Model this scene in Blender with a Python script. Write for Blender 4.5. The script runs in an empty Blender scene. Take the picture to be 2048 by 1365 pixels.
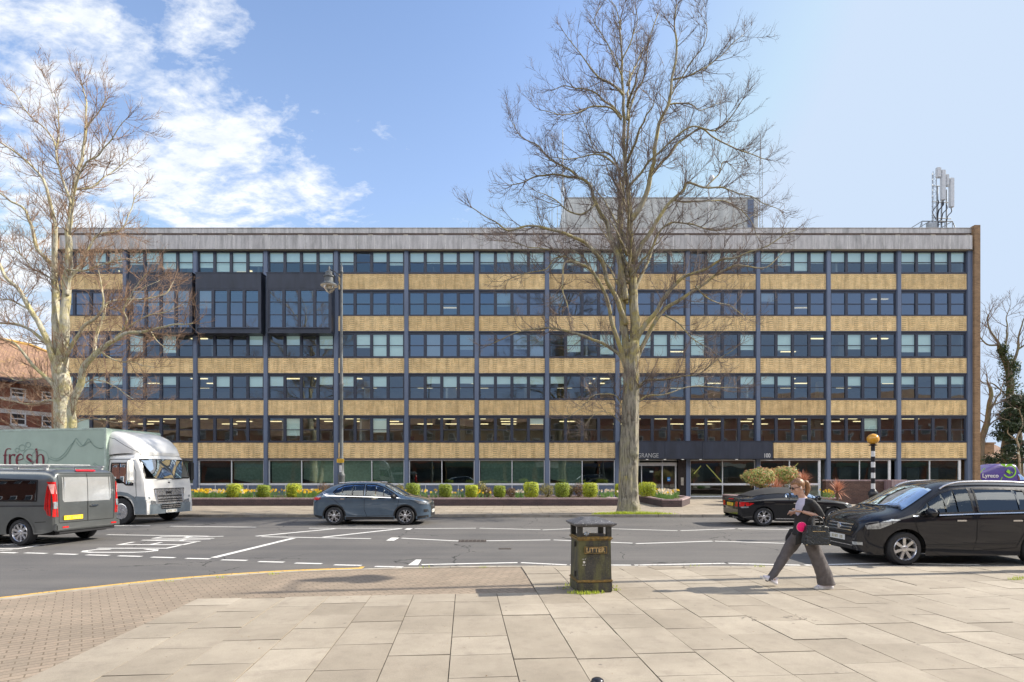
import bpy, bmesh, math, random
from mathutils import Vector, Matrix, noise, Euler
from mathutils.bvhtree import BVHTree
R = math.radians
S = bpy.context.scene
COL = S.collection
F, HZ, CH = 1100.0, 947.0, 1.84          # focal length (px of the 2048 photo), horizon row, camera height

def G(px, py, z=0.0):
    """pixel of the photograph -> point on the level surface z"""
    d = (CH - z) * F / (py - HZ)
    return Vector(((px - 1024) / F * d, d, z))
def P(px, py, d):
    return Vector(((px - 1024) / F * d, d, CH + (HZ - py) / F * d))

def tag(o, label=None, cat=None, group=None, kind=None):
    if label: o['label'] = label
    if cat: o['category'] = cat
    if group: o['group'] = group
    if kind: o['kind'] = kind
    return o
def thing(name, label, cat, loc=(0, 0, 0), rz=0, group=None):
    o = bpy.data.objects.new(name, None); COL.objects.link(o)
    o.location = loc; o.rotation_euler = (0, 0, rz); o.empty_display_size = .3
    return tag(o, label, cat, group)
def copy_tree(o, parent=None):
    c = o.copy(); COL.objects.link(c); c.parent = parent
    for ch in list(o.children): copy_tree(ch, c)
    return c
def rootloc(o):
    v = Vector((0, 0, 0))
    while o is not None:
        v += o.location; o = o.parent
    return v

class MB:
    def __init__(s): s.v = []; s.f = []; s.m = []
    def add(s, vs, fs, m=0):
        b = len(s.v); s.v.extend([tuple(p) for p in vs])
        for f in fs: s.f.append(tuple(i + b for i in f)); s.m.append(m)
    def box(s, x0, x1, y0, y1, z0, z1, m=0, M=None):
        vs = [Vector(p) for p in ((x0,y0,z0),(x1,y0,z0),(x1,y1,z0),(x0,y1,z0),(x0,y0,z1),(x1,y0,z1),(x1,y1,z1),(x0,y1,z1))]
        if M: vs = [M @ p for p in vs]
        s.add(vs, [(0,3,2,1),(4,5,6,7),(0,1,5,4),(1,2,6,5),(2,3,7,6),(3,0,4,7)], m)
    def bbox(s, x0, x1, y0, y1, z0, z1, b=.01, m=0, M=None):
        """box with chamfered edges"""
        bm = bmesh.new(); bmesh.ops.create_cube(bm, size=1)
        for v in bm.verts: v.co = Vector(((x0+x1)/2+v.co.x*(x1-x0), (y0+y1)/2+v.co.y*(y1-y0), (z0+z1)/2+v.co.z*(z1-z0)))
        bmesh.ops.bevel(bm, geom=bm.edges[:], offset=b, segments=2, affect='EDGES')
        if M: bm.transform(M)
        s.frombm(bm, m)
    def frombm(s, bm, m=0):
        bm.verts.index_update()
        s.add([v.co.copy() for v in bm.verts], [[v.index for v in f.verts] for f in bm.faces], m); bm.free()
    def quad(s, a, b, c, d, m=0): s.add([a,b,c,d], [(0,1,2,3)], m)
    def poly(s, pts, m=0): s.add(pts, [tuple(range(len(pts)))], m)
    def tube(s, pts, rad, n=6, m=0, cap=True, sx=1.0):
        pts = [Vector(p) for p in pts]
        k = len(pts)
        if not hasattr(rad, '__len__'): rad = [rad]*k
        b = len(s.v); t0 = (pts[1]-pts[0]).normalized()
        u = t0.cross(Vector((0,0,1)))
        if u.length < .05: u = Vector((1,0,0))
        u.normalize()
        for i in range(k):
            t = (pts[min(i+1,k-1)] - pts[max(i-1,0)])
            if t.length < 1e-9: t = t0
            t.normalize()
            u = (u - t*u.dot(t))
            if u.length < 1e-6: u = t.orthogonal()
            u.normalize(); w = t.cross(u); r = rad[i]; p = pts[i]
            for j in range(n):
                a = 2*math.pi*j/n; q = p + u*(math.cos(a)*r) + w*(math.sin(a)*r*sx)
                s.v.append((q.x,q.y,q.z))
        for i in range(k-1):
            for j in range(n):
                a = b+i*n+j; c = b+i*n+(j+1)%n
                s.f.append((a,c,c+n,a+n)); s.m.append(m)
        if cap:
            s.f.append(tuple(b+j for j in reversed(range(n)))); s.m.append(m)
            s.f.append(tuple(b+(k-1)*n+j for j in range(n))); s.m.append(m)
    def lathe(s, prof, n=24, M=None, m=0, cap=True):
        """profile of (r, z) turned about local Z"""
        M = M or Matrix(); vs = []; fs = []
        for r, z in prof:
            for j in range(n):
                a = 2*math.pi*j/n; vs.append(M @ Vector((r*math.cos(a), r*math.sin(a), z)))
        for i in range(len(prof)-1):
            for j in range(n):
                a = i*n+j; c = i*n+(j+1)%n; fs.append((a,c,c+n,a+n))
        if cap: fs.append(tuple(reversed(range(n)))); fs.append(tuple((len(prof)-1)*n+j for j in range(n)))
        s.add(vs, fs, m)
    def prism(s, poly, f0, f1, m=0):
        """poly: list of 2D; f0,f1: functions 2D->3D for the two ends"""
        n = len(poly); a = [f0(p) for p in poly]; b = [f1(p) for p in poly]
        s.add(a+b, [tuple(reversed(range(n))), tuple(range(n,2*n))] + [(i,(i+1)%n,(i+1)%n+n,i+n) for i in range(n)], m)
    def ell(s, c, r, nu=12, nv=8, m=0, M=None):
        vs = []; fs = []
        M = M or Matrix()
        for i in range(nv+1):
            p = math.pi*i/nv
            for j in range(nu):
                a = 2*math.pi*j/nu
                vs.append(M @ (Vector(c)+Vector((r[0]*math.sin(p)*math.cos(a), r[1]*math.sin(p)*math.sin(a), r[2]*math.cos(p)))))
        for i in range(nv):
            for j in range(nu):
                a = i*nu+j; b = i*nu+(j+1)%nu; fs.append((a,a+nu,b+nu,b))
        s.add(vs, fs, m)
    def build(s, name, mats, parent=None, smooth=None, world=False, kind=None, label=None, normals=False):
        me = bpy.data.meshes.new(name)
        o = bpy.data.objects.new(name, me)
        off = rootloc(parent) if (world and parent) else Vector((0,0,0))
        vs = s.v if off.length == 0 else [(a-off.x, b-off.y, c-off.z) for a,b,c in s.v]
        me.from_pydata(vs, [], s.f)
        if not isinstance(mats, (list, tuple)): mats = [mats]
        for m in mats: me.materials.append(m)
        if len(mats) > 1: me.polygons.foreach_set('material_index', s.m)
        if normals:
            bm = bmesh.new(); bm.from_mesh(me); bmesh.ops.recalc_face_normals(bm, faces=bm.faces[:]); bm.to_mesh(me); bm.free()
        if smooth is not None:
            me.polygons.foreach_set('use_smooth', [True]*len(me.polygons))
            if smooth < 179: me.set_sharp_from_angle(angle=R(smooth))
        me.update(); COL.objects.link(o)
        if parent: o.parent = parent
        if kind: o['kind'] = kind
        if label: o['label'] = label
        return o

# ---------------------------------------------------------------- materials
def newmat(name):
    m = bpy.data.materials.new(name); m.use_nodes = True
    nt = m.node_tree; b = nt.nodes['Principled BSDF']
    return m, nt, b
def N(nt, t, **k):
    n = nt.nodes.new(t)
    for a, v in k.items():
        if a in ('op',): n.operation = v
        else: setattr(n, a, v)
    return n
def L(nt, a, b): nt.links.new(a, b)
def math_(nt, op, a, b=None, c=None, clamp=False):
    n = nt.nodes.new('ShaderNodeMath'); n.operation = op; n.use_clamp = clamp
    for i, x in enumerate((a, b, c)):
        if x is None: continue
        if isinstance(x, (int, float)): n.inputs[i].default_value = x
        else: nt.links.new(x, n.inputs[i])
    return n.outputs[0]
def mixc(nt, fac, a, b, mode='MIX'):
    n = nt.nodes.new('ShaderNodeMix'); n.data_type = 'RGBA'; n.blend_type = mode
    for i, x in ((0, fac), (6, a), (7, b)):
        if isinstance(x, (int, float)): n.inputs[i].default_value = x
        elif isinstance(x, (tuple, list)): n.inputs[i].default_value = (*x[:3], 1)
        else: nt.links.new(x, n.inputs[i])
    return n.outputs[2]
def noise_(nt, vec, scale, detail=4, rough=.55, dist=0):
    n = nt.nodes.new('ShaderNodeTexNoise'); n.inputs['Scale'].default_value = scale; n.inputs['Detail'].default_value = detail
    n.inputs['Roughness'].default_value = rough; n.inputs['Distortion'].default_value = dist
    if vec is not None: nt.links.new(vec, n.inputs['Vector'])
    return n
def ramp(nt, fac, stops):
    n = nt.nodes.new('ShaderNodeValToRGB'); nt.links.new(fac, n.inputs[0]); e = n.color_ramp.elements
    while len(e) < len(stops): e.new(.5)
    for i, (p, c) in enumerate(stops):
        e[i].position = p; e[i].color = (*c[:3], 1) if hasattr(c, '__len__') else (c, c, c, 1)
    return n.outputs[0]
def coords(nt, scale=(1,1,1), kind='Object', rot=(0,0,0)):
    t = nt.nodes.new('ShaderNodeTexCoord'); m = nt.nodes.new('ShaderNodeMapping')
    m.inputs['Scale'].default_value = scale; m.inputs['Rotation'].default_value = rot
    nt.links.new(t.outputs[kind], m.inputs[0]); return m.outputs[0]
def bump(nt, b, h, strength=.3, dist=.01):
    n = nt.nodes.new('ShaderNodeBump'); n.inputs['Strength'].default_value = strength; n.inputs['Distance'].default_value = dist
    nt.links.new(h, n.inputs['Height']); nt.links.new(n.outputs[0], b.inputs['Normal'])
MATS = {}
def M(name, col, rough=.6, metal=0., var=.25, scale=6., bumps=0., bscale=60., coat=0., spec=.5, col2=None, sc3=(1,1,1)):
    """plain procedural material: colour broken up by two noises, optional bump"""
    if name in MATS: return MATS[name]
    m, nt, b = newmat(name)
    v = coords(nt, sc3)
    n1 = noise_(nt, v, scale, 5); 
    c2 = col2 or tuple(c*(1-var) for c in col); c1 = tuple(min(1, c*(1+var*.5)) for c in col) if not col2 else col
    c = ramp(nt, n1.outputs[0], [(.32, c2), (.68, c1)])
    L(nt, c, b.inputs['Base Color'])
    b.inputs['Roughness'].default_value = rough; b.inputs['Metallic'].default_value = metal
    b.inputs['Coat Weight'].default_value = coat; b.inputs['Coat Roughness'].default_value = .04
    b.inputs['Specular IOR Level'].default_value = spec
    if rough > .1:
        n2 = noise_(nt, v, scale*2.3, 3)
        L(nt, math_(nt, 'MULTIPLY_ADD', n2.outputs[0], .16, rough-.08, True), b.inputs['Roughness'])
    if bumps: 
        n3 = noise_(nt, v, bscale, 4); bump(nt, b, n3.outputs[0], bumps, .01)
    MATS[name] = m; return m
def emis(name, col, st):
    if name in MATS: return MATS[name]
    m, nt, b = newmat(name); b.inputs['Base Color'].default_value = (*col, 1)
    b.inputs['Emission Color'].default_value = (*col, 1); b.inputs['Emission Strength'].default_value = st
    MATS[name] = m; return m
def glassmat(name, tint=(.6,.7,.68), refl=.12, f=.6, wob=0., rough=.01, rcol=(1,1,1)):
    m, nt, b = newmat(name); nt.nodes.remove(b); out = nt.nodes['Material Output']
    t = N(nt, 'ShaderNodeBsdfTransparent'); t.inputs[0].default_value = (*tint, 1)
    g = N(nt, 'ShaderNodeBsdfGlossy'); g.inputs['Roughness'].default_value = rough; g.inputs[0].default_value = (*rcol, 1)
    fr = N(nt, 'ShaderNodeFresnel'); fr.inputs[0].default_value = 1.5
    fac = math_(nt, 'MULTIPLY_ADD', fr.outputs[0], f, refl, True)
    if wob:
        v = coords(nt, (1, 1, 1)); n = noise_(nt, v, .9, 1); bp = N(nt, 'ShaderNodeBump'); bp.inputs['Strength'].default_value = wob
        bp.inputs['Distance'].default_value = .02; L(nt, n.outputs[0], bp.inputs['Height']); L(nt, bp.outputs[0], g.inputs['Normal'])
    mx = N(nt, 'ShaderNodeMixShader'); L(nt, fac, mx.inputs[0]); L(nt, t.outputs[0], mx.inputs[1]); L(nt, g.outputs[0], mx.inputs[2])
    L(nt, mx.outputs[0], out.inputs[0]); return m
def brickmat(name, c1, c2, mortar, bw=.225, bh=.075, ms=.006, axes='xz', rough=.85, stripes=0.):
    m, nt, b = newmat(name)
    t = N(nt, 'ShaderNodeTexCoord'); sp = N(nt, 'ShaderNodeSeparateXYZ'); L(nt, t.outputs['Object'], sp.inputs[0])
    cb = N(nt, 'ShaderNodeCombineXYZ')
    idx = {'x':0,'y':1,'z':2}
    if axes == 'any':   # x+y so that both wall directions get bricks
        L(nt, math_(nt, 'ADD', sp.outputs[0], sp.outputs[1]), cb.inputs[0]); L(nt, sp.outputs[2], cb.inputs[1])
    else:
        L(nt, sp.outputs[idx[axes[0]]], cb.inputs[0]); L(nt, sp.outputs[idx[axes[1]]], cb.inputs[1])
    br = N(nt, 'ShaderNodeTexBrick'); L(nt, cb.outputs[0], br.inputs['Vector'])
    br.inputs['Scale'].default_value = 1; br.inputs['Brick Width'].default_value = bw; br.inputs['Row Height'].default_value = bh
    br.inputs['Mortar Size'].default_value = ms; br.inputs['Mortar Smooth'].default_value = .3; br.inputs['Bias'].default_value = -.1
    br.inputs['Color1'].default_value = (*c1,1); br.inputs['Color2'].default_value = (*c2,1); br.inputs['Mortar'].default_value = (*mortar,1)
    n = noise_(nt, cb.outputs[0], 1.3, 5, .6); n2 = noise_(nt, cb.outputs[0], 14, 3)
    c = mixc(nt, 1., br.outputs[0], ramp(nt, n.outputs[0], [(.3,(.78,.76,.74)),(.7,(1.1,1.08,1.04))]), 'MULTIPLY')
    c = mixc(nt, 1., c, ramp(nt, n2.outputs[0], [(.3,(.8,.8,.8)),(.7,(1.12,1.1,1.08))]), 'MULTIPLY')
    if stripes:
        oi = N(nt, 'ShaderNodeObjectInfo'); c = mixc(nt, 1., c, ramp(nt, oi.outputs['Random'], [(0,(.88,.86,.84)),(.5,(1.,1.,1.)),(1,(1.06,1.06,1.10))]), 'MULTIPLY')
        sm = N(nt, 'ShaderNodeMapping'); sm.inputs['Scale'].default_value = (1,.12,1); L(nt, cb.outputs[0], sm.inputs[0]); ns = noise_(nt, sm.outputs[0], 4.5, 4, .6)
        c = mixc(nt, 1., c, ramp(nt, ns.outputs[0], [(.34,(.74,.72,.70)),(.5,(1,1,1))]), 'MULTIPLY')
        # groups of projecting header bricks with their shade painted as a dark line beneath, repeated along the panel
        sx = N(nt, 'ShaderNodeSeparateXYZ'); L(nt, cb.outputs[0], sx.inputs[0]); nb = noise_(nt, cb.outputs[0], 1.1, 2)
        mx_ = math_(nt, 'LESS_THAN', math_(nt, 'FRACT', math_(nt, 'DIVIDE', sx.outputs[0], .69)), .46); mz_ = math_(nt, 'LESS_THAN', math_(nt, 'FRACT', math_(nt, 'DIVIDE', sx.outputs[1], .15)), .30)
        c = mixc(nt, math_(nt, 'MULTIPLY', math_(nt, 'MULTIPLY', mx_, mz_), math_(nt, 'MULTIPLY', ramp(nt, nb.outputs[0], [(.35,.35),(.65,1.)]), stripes)), c, (.16,.10,.04))
    L(nt, c, b.inputs['Base Color']); b.inputs['Roughness'].default_value = rough
    bump(nt, b, br.outputs['Fac'], -.5, .01)
    MATS[name] = m; return m

def textmesh(txt, size=1., extrude=0., font_off=0., align='LEFT', sp=1.):
    c = bpy.data.curves.new('t', 'FONT'); c.body = txt; c.size = size; c.extrude = extrude; c.offset = font_off; c.align_x = align; c.space_character = sp
    o = bpy.data.objects.new('t', c); COL.objects.link(o)
    bpy.context.view_layer.update()
    dg = bpy.context.evaluated_depsgraph_get(); me = bpy.data.meshes.new_from_object(o.evaluated_get(dg))
    vs = [v.co.copy() for v in me.vertices]; fs = [tuple(p.vertices) for p in me.polygons]
    bpy.data.objects.remove(o); bpy.data.meshes.remove(me); bpy.data.curves.remove(c)
    return vs, fs
def addtext(mb, txt, size, Mx, m=0, **k):
    vs, fs = textmesh(txt, size, **k); mb.add([Mx @ v for v in vs], fs, m)
def frame(o, ux, uy, uz):
    """matrix with columns ux uy uz and origin o"""
    Mx = Matrix.Identity(4)
    for i, c in enumerate((ux, uy, uz)):
        for r in range(3): Mx[r][i] = c[r]
    for r in range(3): Mx[r][3] = o[r]
    return Mx
def interp(pts):
    """monotone cubic through (x, y) points"""
    xs = [p[0] for p in pts]; ys = [p[1] for p in pts]; n = len(pts)
    dl = [(ys[i+1]-ys[i])/(xs[i+1]-xs[i]) for i in range(n-1)]
    m = [dl[0]] + [0 if dl[i-1]*dl[i] <= 0 else 2*dl[i-1]*dl[i]/(dl[i-1]+dl[i]) for i in range(1, n-1)] + [dl[-1]]
    def f(x):
        if x <= xs[0]: return ys[0]
        if x >= xs[-1]: return ys[-1]
        i = 0
        while x > xs[i+1]: i += 1
        h = xs[i+1]-xs[i]; t = (x-xs[i])/h
        return ((2*t**3-3*t*t+1)*ys[i] + (t**3-2*t*t+t)*h*m[i] + (-2*t**3+3*t*t)*ys[i+1] + (t**3-t*t)*h*m[i+1])
    return f
def catmull(pts, k=4):
    pts = [Vector(p) for p in pts]; out = []
    for i in range(len(pts)-1):
        p0 = pts[max(i-1,0)]; p1 = pts[i]; p2 = pts[i+1]; p3 = pts[min(i+2,len(pts)-1)]
        for j in range(k):
            t = j/k
            out.append(.5*((2*p1)+(p2-p0)*t+(2*p0-5*p1+4*p2-p3)*t*t+(3*p1-p0-3*p2+p3)*t**3))
    out.append(pts[-1]); return out
# ---------------------------------------------------------------- camera, light, sky
cam = bpy.data.cameras.new('camera'); co = bpy.data.objects.new('camera', cam); COL.objects.link(co); S.camera = co
co.location = (0, 0, CH); co.rotation_euler = (R(90), 0, 0)
cam.sensor_fit = 'HORIZONTAL'; cam.sensor_width = 36; cam.lens = 36*F/2048; cam.shift_y = (HZ-682.5)/2048; cam.clip_end = 5000; cam.clip_start = .05
SUN_EL = R(36); SUN_B = R(7.5)     # sun stands to the right, a little behind the facade line
sd = Vector((math.cos(SUN_EL)*math.cos(SUN_B), math.cos(SUN_EL)*math.sin(SUN_B), math.sin(SUN_EL)))
sl = bpy.data.lights.new('sun', 'SUN'); sl.energy = 7.6; sl.angle = R(.5); sl.color = (1, .92, .80)
so = bpy.data.objects.new('sun', sl); COL.objects.link(so); so.rotation_euler = (-sd).to_track_quat('-Z', 'Y').to_euler(); so.location = (30, 5, 40)
W = bpy.data.worlds.new('World'); S.world = W; W.use_nodes = True; nt = W.node_tree
bg = nt.nodes['Background']; bg.inputs[1].default_value = .15
sky = N(nt, 'ShaderNodeTexSky'); sky.sky_type = 'NISHITA'; sky.sun_disc = False; sky.sun_elevation = SUN_EL
sky.sun_rotation = math.pi/2 - SUN_B; sky.air_density = 1.0; sky.dust_density = 1.2; sky.ozone_density = 1.0; sky.altitude = 50
tc = N(nt, 'ShaderNodeTexCoord'); sp = N(nt, 'ShaderNodeSeparateXYZ'); L(nt, tc.outputs['Generated'], sp.inputs[0])
az = math_(nt, 'MULTIPLY', math_(nt, 'ARCTAN2', sp.outputs[0], sp.outputs[1]), 57.3)
el = math_(nt, 'MULTIPLY', math_(nt, 'ARCSINE', sp.outputs[2]), 57.3)
zc = math_(nt, 'MAXIMUM', sp.outputs[2], .03); zc = math_(nt, 'ADD', zc, .22)
cb = N(nt, 'ShaderNodeCombineXYZ'); L(nt, math_(nt, 'DIVIDE', sp.outputs[0], zc), cb.inputs[0]); L(nt, math_(nt, 'DIVIDE', sp.outputs[1], zc), cb.inputs[1])
mp = N(nt, 'ShaderNodeMapping'); mp.inputs['Rotation'].default_value = (0, 0, R(35)); mp.inputs['Scale'].default_value = (1.0, 1.5, 1); mp.inputs['Location'].default_value = (3.1, 1.7, 0); L(nt, cb.outputs[0], mp.inputs[0])
nA = noise_(nt, mp.outputs[0], 4.6, 10, .62, .3); nB = noise_(nt, mp.outputs[0], 17., 7, .65, .2)
fb = math_(nt, 'ADD', math_(nt, 'MULTIPLY', nA.outputs[0], .78), math_(nt, 'MULTIPLY', nB.outputs[0], .22))
# bank of cloud to the left of a slanting edge; bright cloud belt added behind the viewer to light the facade
azb = math_(nt, 'MULTIPLY_ADD', math_(nt, 'MAXIMUM', math_(nt, 'SUBTRACT', el, 25.), 0.), -1.6, -6.)
side = math_(nt, 'DIVIDE', math_(nt, 'SUBTRACT', azb, az), 17.)
side = math_(nt, 'MINIMUM', math_(nt, 'MAXIMUM', side, -1.), 1.)
isb = math_(nt, 'LESS_THAN', sp.outputs[1], -.02)
hi = math_(nt, 'MULTIPLY', math_(nt, 'DIVIDE', math_(nt, 'SUBTRACT', el, 22.), 4., clamp=True), math_(nt, 'DIVIDE', math_(nt, 'SUBTRACT', 41., el), 5., clamp=True))
backv = math_(nt, 'MULTIPLY_ADD', hi, 2.6, -.8)
side = math_(nt, 'ADD', math_(nt, 'MULTIPLY', side, math_(nt, 'SUBTRACT', 1., isb)), math_(nt, 'MULTIPLY', backv, isb))
thr = math_(nt, 'MULTIPLY_ADD', side, -.145, .568)
cl = math_(nt, 'DIVIDE', math_(nt, 'SUBTRACT', fb, thr), .13, clamp=True)
cl = math_(nt, 'SMOOTH_MIN', cl, 1., .2)
low = math_(nt, 'DIVIDE', math_(nt, 'ADD', el, 1.), 8., clamp=True)
shade = ramp(nt, nB.outputs[0], [(.3, (5.6,6.1,6.9)), (.6, (7.3,7.5,7.8))])
skyc = mixc(nt, 1., sky.outputs[0], (1.8, 1.84, 1.95), 'MULTIPLY')
haze = math_(nt, 'MULTIPLY', math_(nt, 'SUBTRACT', 1., math_(nt, 'DIVIDE', math_(nt, 'MAXIMUM', el, 0.), 42., clamp=True)), .26)
skyc = mixc(nt, haze, skyc, (5.6, 6.3, 7.3))
zen = math_(nt, 'DIVIDE', math_(nt, 'SUBTRACT', el, 44.), 14., clamp=True)
skyc = mixc(nt, math_(nt, 'MULTIPLY', zen, .8), skyc, (0.8, 1.5, 3.2))
rt = math_(nt, 'DIVIDE', math_(nt, 'SUBTRACT', az, 8.), 50., clamp=True)
skyc = mixc(nt, math_(nt, 'MULTIPLY', rt, .5), skyc, (5.3, 5.85, 6.7))
skyc = mixc(nt, 1., skyc, (4.3, 5.2, 6.5), 'DARKEN')
skyc = mixc(nt, math_(nt, 'MULTIPLY', isb, .6), skyc, mixc(nt, 1., skyc, (.42, .56, .8), 'MULTIPLY'))
shade = mixc(nt, math_(nt, 'MULTIPLY', isb, 1.), shade, mixc(nt, 1., shade, (3.9, 3.6, 3.15), 'MULTIPLY'))  # unseen rear cloud boosted to brighten the shaded facade
c = mixc(nt, math_(nt, 'MULTIPLY', cl, .93), skyc, shade)
L(nt, c, bg.inputs[0])
S.view_settings.view_transform = 'Standard'; S.view_settings.look = 'None'; S.view_settings.exposure = 0
S.cycles.use_denoising = True
S.cycles.max_bounces = 8; S.cycles.transparent_max_bounces = 16; S.cycles.sample_clamp_indirect = 4.
# ---------------------------------------------------------------- ground, road, pavements
def asphalt(name, base=.085, red=0.):
    m, nt, b = newmat(name); v = coords(nt)
    n1 = noise_(nt, v, .35, 5, .6); n2 = noise_(nt, v, 90, 3, .7); n3 = noise_(nt, coords(nt, (.12, 1.6, 1)), .9, 4, .6)
    c = ramp(nt, n2.outputs[0], [(.3, (base*.62,)*3), (.5, (base, base*.975, base*.95)), (.72, (base*1.9, base*1.85, base*1.8))])
    c = mixc(nt, 1., c, ramp(nt, n1.outputs[0], [(.3, (.82,.82,.83)), (.7, (1.12,1.1,1.08))]), 'MULTIPLY')
    c = mixc(nt, 1., c, ramp(nt, n3.outputs[0], [(.35, (.86,.86,.87)), (.65, (1.12,1.1,1.07))]), 'MULTIPLY')
    # repaired patches
    vo = N(nt, 'ShaderNodeTexVoronoi'); vo.feature = 'F1'; L(nt, coords(nt, (.12,.3,1)), vo.inputs['Vector']); vo.inputs['Scale'].default_value = .7
    c = mixc(nt, math_(nt, 'MULTIPLY', math_(nt, 'GREATER_THAN', vo.outputs['Color'], .72), .16), c, (base*.5,)*3)
    # cracks
    ve = N(nt, 'ShaderNodeTexVoronoi'); ve.feature = 'DISTANCE_TO_EDGE'; ve.inputs['Scale'].default_value = .42
    nd = noise_(nt, v, 3., 4); vv = mixc(nt, .25, v, nd.outputs[1]); L(nt, vv, ve.inputs['Vector'])
    crk = math_(nt, 'LESS_THAN', ve.outputs['Distance'], .0035)
    c = mixc(nt, math_(nt, 'MULTIPLY', crk, math_(nt, 'GREATER_THAN', n1.outputs[0], .5)), c, (.02,.02,.02))
    L(nt, c, b.inputs['Base Color']); b.inputs['Roughness'].default_value = .82; bump(nt, b, n2.outputs[0], .5, .012)
    return m
m_road = asphalt('asphalt', .118)
def sheet(name, pts, z, m, label=None, cat=None, kind='structure'):
    mb = MB(); mb.poly([(p[0], p[1], z) for p in pts]); o = mb.build(name, m, kind=kind)
    if label: tag(o, label, cat)
    return o
m_gr, nt, b = newmat('far_ground'); v = coords(nt); n = noise_(nt, v, .4, 6)
L(nt, ramp(nt, n.outputs[0], [(.35,(.05,.055,.03)),(.65,(.12,.11,.08))]), b.inputs['Base Color']); b.inputs['Roughness'].default_value = .9
sheet('ground', [(-2500,-2500),(2500,-2500),(2500,2500),(-2500,2500)], -.03, m_gr)
sheet('road', [(-260,-16),(260,-16),(260,23.4),(-260,23.4)], 0., m_road)

# far pavement: paving slabs drawn by the brick node
m_fp, nt, b = newmat('far_paving'); v = coords(nt)
br = N(nt, 'ShaderNodeTexBrick'); L(nt, v, br.inputs['Vector']); br.inputs['Scale'].default_value = 1; br.inputs['Brick Width'].default_value = .9; br.inputs['Row Height'].default_value = .6
br.inputs['Mortar Size'].default_value = .014; br.inputs['Color1'].default_value = (.37,.32,.255,1); br.inputs['Color2'].default_value = (.315,.275,.22,1); br.inputs['Mortar'].default_value = (.16,.13,.09,1)
n = noise_(nt, v, .9, 6, .6); n2 = noise_(nt, v, 40, 3)
c = mixc(nt, 1., br.outputs[0], ramp(nt, n.outputs[0], [(.3,(.75,.74,.72)),(.7,(1.12,1.1,1.08))]), 'MULTIPLY'); c = mixc(nt, .5, c, mixc(nt, 1., c, n2.outputs[0], 'OVERLAY'))
L(nt, c, b.inputs['Base Color']); b.inputs['Roughness'].default_value = .85
KY = 23.0
def fk(x): return KY + .012*x*-1 if False else KY
mb = MB(); mb.box(-260, 260, KY+.18, 62, -.02, .10); mb.build('far_pavement', m_fp, kind='structure')
m_kerb = M('kerb_concrete', (.30,.275,.24), .85, var=.35, scale=2.2, bumps=.3, col2=(.2,.18,.15))
mb = MB(); x = -120.
rnd = random.Random(4)
while x < 120:
    mb.bbox(x+.004, x+.906, KY, KY+.178, -.02, .112+rnd.uniform(-.004,.004), .018); x += .914
mb.build('far_kerb', m_kerb, kind='structure', smooth=30)
mb = MB(); mb.box(-120,120, KY-.14, KY-.004, -.02, .006); mb.build('gutter', M('gutter', (.09,.085,.08), .8, var=.5, scale=4), kind='structure')

# near pavement outline (the kerb bends round a side road at the left)
kp = [(-60,-9.),(-30,-2.0),(-14.5,2.4),(-10.7,5.3),(-8.6,7.05)] + [tuple(G(px,py,.02)[:2]) for px,py in ((0,1197),(100,1185),(200,1174),(300,1163),(400,1154),(500,1147),(600,1141.5),(735,1137),(860,1134),(1024,1132),(1300,1132),(1700,1132),(2048,1132))] + [(30,10.9),(60,11.0),(120,11.)]
kc = catmull([(a,b_,0) for a,b_ in kp], 8)
def kerb_y(x):
    for a, b_ in zip(kc, kc[1:]):
        if a.x <= x <= b_.x: return a.y + (b_.y-a.y)*(x-a.x)/max(1e-6, b_.x-a.x)
    return kc[-1].y
# block paving
m_blk, nt, b = newmat('block_paving'); v = coords(nt, rot=(0,0,R(-38)))
br = N(nt, 'ShaderNodeTexBrick'); nd = noise_(nt, v, 3.1, 3); vv = mixc(nt, .012, v, nd.outputs[1]); L(nt, vv, br.inputs['Vector'])
br.inputs['Scale'].default_value = 1; br.inputs['Brick Width'].default_value = .2; br.inputs['Row Height'].default_value = .1; br.inputs['Mortar Size'].default_value = .007
br.inputs['Color1'].default_value = (.33,.27,.21,1); br.inputs['Color2'].default_value = (.275,.23,.18,1); br.inputs['Mortar'].default_value = (.17,.135,.095,1)
n = noise_(nt, v, .7, 6, .62); n2 = noise_(nt, v, 55, 4, .7); n3 = noise_(nt, v, 2.6, 5, .6)
c = mixc(nt, 1., br.outputs[0], ramp(nt, n.outputs[0], [(.3,(.84,.82,.8)),(.7,(1.12,1.1,1.08))]), 'MULTIPLY')
c = mixc(nt, 1., c, ramp(nt, n2.outputs[0], [(.3,(.78,.78,.78)),(.7,(1.15,1.13,1.1))]), 'MULTIPLY')
c = mixc(nt, ramp(nt, n3.outputs[0], [(.5,0.),(.75,.35)]), c, (.19,.16,.12))
L(nt, c, b.inputs['Base Color']); b.inputs['Roughness'].default_value = .85; bump(nt, b, br.outputs['Fac'], -.4, .006)
mb = MB(); n_ = len(kc)
for i in range(n_-1):
    a, c_ = kc[i], kc[i+1]; mb.quad((a.x,-15,.010),(c_.x,-15,.010),(c_.x,c_.y-.12,.010),(a.x,a.y-.12,.010))
mb.build('near_pavement', m_blk, kind='structure')
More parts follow.
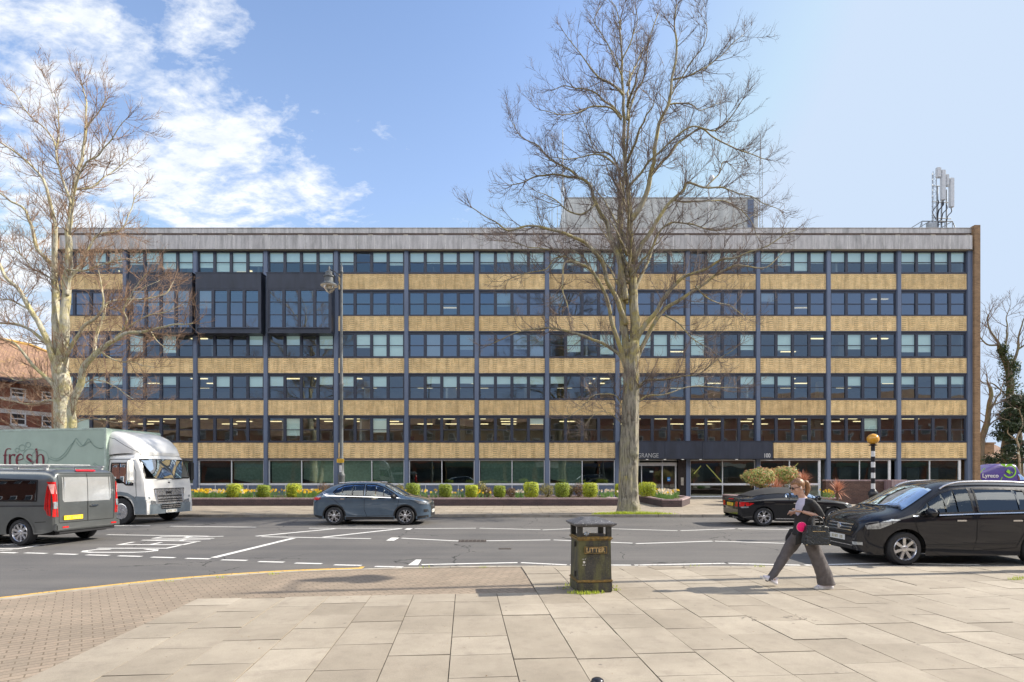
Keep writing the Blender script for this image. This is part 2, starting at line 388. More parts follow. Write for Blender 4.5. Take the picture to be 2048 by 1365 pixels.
# near kerb stones following the curve
mb = MB(); d = 0; segs = []
arc = [0]
for a, c_ in zip(kc, kc[1:]): arc.append(arc[-1]+(c_-a).length)
def at_arc(s):
    for i in range(n_-1):
        if arc[i] <= s <= arc[i+1]:
            t = (s-arc[i])/(arc[i+1]-arc[i]); return kc[i].lerp(kc[i+1], t), (kc[i+1]-kc[i]).normalized()
    return kc[-1], (kc[-1]-kc[-2]).normalized()
s_ = 0
while s_ < arc[-1]-1:
    p0, t0 = at_arc(s_+.004); p1, t1 = at_arc(s_+.905); 
    nn0 = Vector((-t0.y,t0.x,0)); nn1 = Vector((-t1.y,t1.x,0)); h = .018+rnd.uniform(0,.004)
    q = [p0, p1, p1-nn1*.125, p0-nn0*.125]
    mb.add([Vector((p.x,p.y,-.01)) for p in q]+[Vector((p.x,p.y,h)) for p in q], [(3,2,1,0),(4,5,6,7),(0,1,5,4),(1,2,6,5),(2,3,7,6),(3,0,4,7)][0:6])
    s_ += .914
mb.build('near_kerb', M('kerb_light', (.38,.34,.28), .85, var=.3, scale=3.5, bumps=.3), kind='structure')

# big paving slabs, each its own slightly tilted plate
AV = R(4.8); VV = Vector((-math.sin(AV), math.cos(AV), 0)); WW = Vector((math.cos(AV), math.sin(AV), 0))
m_slab, nt, b = newmat('paving_slab'); v = coords(nt)
at = N(nt, 'ShaderNodeAttribute'); at.attribute_name = 'slab'
n = noise_(nt, v, 1.1, 6, .62); n2 = noise_(nt, v, 120, 3, .7); n3 = noise_(nt, v, 5.5, 6, .65); n4 = noise_(nt, v, 26, 2)
c = mixc(nt, at.outputs['Fac'], (.315,.275,.22), (.40,.355,.29))
c = mixc(nt, 1., c, ramp(nt, n.outputs[0], [(.3,(.86,.85,.83)),(.7,(1.1,1.09,1.07))]), 'MULTIPLY')
c = mixc(nt, 1., c, ramp(nt, n2.outputs[0], [(.3,(.82,.82,.82)),(.7,(1.13,1.12,1.1))]), 'MULTIPLY')
c = mixc(nt, ramp(nt, n3.outputs[0], [(.52,0.),(.75,.5)]), c, (.22,.185,.15)); n5 = noise_(nt, coords(nt,(1,1,1)), .45, 5, .7); c = mixc(nt, 1., c, ramp(nt, n5.outputs[0], [(.35,(.84,.83,.82)),(.62,(1.06,1.06,1.06))]), 'MULTIPLY')
vs_ = N(nt, 'ShaderNodeTexVoronoi'); vs_.inputs['Scale'].default_value = 3.1; L(nt, v, vs_.inputs['Vector'])
c = mixc(nt, math_(nt, 'MULTIPLY', math_(nt, 'LESS_THAN', vs_.outputs['Distance'], .06), .6), c, (.12,.1,.09))      # trodden gum spots
ve = N(nt, 'ShaderNodeTexVoronoi'); ve.feature = 'DISTANCE_TO_EDGE'; ve.inputs['Scale'].default_value = .75; L(nt, mixc(nt, .3, v, n3.outputs[1]), ve.inputs['Vector'])
c = mixc(nt, math_(nt, 'MULTIPLY', math_(nt, 'LESS_THAN', ve.outputs['Distance'], .004), math_(nt, 'GREATER_THAN', n5.outputs[0], .62)), c, (.12,.10,.08))
L(nt, c, b.inputs['Base Color']); b.inputs['Roughness'].default_value = .8; bump(nt, b, n2.outputs[0], .35, .004)
mb = MB(); vals = []
rnd = random.Random(11); w = .62; off0 = -.155; gap = .005
for i in range(-6, 46):
    l0 = off0+i*w; l1 = l0+w; v0 = -3 - rnd.random()*.8
    lim = 8.33 if i < 2 else 40
    if i == 1: lim = 8.33
    while v0 < min(lim, 14):
        ln = rnd.choice((.62,.76,.76,.9)); v1 = min(v0+ln, lim); 
        cs = [(l0+gap,v0+gap),(l1-gap,v0+gap),(l1-gap,v1-gap),(l0+gap,v1-gap)]
        ps = [WW*a_+VV*b2 for a_, b2 in cs]
        ok = all(p.y < kerb_y(p.x)-.14 for p in ps[:2]) and v1-v0 > .08
        if ok:
            tz = rnd.uniform(-.003,.004); tx = rnd.uniform(-.004,.004); ty = rnd.uniform(-.003,.003)
            zz = [.0225+tz+tx*(a_-.5)+ty*(b2-.5) for a_, b2 in ((0,0),(1,0),(1,1),(0,1))]
            for p in ps: p.y = min(p.y, kerb_y(p.x)-.13)
            top = [Vector((p.x,p.y,z)) for p, z in zip(ps, zz)]; bot = [Vector((p.x,p.y,.004)) for p in ps]
            mb.add(top+bot, [(0,1,2,3),(4,0,3,7),(1,5,6,2),(0,4,5,1),(3,2,6,7)]); vals += [rnd.random()]*5
        v0 = v1
o = mb.build('paving_slabs', m_slab, kind='structure')
a = o.data.attributes.new('slab', 'FLOAT', 'FACE'); a.data.foreach_set('value', vals)
mb = MB()
q = [WW*(off0-6*w)+VV*-3, WW*(off0+2*w)+VV*-3, WW*(off0+2*w)+VV*8.33, WW*(off0-6*w)+VV*8.33]
mb.poly([(p.x,p.y,.014) for p in q])
pts = [WW*(off0+2*w)+VV*-3, WW*28+VV*-3]
xs = [ (off0+2*w)+k*.5 for k in range(54)]
top = []
for lx in xs[::-1]:
    x = lx; top.append(Vector((x-.9, kerb_y(x-.9)-.13, 0)) )
mb.poly([(p.x,p.y,.0145) for p in pts+top])
mb.build('slab_bedding', M('joint_sand', (.07,.058,.04), .95, var=.5, scale=9), kind='structure')

# painted markings, thin sheets 4 mm above the road
m_paint, nt, b = newmat('road_paint'); v = coords(nt); n = noise_(nt, v, 26, 5, .75); n2 = noise_(nt, v, 2.2, 4)
f = math_(nt, 'ADD', n.outputs[0], math_(nt, 'MULTIPLY', n2.outputs[0], .35))
L(nt, ramp(nt, f, [(.46,(.17,.165,.16)),(.62,(.74,.73,.70))]), b.inputs['Base Color']); b.inputs['Roughness'].default_value = .7
m_yel, nt, b = newmat('yellow_road_paint'); v = coords(nt); n = noise_(nt, v, 18, 5, .75)
L(nt, ramp(nt, n.outputs[0], [(.25,(.28,.22,.13)),(.42,(.70,.42,.08))]), b.inputs['Base Color']); b.inputs['Roughness'].default_value = .75
ml = MB()
def stripe(a, b_, w, mb=ml, z=.004):
    p, q = G(*a), G(*b_); t = (q-p).normalized(); n = Vector((-t.y, t.x, 0))*w/2
    mb.quad(*[Vector((k.x,k.y,z)) for k in (p-n, q-n, q+n, p+n)])
for a in [((618,1057),(805,1057.3)),((829,1058),(952,1057)),((959,1057),(1081,1060)),((1085,1060.5),(1145,1058)),((1219,1058),(1355,1062)),((1361,1062),(1470,1058)),((205,1052),(300,1052)),((340,1053),(512,1055)),((1476,1058),(1600,1060)),
          ((523,1074),(742,1078)),((803,1077),(923,1083)),((923,1083),(1101,1080.5)),((1107,1080.5),(1265,1087)),((1272,1088),(1425,1083)),((1430,1083),(1590,1088)),((1597,1088),(1760,1083)),
          ((214,1070),(418,1073))]: stripe(a[0], a[1], .11)
for a in [((427,1116),(587,1077)),((512,1073),(670,1058)),((646,1075),(801,1058))]: stripe(a[0], a[1], .16)
for a in [((843,1130),(1035,1126)),((1042,1126),(1133,1130.5)),((1140,1130.5),(1262,1131)),((1269,1131),(1450,1127.5)),((1457,1127.5),(1600,1131)),((1610,1131),(1780,1127)),((1790,1127),(1960,1130.5))]: stripe(a[0], a[1], .1)
for a,b_,y in [(0,33,1106),(50,93,1107),(110,154,1109),(173,218,1111),(237,283,1113),(303,350,1115.5),(372,420,1118),(443,494,1121),(517,568,1124.5),(590,644,1127.5),(668,723,1131),(750,806,1134.3)]: stripe((a,y-.6),(b_,y+.6),.11)
def para(pts): ml.poly([Vector((*G(*p)[:2], .004)) for p in pts])
para([(816,1131),(832,1120),(843,1120),(836,1131)]); para([(772,1082),(783,1076),(799,1076),(788,1082)]); para([(808,1060),(815,1057),(826,1057),(820,1060)])
# KEEP CLEAR, lengthened letters read by drivers heading left
GL = {'C':[[(1,.22),(.85,.06),(.5,0),(.15,.06),(0,.2),(0,.8),(.15,.94),(.5,1),(.85,.94),(1,.78)]],'L':[[(0,1),(0,0),(1,0)]],'E':[[(1,1),(0,1),(0,0),(1,0)],[(0,.52),(.8,.52)]],
 'A':[[(0,0),(.5,1),(1,0)],[(.2,.35),(.8,.35)]],'R':[[(0,0),(0,1),(.7,1),(1,.88),(1,.64),(.7,.5),(0,.5)],[(.5,.5),(1,0)]],'K':[[(0,0),(0,1)],[(1,1),(0,.45)],[(.3,.6),(1,0)]],'P':[[(0,0),(0,1),(.7,1),(1,.88),(1,.62),(.7,.48),(0,.48)]]}
ZS = [.0042]
def roadword(txt, x0, x1, y0, y1):
    n = len(txt); cw = (y1-y0)/n
    for k, ch in enumerate(txt):
        for pl in GL[ch]:
            q = [Vector((x1+(x0-x1)*b_, y0+k*cw+a*cw*.72, .004)) for a, b_ in pl]
            for a, c_ in zip(q, q[1:]):
                ZS[0] += .00012; a.z = c_.z = ZS[0]; t = (c_-a).normalized(); nn = Vector((-t.y, t.x, 0))*.055; ml.quad(a-nn-t*.05, c_-nn+t*.05, c_+nn+t*.05, a+nn-t*.05)
roadword('CLEAR', -10.1, -8.45, 12.78, 16.2); roadword('KEEP', -13.9, -12.0, 12.6, 15.6)
ml.build('road_markings', m_paint, kind='structure')
mb = MB(); s0 = None
pts = [p for p in kc if -40 < p.x < G(737,1136).x]
for a, c_ in zip(pts, pts[1:]):
    t = (c_-a).normalized(); nn = Vector((-t.y,t.x,0))
    mb.quad(*[Vector((p.x,p.y,.0045)) for p in (a+nn*.03, c_+nn*.03, c_+nn*.20, a+nn*.20)])
e = pts[-1]; mb.quad((e.x-.06,e.y+.03,.005),(e.x+.03,e.y+.03,.005),(e.x+.03,e.y+.3,.005),(e.x-.06,e.y+.3,.005))
mb.build('yellow_line', m_yel, kind='structure')
# dropped ironwork
def cover(px, py, w, d_, label):
    c = G(px,py); mb = MB(); mb.box(c.x-w/2,c.x+w/2,c.y-d_/2,c.y+d_/2,.001,.006); 
    for i in range(7):
        x = c.x-w/2+w*(i+.5)/7; mb.box(x-.012,x+.012,c.y-d_*.42,c.y+d_*.42,.006,.010,1)
    o = mb.build('manhole_cover', [M('worn_iron',(.10,.085,.075),.6,.5,var=.4,scale=20), M('iron_rib',(.2,.17,.15),.5,.6)]); tag(o, label, 'manhole cover')
cover(945,1082.5,.75,.5,'rusty rectangular iron cover set across the zigzag line left of the litter bin')
cover(1010,1098,.3,.2,'small iron valve cover in the near lane left of the litter bin')
# weeds in the joints and round the tree: tufts of blades
def blades(mb, c, rx, ry, n, h, rnd, m=0):
    for _ in range(n):
        a = rnd.random()*6.28; r = math.sqrt(rnd.random()); x = c[0]+rx*r*math.cos(a); y = c[1]+ry*r*math.sin(a); hh = h*rnd.uniform(.4,1)
        d = Vector((rnd.uniform(-.5,.5)*hh, rnd.uniform(-.5,.5)*hh, hh)); w = rnd.uniform(.004,.009)*(h/.1)**.5; z = c[2]
        u = Vector((math.cos(a*7), math.sin(a*7),0))*w
        mb.add([Vector((x,y,z))-u, Vector((x,y,z))+u, Vector((x,y,z))+d*.6+u*.7, Vector((x,y,z))+d], [(0,1,2,3)], m)
def leafmat(name, c1, c2, rough=.6, trans=.25):
    m, nt, b = newmat(name); oi = N(nt, 'ShaderNodeNewGeometry'); v = coords(nt); n = noise_(nt, v, 9, 3)
    f = math_(nt, 'ADD', math_(nt,'MULTIPLY',oi.outputs['Random Per Island'],.7), math_(nt,'MULTIPLY',n.outputs[0],.3))
    L(nt, mixc(nt, f, c1, c2), b.inputs['Base Color']); b.inputs['Roughness'].default_value = rough
    tr = N(nt,'ShaderNodeBsdfTranslucent'); L(nt, mixc(nt, f, c1, c2), tr.inputs[0]); mx = N(nt,'ShaderNodeMixShader'); mx.inputs[0].default_value = trans
    out = nt.nodes['Material Output']; L(nt,b.outputs[0],mx.inputs[1]); L(nt,tr.outputs[0],mx.inputs[2]); L(nt,mx.outputs[0],out.inputs[0]); return m
m_grass = leafmat('grass', (.26,.36,.03), (.60,.66,.07))
rnd = random.Random(5); mb = MB(); tb = G(1262,1030,.1)
for _ in range(46):
    a = rnd.random()*6.28; r = rnd.uniform(.2,1); blades(mb, (tb.x+.1+math.cos(a)*r*1.75, max(KY+.24, tb.y+.05+math.sin(a)*r*.5), .1), .25,.14, 60, .2-.1*r, rnd)
tag(mb.build('grass', m_grass), 'bright green grass and weeds growing round the foot of the tall street tree', 'grass', kind='stuff')
mb = MB()
for px, py, n in ((1150,1187,60),(1165,1189,50),(1182,1188,60),(1195,1187,30),(1226,1181,40),(1140,1172,30),(1128,1178,14),(1222,1174,20),(545,1149,20),(440,1156,12),(335,1164,10),(850,1136,12),(965,1136,12),(1520,1134,20),(2030,1160,40),(2040,1157,30),(1390,1133,10)):
    c_ = G(px,py,.022); blades(mb, c_, .12,.05, n, .06, rnd)
tag(mb.build('weeds', m_grass), 'small weeds in the paving joints round the litter bin and kerb', 'weeds', kind='stuff')

# grit, dead leaves and twigs gathered along the kerbs and in the joints
rnd = random.Random(17); mb = MB()
def fleck(x, y, z, s):
    a = rnd.random()*6.28; u = Vector((math.cos(a),math.sin(a),rnd.uniform(-.2,.4)))*s; w = Vector((-math.sin(a),math.cos(a),rnd.uniform(0,.5)))*s*.5; o = Vector((x,y,z+s*.3)); mb.add([o-u,o-w,o+u,o+w],[(0,1,2,3)])
for _ in range(900): x = rnd.uniform(-14,13); fleck(x, kerb_y(x)+abs(rnd.gauss(0,.12)), .004, rnd.uniform(.006,.02))
for _ in range(1200): fleck(rnd.uniform(-24,24), KY-abs(rnd.gauss(0,.15))-.01, .008, rnd.uniform(.01,.03))
for _ in range(500): x = rnd.uniform(-8,9); y = rnd.uniform(3,10.2); fleck(x, y, .026, rnd.uniform(.004,.012))
for _ in range(500): fleck(rnd.uniform(-20,20), rnd.uniform(23.2,29.3), .102, rnd.uniform(.01,.03))
tag(mb.build('leaf_litter', M('dead_leaf',(.26,.17,.09),.9,var=.6,scale=40)), 'scattered brown leaf litter and grit along both kerbs and on the paving', 'litter', kind='stuff')
# ---------------------------------------------------------------- the office block
DB = 40.0; SB = F/DB
def bx(px): return (px-1024)/SB
def bz(py): return CH+(HZ-py)/SB
m_brk = brickmat('yellow_brick', (.95,.73,.38), (.86,.62,.29), (.62,.49,.30), stripes=.6)
m_brk_end = brickmat('brown_brick', (.38,.24,.13), (.24,.15,.08), (.30,.24,.18), axes='any')
m_navy = M('navy_steel', (.145,.185,.27), .5, var=.2, scale=1.2, sc3=(1,1,.2))
m_dark = M('dark_frame', (.04,.048,.072), .42, var=.15)
m_panel = M('charcoal_panel', (.035,.043,.065), .45, var=.3, scale=1.4, sc3=(1.5,1,.4))
m_conc, nt, b = newmat('weathered_concrete'); v = coords(nt,(1,1,.25)); n = noise_(nt,v,2.2,7,.7); n2 = noise_(nt,coords(nt,(1,1,.08)),6,4,.6); n3 = noise_(nt,coords(nt),30,3)
c = ramp(nt,n.outputs[0],[(.3,(.40,.39,.37)),(.5,(.58,.56,.54)),(.75,(.66,.64,.61))]); c = mixc(nt,1.,c,ramp(nt,n2.outputs[0],[(.3,(.68,.68,.68)),(.6,(1.05,1.05,1.05))]),'MULTIPLY'); c = mixc(nt,1.,c,ramp(nt,n3.outputs[0],[(.3,(.88,.88,.88)),(.7,(1.08,1.08,1.08))]),'MULTIPLY')
L(nt,c,b.inputs['Base Color']); b.inputs['Roughness'].default_value=.85; MATS['conc']=m_conc
m_white = M('white_frame', (.74,.75,.76), .45, var=.1)
m_glass = glassmat('window_glass', (.80,.88,.87), .15, .8, wob=.16, rcol=(.86,.95,1.0))
m_glass_d = glassmat('dark_window_glass', (.34,.38,.42), .25, .9, wob=.16, rcol=(.82,.9,1.0))
m_glass_g = glassmat('green_window_glass', (.68,.78,.74), .13, .8, wob=.16, rcol=(.8,.95,.93))
m_blind_glow, nt, b = newmat('blind'); v = coords(nt,(1,1,1)); wv = N(nt,'ShaderNodeTexWave'); wv.bands_direction='Z'; wv.inputs['Scale'].default_value=6; L(nt,v,wv.inputs[0])
L(nt,ramp(nt,wv.outputs[0],[(.0,(.62,.70,.66)),(1,(.78,.85,.81))]),b.inputs['Base Color']); b.inputs['Emission Color'].default_value=(.62,.78,.74,1); b.inputs['Emission Strength'].default_value=.24  # blinds glow by themselves, standing in for room light coming through them
m_in = M('office_wall', (.46,.47,.44), .8, var=.2, scale=1.); m_inceil = M('office_ceiling', (.6,.6,.56), .8, var=.1); m_infl = M('office_floor', (.08,.08,.09), .8, var=.3)
m_strip = emis('ceiling_strip', (1.,.82,.48), 1.7)
m_inbright = M('office_partition', (.66,.66,.62), .8, var=.1)
off = thing('office_building', 'long five storey office block with yellow brick bands, navy columns and a concrete roof band', 'office block', (0,DB,.1))
rnd = random.Random(21)
cols = [111.7+140.33*i for i in range(14)]
rows = [(835,884),(751,799),(667,715),(584,632),(503,547)]       # window tops / bottoms, floors 1..5
bands = [(886,917),(801,831),(717,747),(633,663),(549,580)]
box_bays = (1,2,3)
# columns
for i, c_ in enumerate(cols):
    mb = MB(); w = .13
    mb.box(bx(c_)-w, bx(c_)+w, DB-.17, DB+.12, .1, bz(500)); mb.box(bx(c_)-w-.03, bx(c_)+w+.03, DB-.10, DB+.11, .1, bz(500))
    if i == 0: mb = MB(); mb.box(bx(c_)+.1, bx(c_)+.4, DB-.15, DB+.12, .1, bz(500))
    mb.build('column', m_navy, off, world=True)
# brick bands
for k, (t, b_) in enumerate(bands):
    for i in range(13):
        if i in box_bays and k in (3,4): continue
        if k == 0 and i in (8,9): continue
        x0 = bx(cols[i])+.162; x1 = bx(cols[i+1])-.162
        if k == 0 and i == 10: x0 = bx(1546)+.02
        mb = MB(); mb.box(x0, x1, DB-.075, DB+.1, bz(b_), bz(t)); mb.build('brick_panel', m_brk, off, world=True)
        mb = MB(); mb.box(x0, x1, DB-.10, DB+.09, bz(t)+.002, bz(t)+.07); mb.box(x0, x1, DB-.10, DB+.09, bz(b_)-.10, bz(b_)-.002); mb.build('sill', m_dark, off, world=True)
# windows: four sashes a bay, two panes each
def window(i, k, zt, zb, glass, y=DB, n=4, x0=None, x1=None, rowsz=None, blind=None, name='window'):
    x0 = bx(cols[i])+.165 if x0 is None else x0; x1 = bx(cols[i+1])-.165 if x1 is None else x1
    w = MB(); mw = .19; tw = (x1-x0-(n-1)*mw-.16)/n
    w.box(x0, x1, y-.03, y+.10, zt-.09, zt+.06); w.box(x0, x1, y-.05, y+.10, zb-.02, zb+.07)
    w.box(x0, x0+.08, y-.03, y+.10, zb+.07, zt-.09); w.box(x1-.08, x1, y-.03, y+.10, zb+.07, zt-.09)
    g = MB(); bl = MB()
    rz = rowsz or [zb+.07, (zb+zt)/2-.02, zt-.09]
    for j in range(n):
        a = x0+.08+j*(tw+mw); c_ = a+tw
        if j < n-1: w.box(c_, c_+mw, y-.04, y+.10, zb+.07, zt-.09)
        for q in range(len(rz)-1):
            if q: w.box(a, c_, y-.01, y+.06, rz[q]-.028, rz[q]+.028)
            z0 = rz[q]; z1 = rz[q+1]
            ty = [rnd.uniform(-.009,.009) for _ in range(3)]
            g.quad((a,y+.03+ty[0],z0),(c_,y+.03+ty[1],z0),(c_,y+.03+ty[1]+ty[2],z1),(a,y+.03+ty[0]+ty[2],z1))
            # slim sash rim
            w.box(a, a+.02, y-.01, y+.05, z0, z1); w.box(c_-.02, c_, y-.01, y+.05, z0, z1)
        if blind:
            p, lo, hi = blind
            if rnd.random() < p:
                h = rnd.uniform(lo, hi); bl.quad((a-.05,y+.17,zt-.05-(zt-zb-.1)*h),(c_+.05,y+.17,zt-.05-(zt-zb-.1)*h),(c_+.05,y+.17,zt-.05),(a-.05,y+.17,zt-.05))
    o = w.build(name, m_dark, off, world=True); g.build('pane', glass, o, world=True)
    if bl.v: bl.build('blind', m_blind_glow, o, world=True)
    return o
bp = {4:(.95,.48,.62),3:(.15,.3,.6),2:(.55,.45,1.),1:(.6,.28,.5),0:(.12,.2,.9)}
for k, (t, b_) in enumerate(rows):
    for i in range(13):
        if k == 3 and i in box_bays: continue
        gl = m_glass_d if k == 3 or (k == 2 and i in (0,5,6)) else m_glass
        pr = bp[k]
        if k == 4 and rnd.random() < .45: pr = (1., .52, 1.)
        if k == 4 and i in (8,9): pr = (.9,.5,.55)
        window(i, k, bz(t), bz(b_), gl, blind=pr)
# projecting dark window boxes on the left
for i in box_bays:
    a, c_ = {1:(258,384),2:(391,522),3:(533,663)}[i]
    yb = 39.1; s2 = F/yb
    X0 = (a-1024)/s2; X1 = (c_-1024)/s2; Z = lambda py: CH+(HZ-py)/s2
    bxp = MB(); 
    bxp.box(X0, X1, yb, DB-.03, Z(546.5), Z(578)); bxp.box(X0, X0+.12, yb, DB-.03, Z(664), Z(578)-.001); bxp.box(X1-.12, X1, yb, DB-.03, Z(664), Z(578)-.001)
    bxp.box(X0+.121, X1-.121, yb+.06, DB-.03, Z(664)-.0, Z(657)); bxp.box(X0-.04, X1+.04, yb-.03, DB-.03, Z(546.5)+.001, Z(546.5)+.05); bxp.box(X0+.02, X1-.02, yb-.04, DB-.03, Z(667), Z(664)-.001)
    o = bxp.build('projecting_bay', m_panel, off, world=True)
    zt, zb = Z(578.5), Z(656.5)
    w = window(i, 3, zt, zb, m_glass_d, y=yb+.05, x0=X0+.13, x1=X1-.13, rowsz=[zb+.07, Z(629.5), Z(604), zt-.09], blind=(.25,.3,.6), name='bay_window')
    w.parent = o
    mb = MB(); mb.box(X0+.14, X1-.14, DB+1.2, DB+1.25, zb, zt); mb.build('bay_lining', m_in, o, world=True)
# interiors per floor
for k, (t, b_) in enumerate(rows):
    z1 = bz(t)+.12; z0 = bz(b_)-.75
    dep = 9 if k != 0 else 8
    mb = MB(); X0, X1 = bx(cols[0])+.4, bx(cols[-1])-.3; y0, y1 = DB+.25, DB+dep
    mb.quad((X0,y0,z1),(X1,y0,z1),(X1,y1,z1),(X0,y1,z1),1); mb.quad((X0,y0,z0),(X0,y1,z0),(X1,y1,z0),(X1,y0,z0),2)
    mb.quad((X0,y1,z0),(X0,y1,z1),(X1,y1,z1),(X1,y1,z0),0)
    mb.box(X0-.1,X0,y0,y1,z0,z1,0); mb.box(X1,X1+.1,y0,y1,z0,z1,0)
    x = X0+3
    while x < X1-3:       # cross walls, columns, partitions, cupboards
        r = rnd.random()
        if r < .45: mb.box(x, x+.14, y0+rnd.choice((.1,1.5,3)), y1-.5, z0, z1-.01, rnd.choice((0,3,3)))
        elif r < .8: mb.box(x, x+.5, y0+3, y0+3.5, z0, z1-.01, 3)
        if rnd.random() < .5: xx = x+rnd.uniform(.5,2); mb.box(xx, xx+rnd.uniform(.6,2.2), y1-2.5, y1-2.1, z0, z0+rnd.uniform(1.2,2.0), rnd.choice((0,2,3)))
        if rnd.random() < .5: xx = x+rnd.uniform(.5,3); mb.box(xx, xx+rnd.uniform(1.2,1.8), y0+.5, y0+1.2, z0+.72, z0+.75, 3); mb.box(xx+.4, xx+.95, y0+.75, y0+.79, z0+.85, z0+1.2, 2)
        x += rnd.uniform(3.5,7)
    mb.build('interior', [m_in, m_inceil, m_infl, m_inbright], off, world=True)
    mb = MB(); x = X0+1.2
    while x < X1-1.5:
        for yy in (DB+1.9, DB+4.1, DB+6.4):
            if rnd.random() < (.6 if k == 0 else .45 if k == 1 else .12 if k == 2 else .05): mb.box(x, x+1.25, yy, yy+.16, z1-.06, z1-.015)
        x += 2.36
    o = mb.build('strip_lights', m_strip, off, world=True, kind='stuff')
# ground floor
gt, gb, gtr = bz(920), bz(967), bz(971)
for i in range(13):
    if i == 8: continue
    x0 = bx(cols[i])+.17; x1 = bx(cols[i+1])-.17
    if i == 9: x0 = bx(1380)
    if i > 9: x1 -= .45
    xm = (x0+x1)/2-.02; w = MB(); y = DB+.02
    w.box(x0,x1,y,y+.1,gt-.06,gt); w.box(x0,x1,y-.02,y+.1,gtr,gb); 
    for x in (x0, xm, x1-.055): w.box(x,x+.055,y-.01,y+.1,.14,gt-.06)
    w.box(x0+.055,x1-.055,y,y+.1,.11,.20)
    if i > 9: w.box(x1+.002,x1+.12,y,y+.1,.11,gt)
    o = w.build('shop_window', m_white, off, world=True)
    g = MB()
    for a, c_ in ((x0+.055,xm),(xm+.055,x1-.055)):
        t = rnd.uniform(-.004,.004); g.quad((a,y+.05,gb),(c_,y+.05+t,gb),(c_,y+.05+t,gt-.06),(a,y+.05,gt-.06))
    g.build('pane', m_glass_g, o, world=True)
    lo = MB()
    if i >= 9: 
        for a, c_ in ((x0+.055,xm),(xm+.055,x1-.055)): lo.quad((a,y+.05,.2),(c_,y+.05,.2),(c_,y+.05,gtr),(a,y+.05,gtr))
        lo.build('lower_pane', m_glass_g, o, world=True)
    else:
        for a, c_ in ((x0+.055,xm),(xm+.055,x1-.055)):
            lo.box(a,c_,y+.05,y+.07,.2,gtr)
            for q in range(8): lo.box(a,c_,y+.03,y+.05,.24+q*.083,.28+q*.083)
        lo.build('louvre_panel', m_navy, o, world=True)
        xa = (x0+xm)/2; w2 = MB(); w2.box(xa,xa+.04,y-.005,y+.03,.2,gtr); w2.box(xa+(x1-x0)/2,xa+(x1-x0)/2+.04,y-.005,y+.03,.2,gtr); w2.build('glazing_bar', m_white, o, world=True)
    if i < 8:
      for a_, e_ in ((x0+.1,xm),(xm+.06,x1-.06)):
        if rnd.random() > .7: continue
        bl = MB(); bl.quad((a_,y+.3,gb-.2+rnd.choice((0,0,.5))),(e_,y+.3,gb-.2),(e_,y+.3,gt),(a_,y+.3,gt)); bl.build('screen', M('green_screen',(.28,.38,.33),.7), o, world=True)
# dark head panel over ground floor
mb = MB(); mb.box(bx(cols[0])+.4, bx(cols[-1])-.2, DB-.02, DB+.1, gt+.001, bz(917)-.101); mb.build('lintel', m_dark, off, world=True)
mb = MB(); X0, X1 = bx(cols[0])+.4, bx(cols[-1])-.3; z1 = gt+.02
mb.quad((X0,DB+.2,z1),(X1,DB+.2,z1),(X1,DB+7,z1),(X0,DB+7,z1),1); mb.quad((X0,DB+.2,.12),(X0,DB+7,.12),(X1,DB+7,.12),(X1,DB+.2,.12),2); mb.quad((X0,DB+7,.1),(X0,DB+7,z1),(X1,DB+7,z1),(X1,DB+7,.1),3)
for px in (1395,1445,1700,1760,1840,1880): mb.box(bx(px),bx(px)+.9,DB+1.3,DB+1.35,.9,2.3,3)
for px in (1240,1372,1520,1660): mb.box(bx(px),bx(px)+.15,DB+.3,DB+7,.1,z1,0)
for px in (1420,1600,1700): mb.box(bx(px),bx(px)+1.6,DB+2,DB+2.7,.8,.85,0)
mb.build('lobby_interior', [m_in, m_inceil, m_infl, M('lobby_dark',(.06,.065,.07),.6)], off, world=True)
# diagonal warning tape seen inside
mb = MB()
for a, c_ in (((1388,948),(1402,932)),((1413,930),(1445,966)),((1583,940),(1596,927))):
    p = P(*a, DB+.4); q = P(*c_, DB+.4); mb.tube([p,q],.035,4)
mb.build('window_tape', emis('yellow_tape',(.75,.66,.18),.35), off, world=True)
# entrance: glass doors, granite pier
y = DB+.05
w = MB(); zt = gt
for px, wd in ((1243,.1),(1283,.05),(1324,.07),(1350.5,.1)): w.box(bx(px),bx(px)+wd,y,y+.12,.12,zt-.2)
w.box(bx(1243),bx(1354),y-.02,y+.12,zt-.44,zt-.20); w.box(bx(1243),bx(1354),y,y+.10,zt-.06,zt)
w.box(bx(1325),bx(1325)+.04,y,y+.1,zt-.2,zt-.06); w.box(bx(1278),bx(1278)+.04,y,y+.1,zt-.2,zt-.06)
ent = w.build('entrance_door', m_white, off, world=True)
g = MB(); g.quad((bx(1243)+.1,y+.05,.14),(bx(1351),y+.05,.14),(bx(1351),y+.05,zt-.44),(bx(1243)+.1,y+.05,zt-.44)); g.build('pane', m_glass, ent, world=True)
g = MB(); g.box(bx(1300),bx(1307),y+.02,y+.04,1.9,2.02); g.build('door_notice', M('notice',(.55,.66,.66),.6,var=.1), ent, world=True)
g = MB(); g.box(bx(1335),bx(1341),y+.02,y+.04,bz(963),bz(955)); g.box(bx(1336),bx(1340),y+.015,y+.02,bz(960),bz(958.5),1); g.build('blue_sticker', [M('blue_sticker',(.03,.22,.55),.6,var=.1),m_white], ent, world=True)
g = MB(); g.box(bx(1355),bx(1371)-.0,DB-.12,DB+.1,.1,gt); pier = g.build('granite_pier', M('black_granite',(.035,.03,.03),.22,var=.4,scale=20), off, world=True)
g = MB(); g.bbox(bx(1360.5),bx(1366),DB-.16,DB-.121,bz(971),bz(955.5),.01); g.build('entry_panel', M('brushed_steel',(.6,.58,.52),.35,.8), pier, world=True)
g = MB(); g.box(bx(1371)+.0,bx(1380)-.005,DB-.1,DB+.1,.1,gt); g.build('door_pier', m_navy, off, world=True)
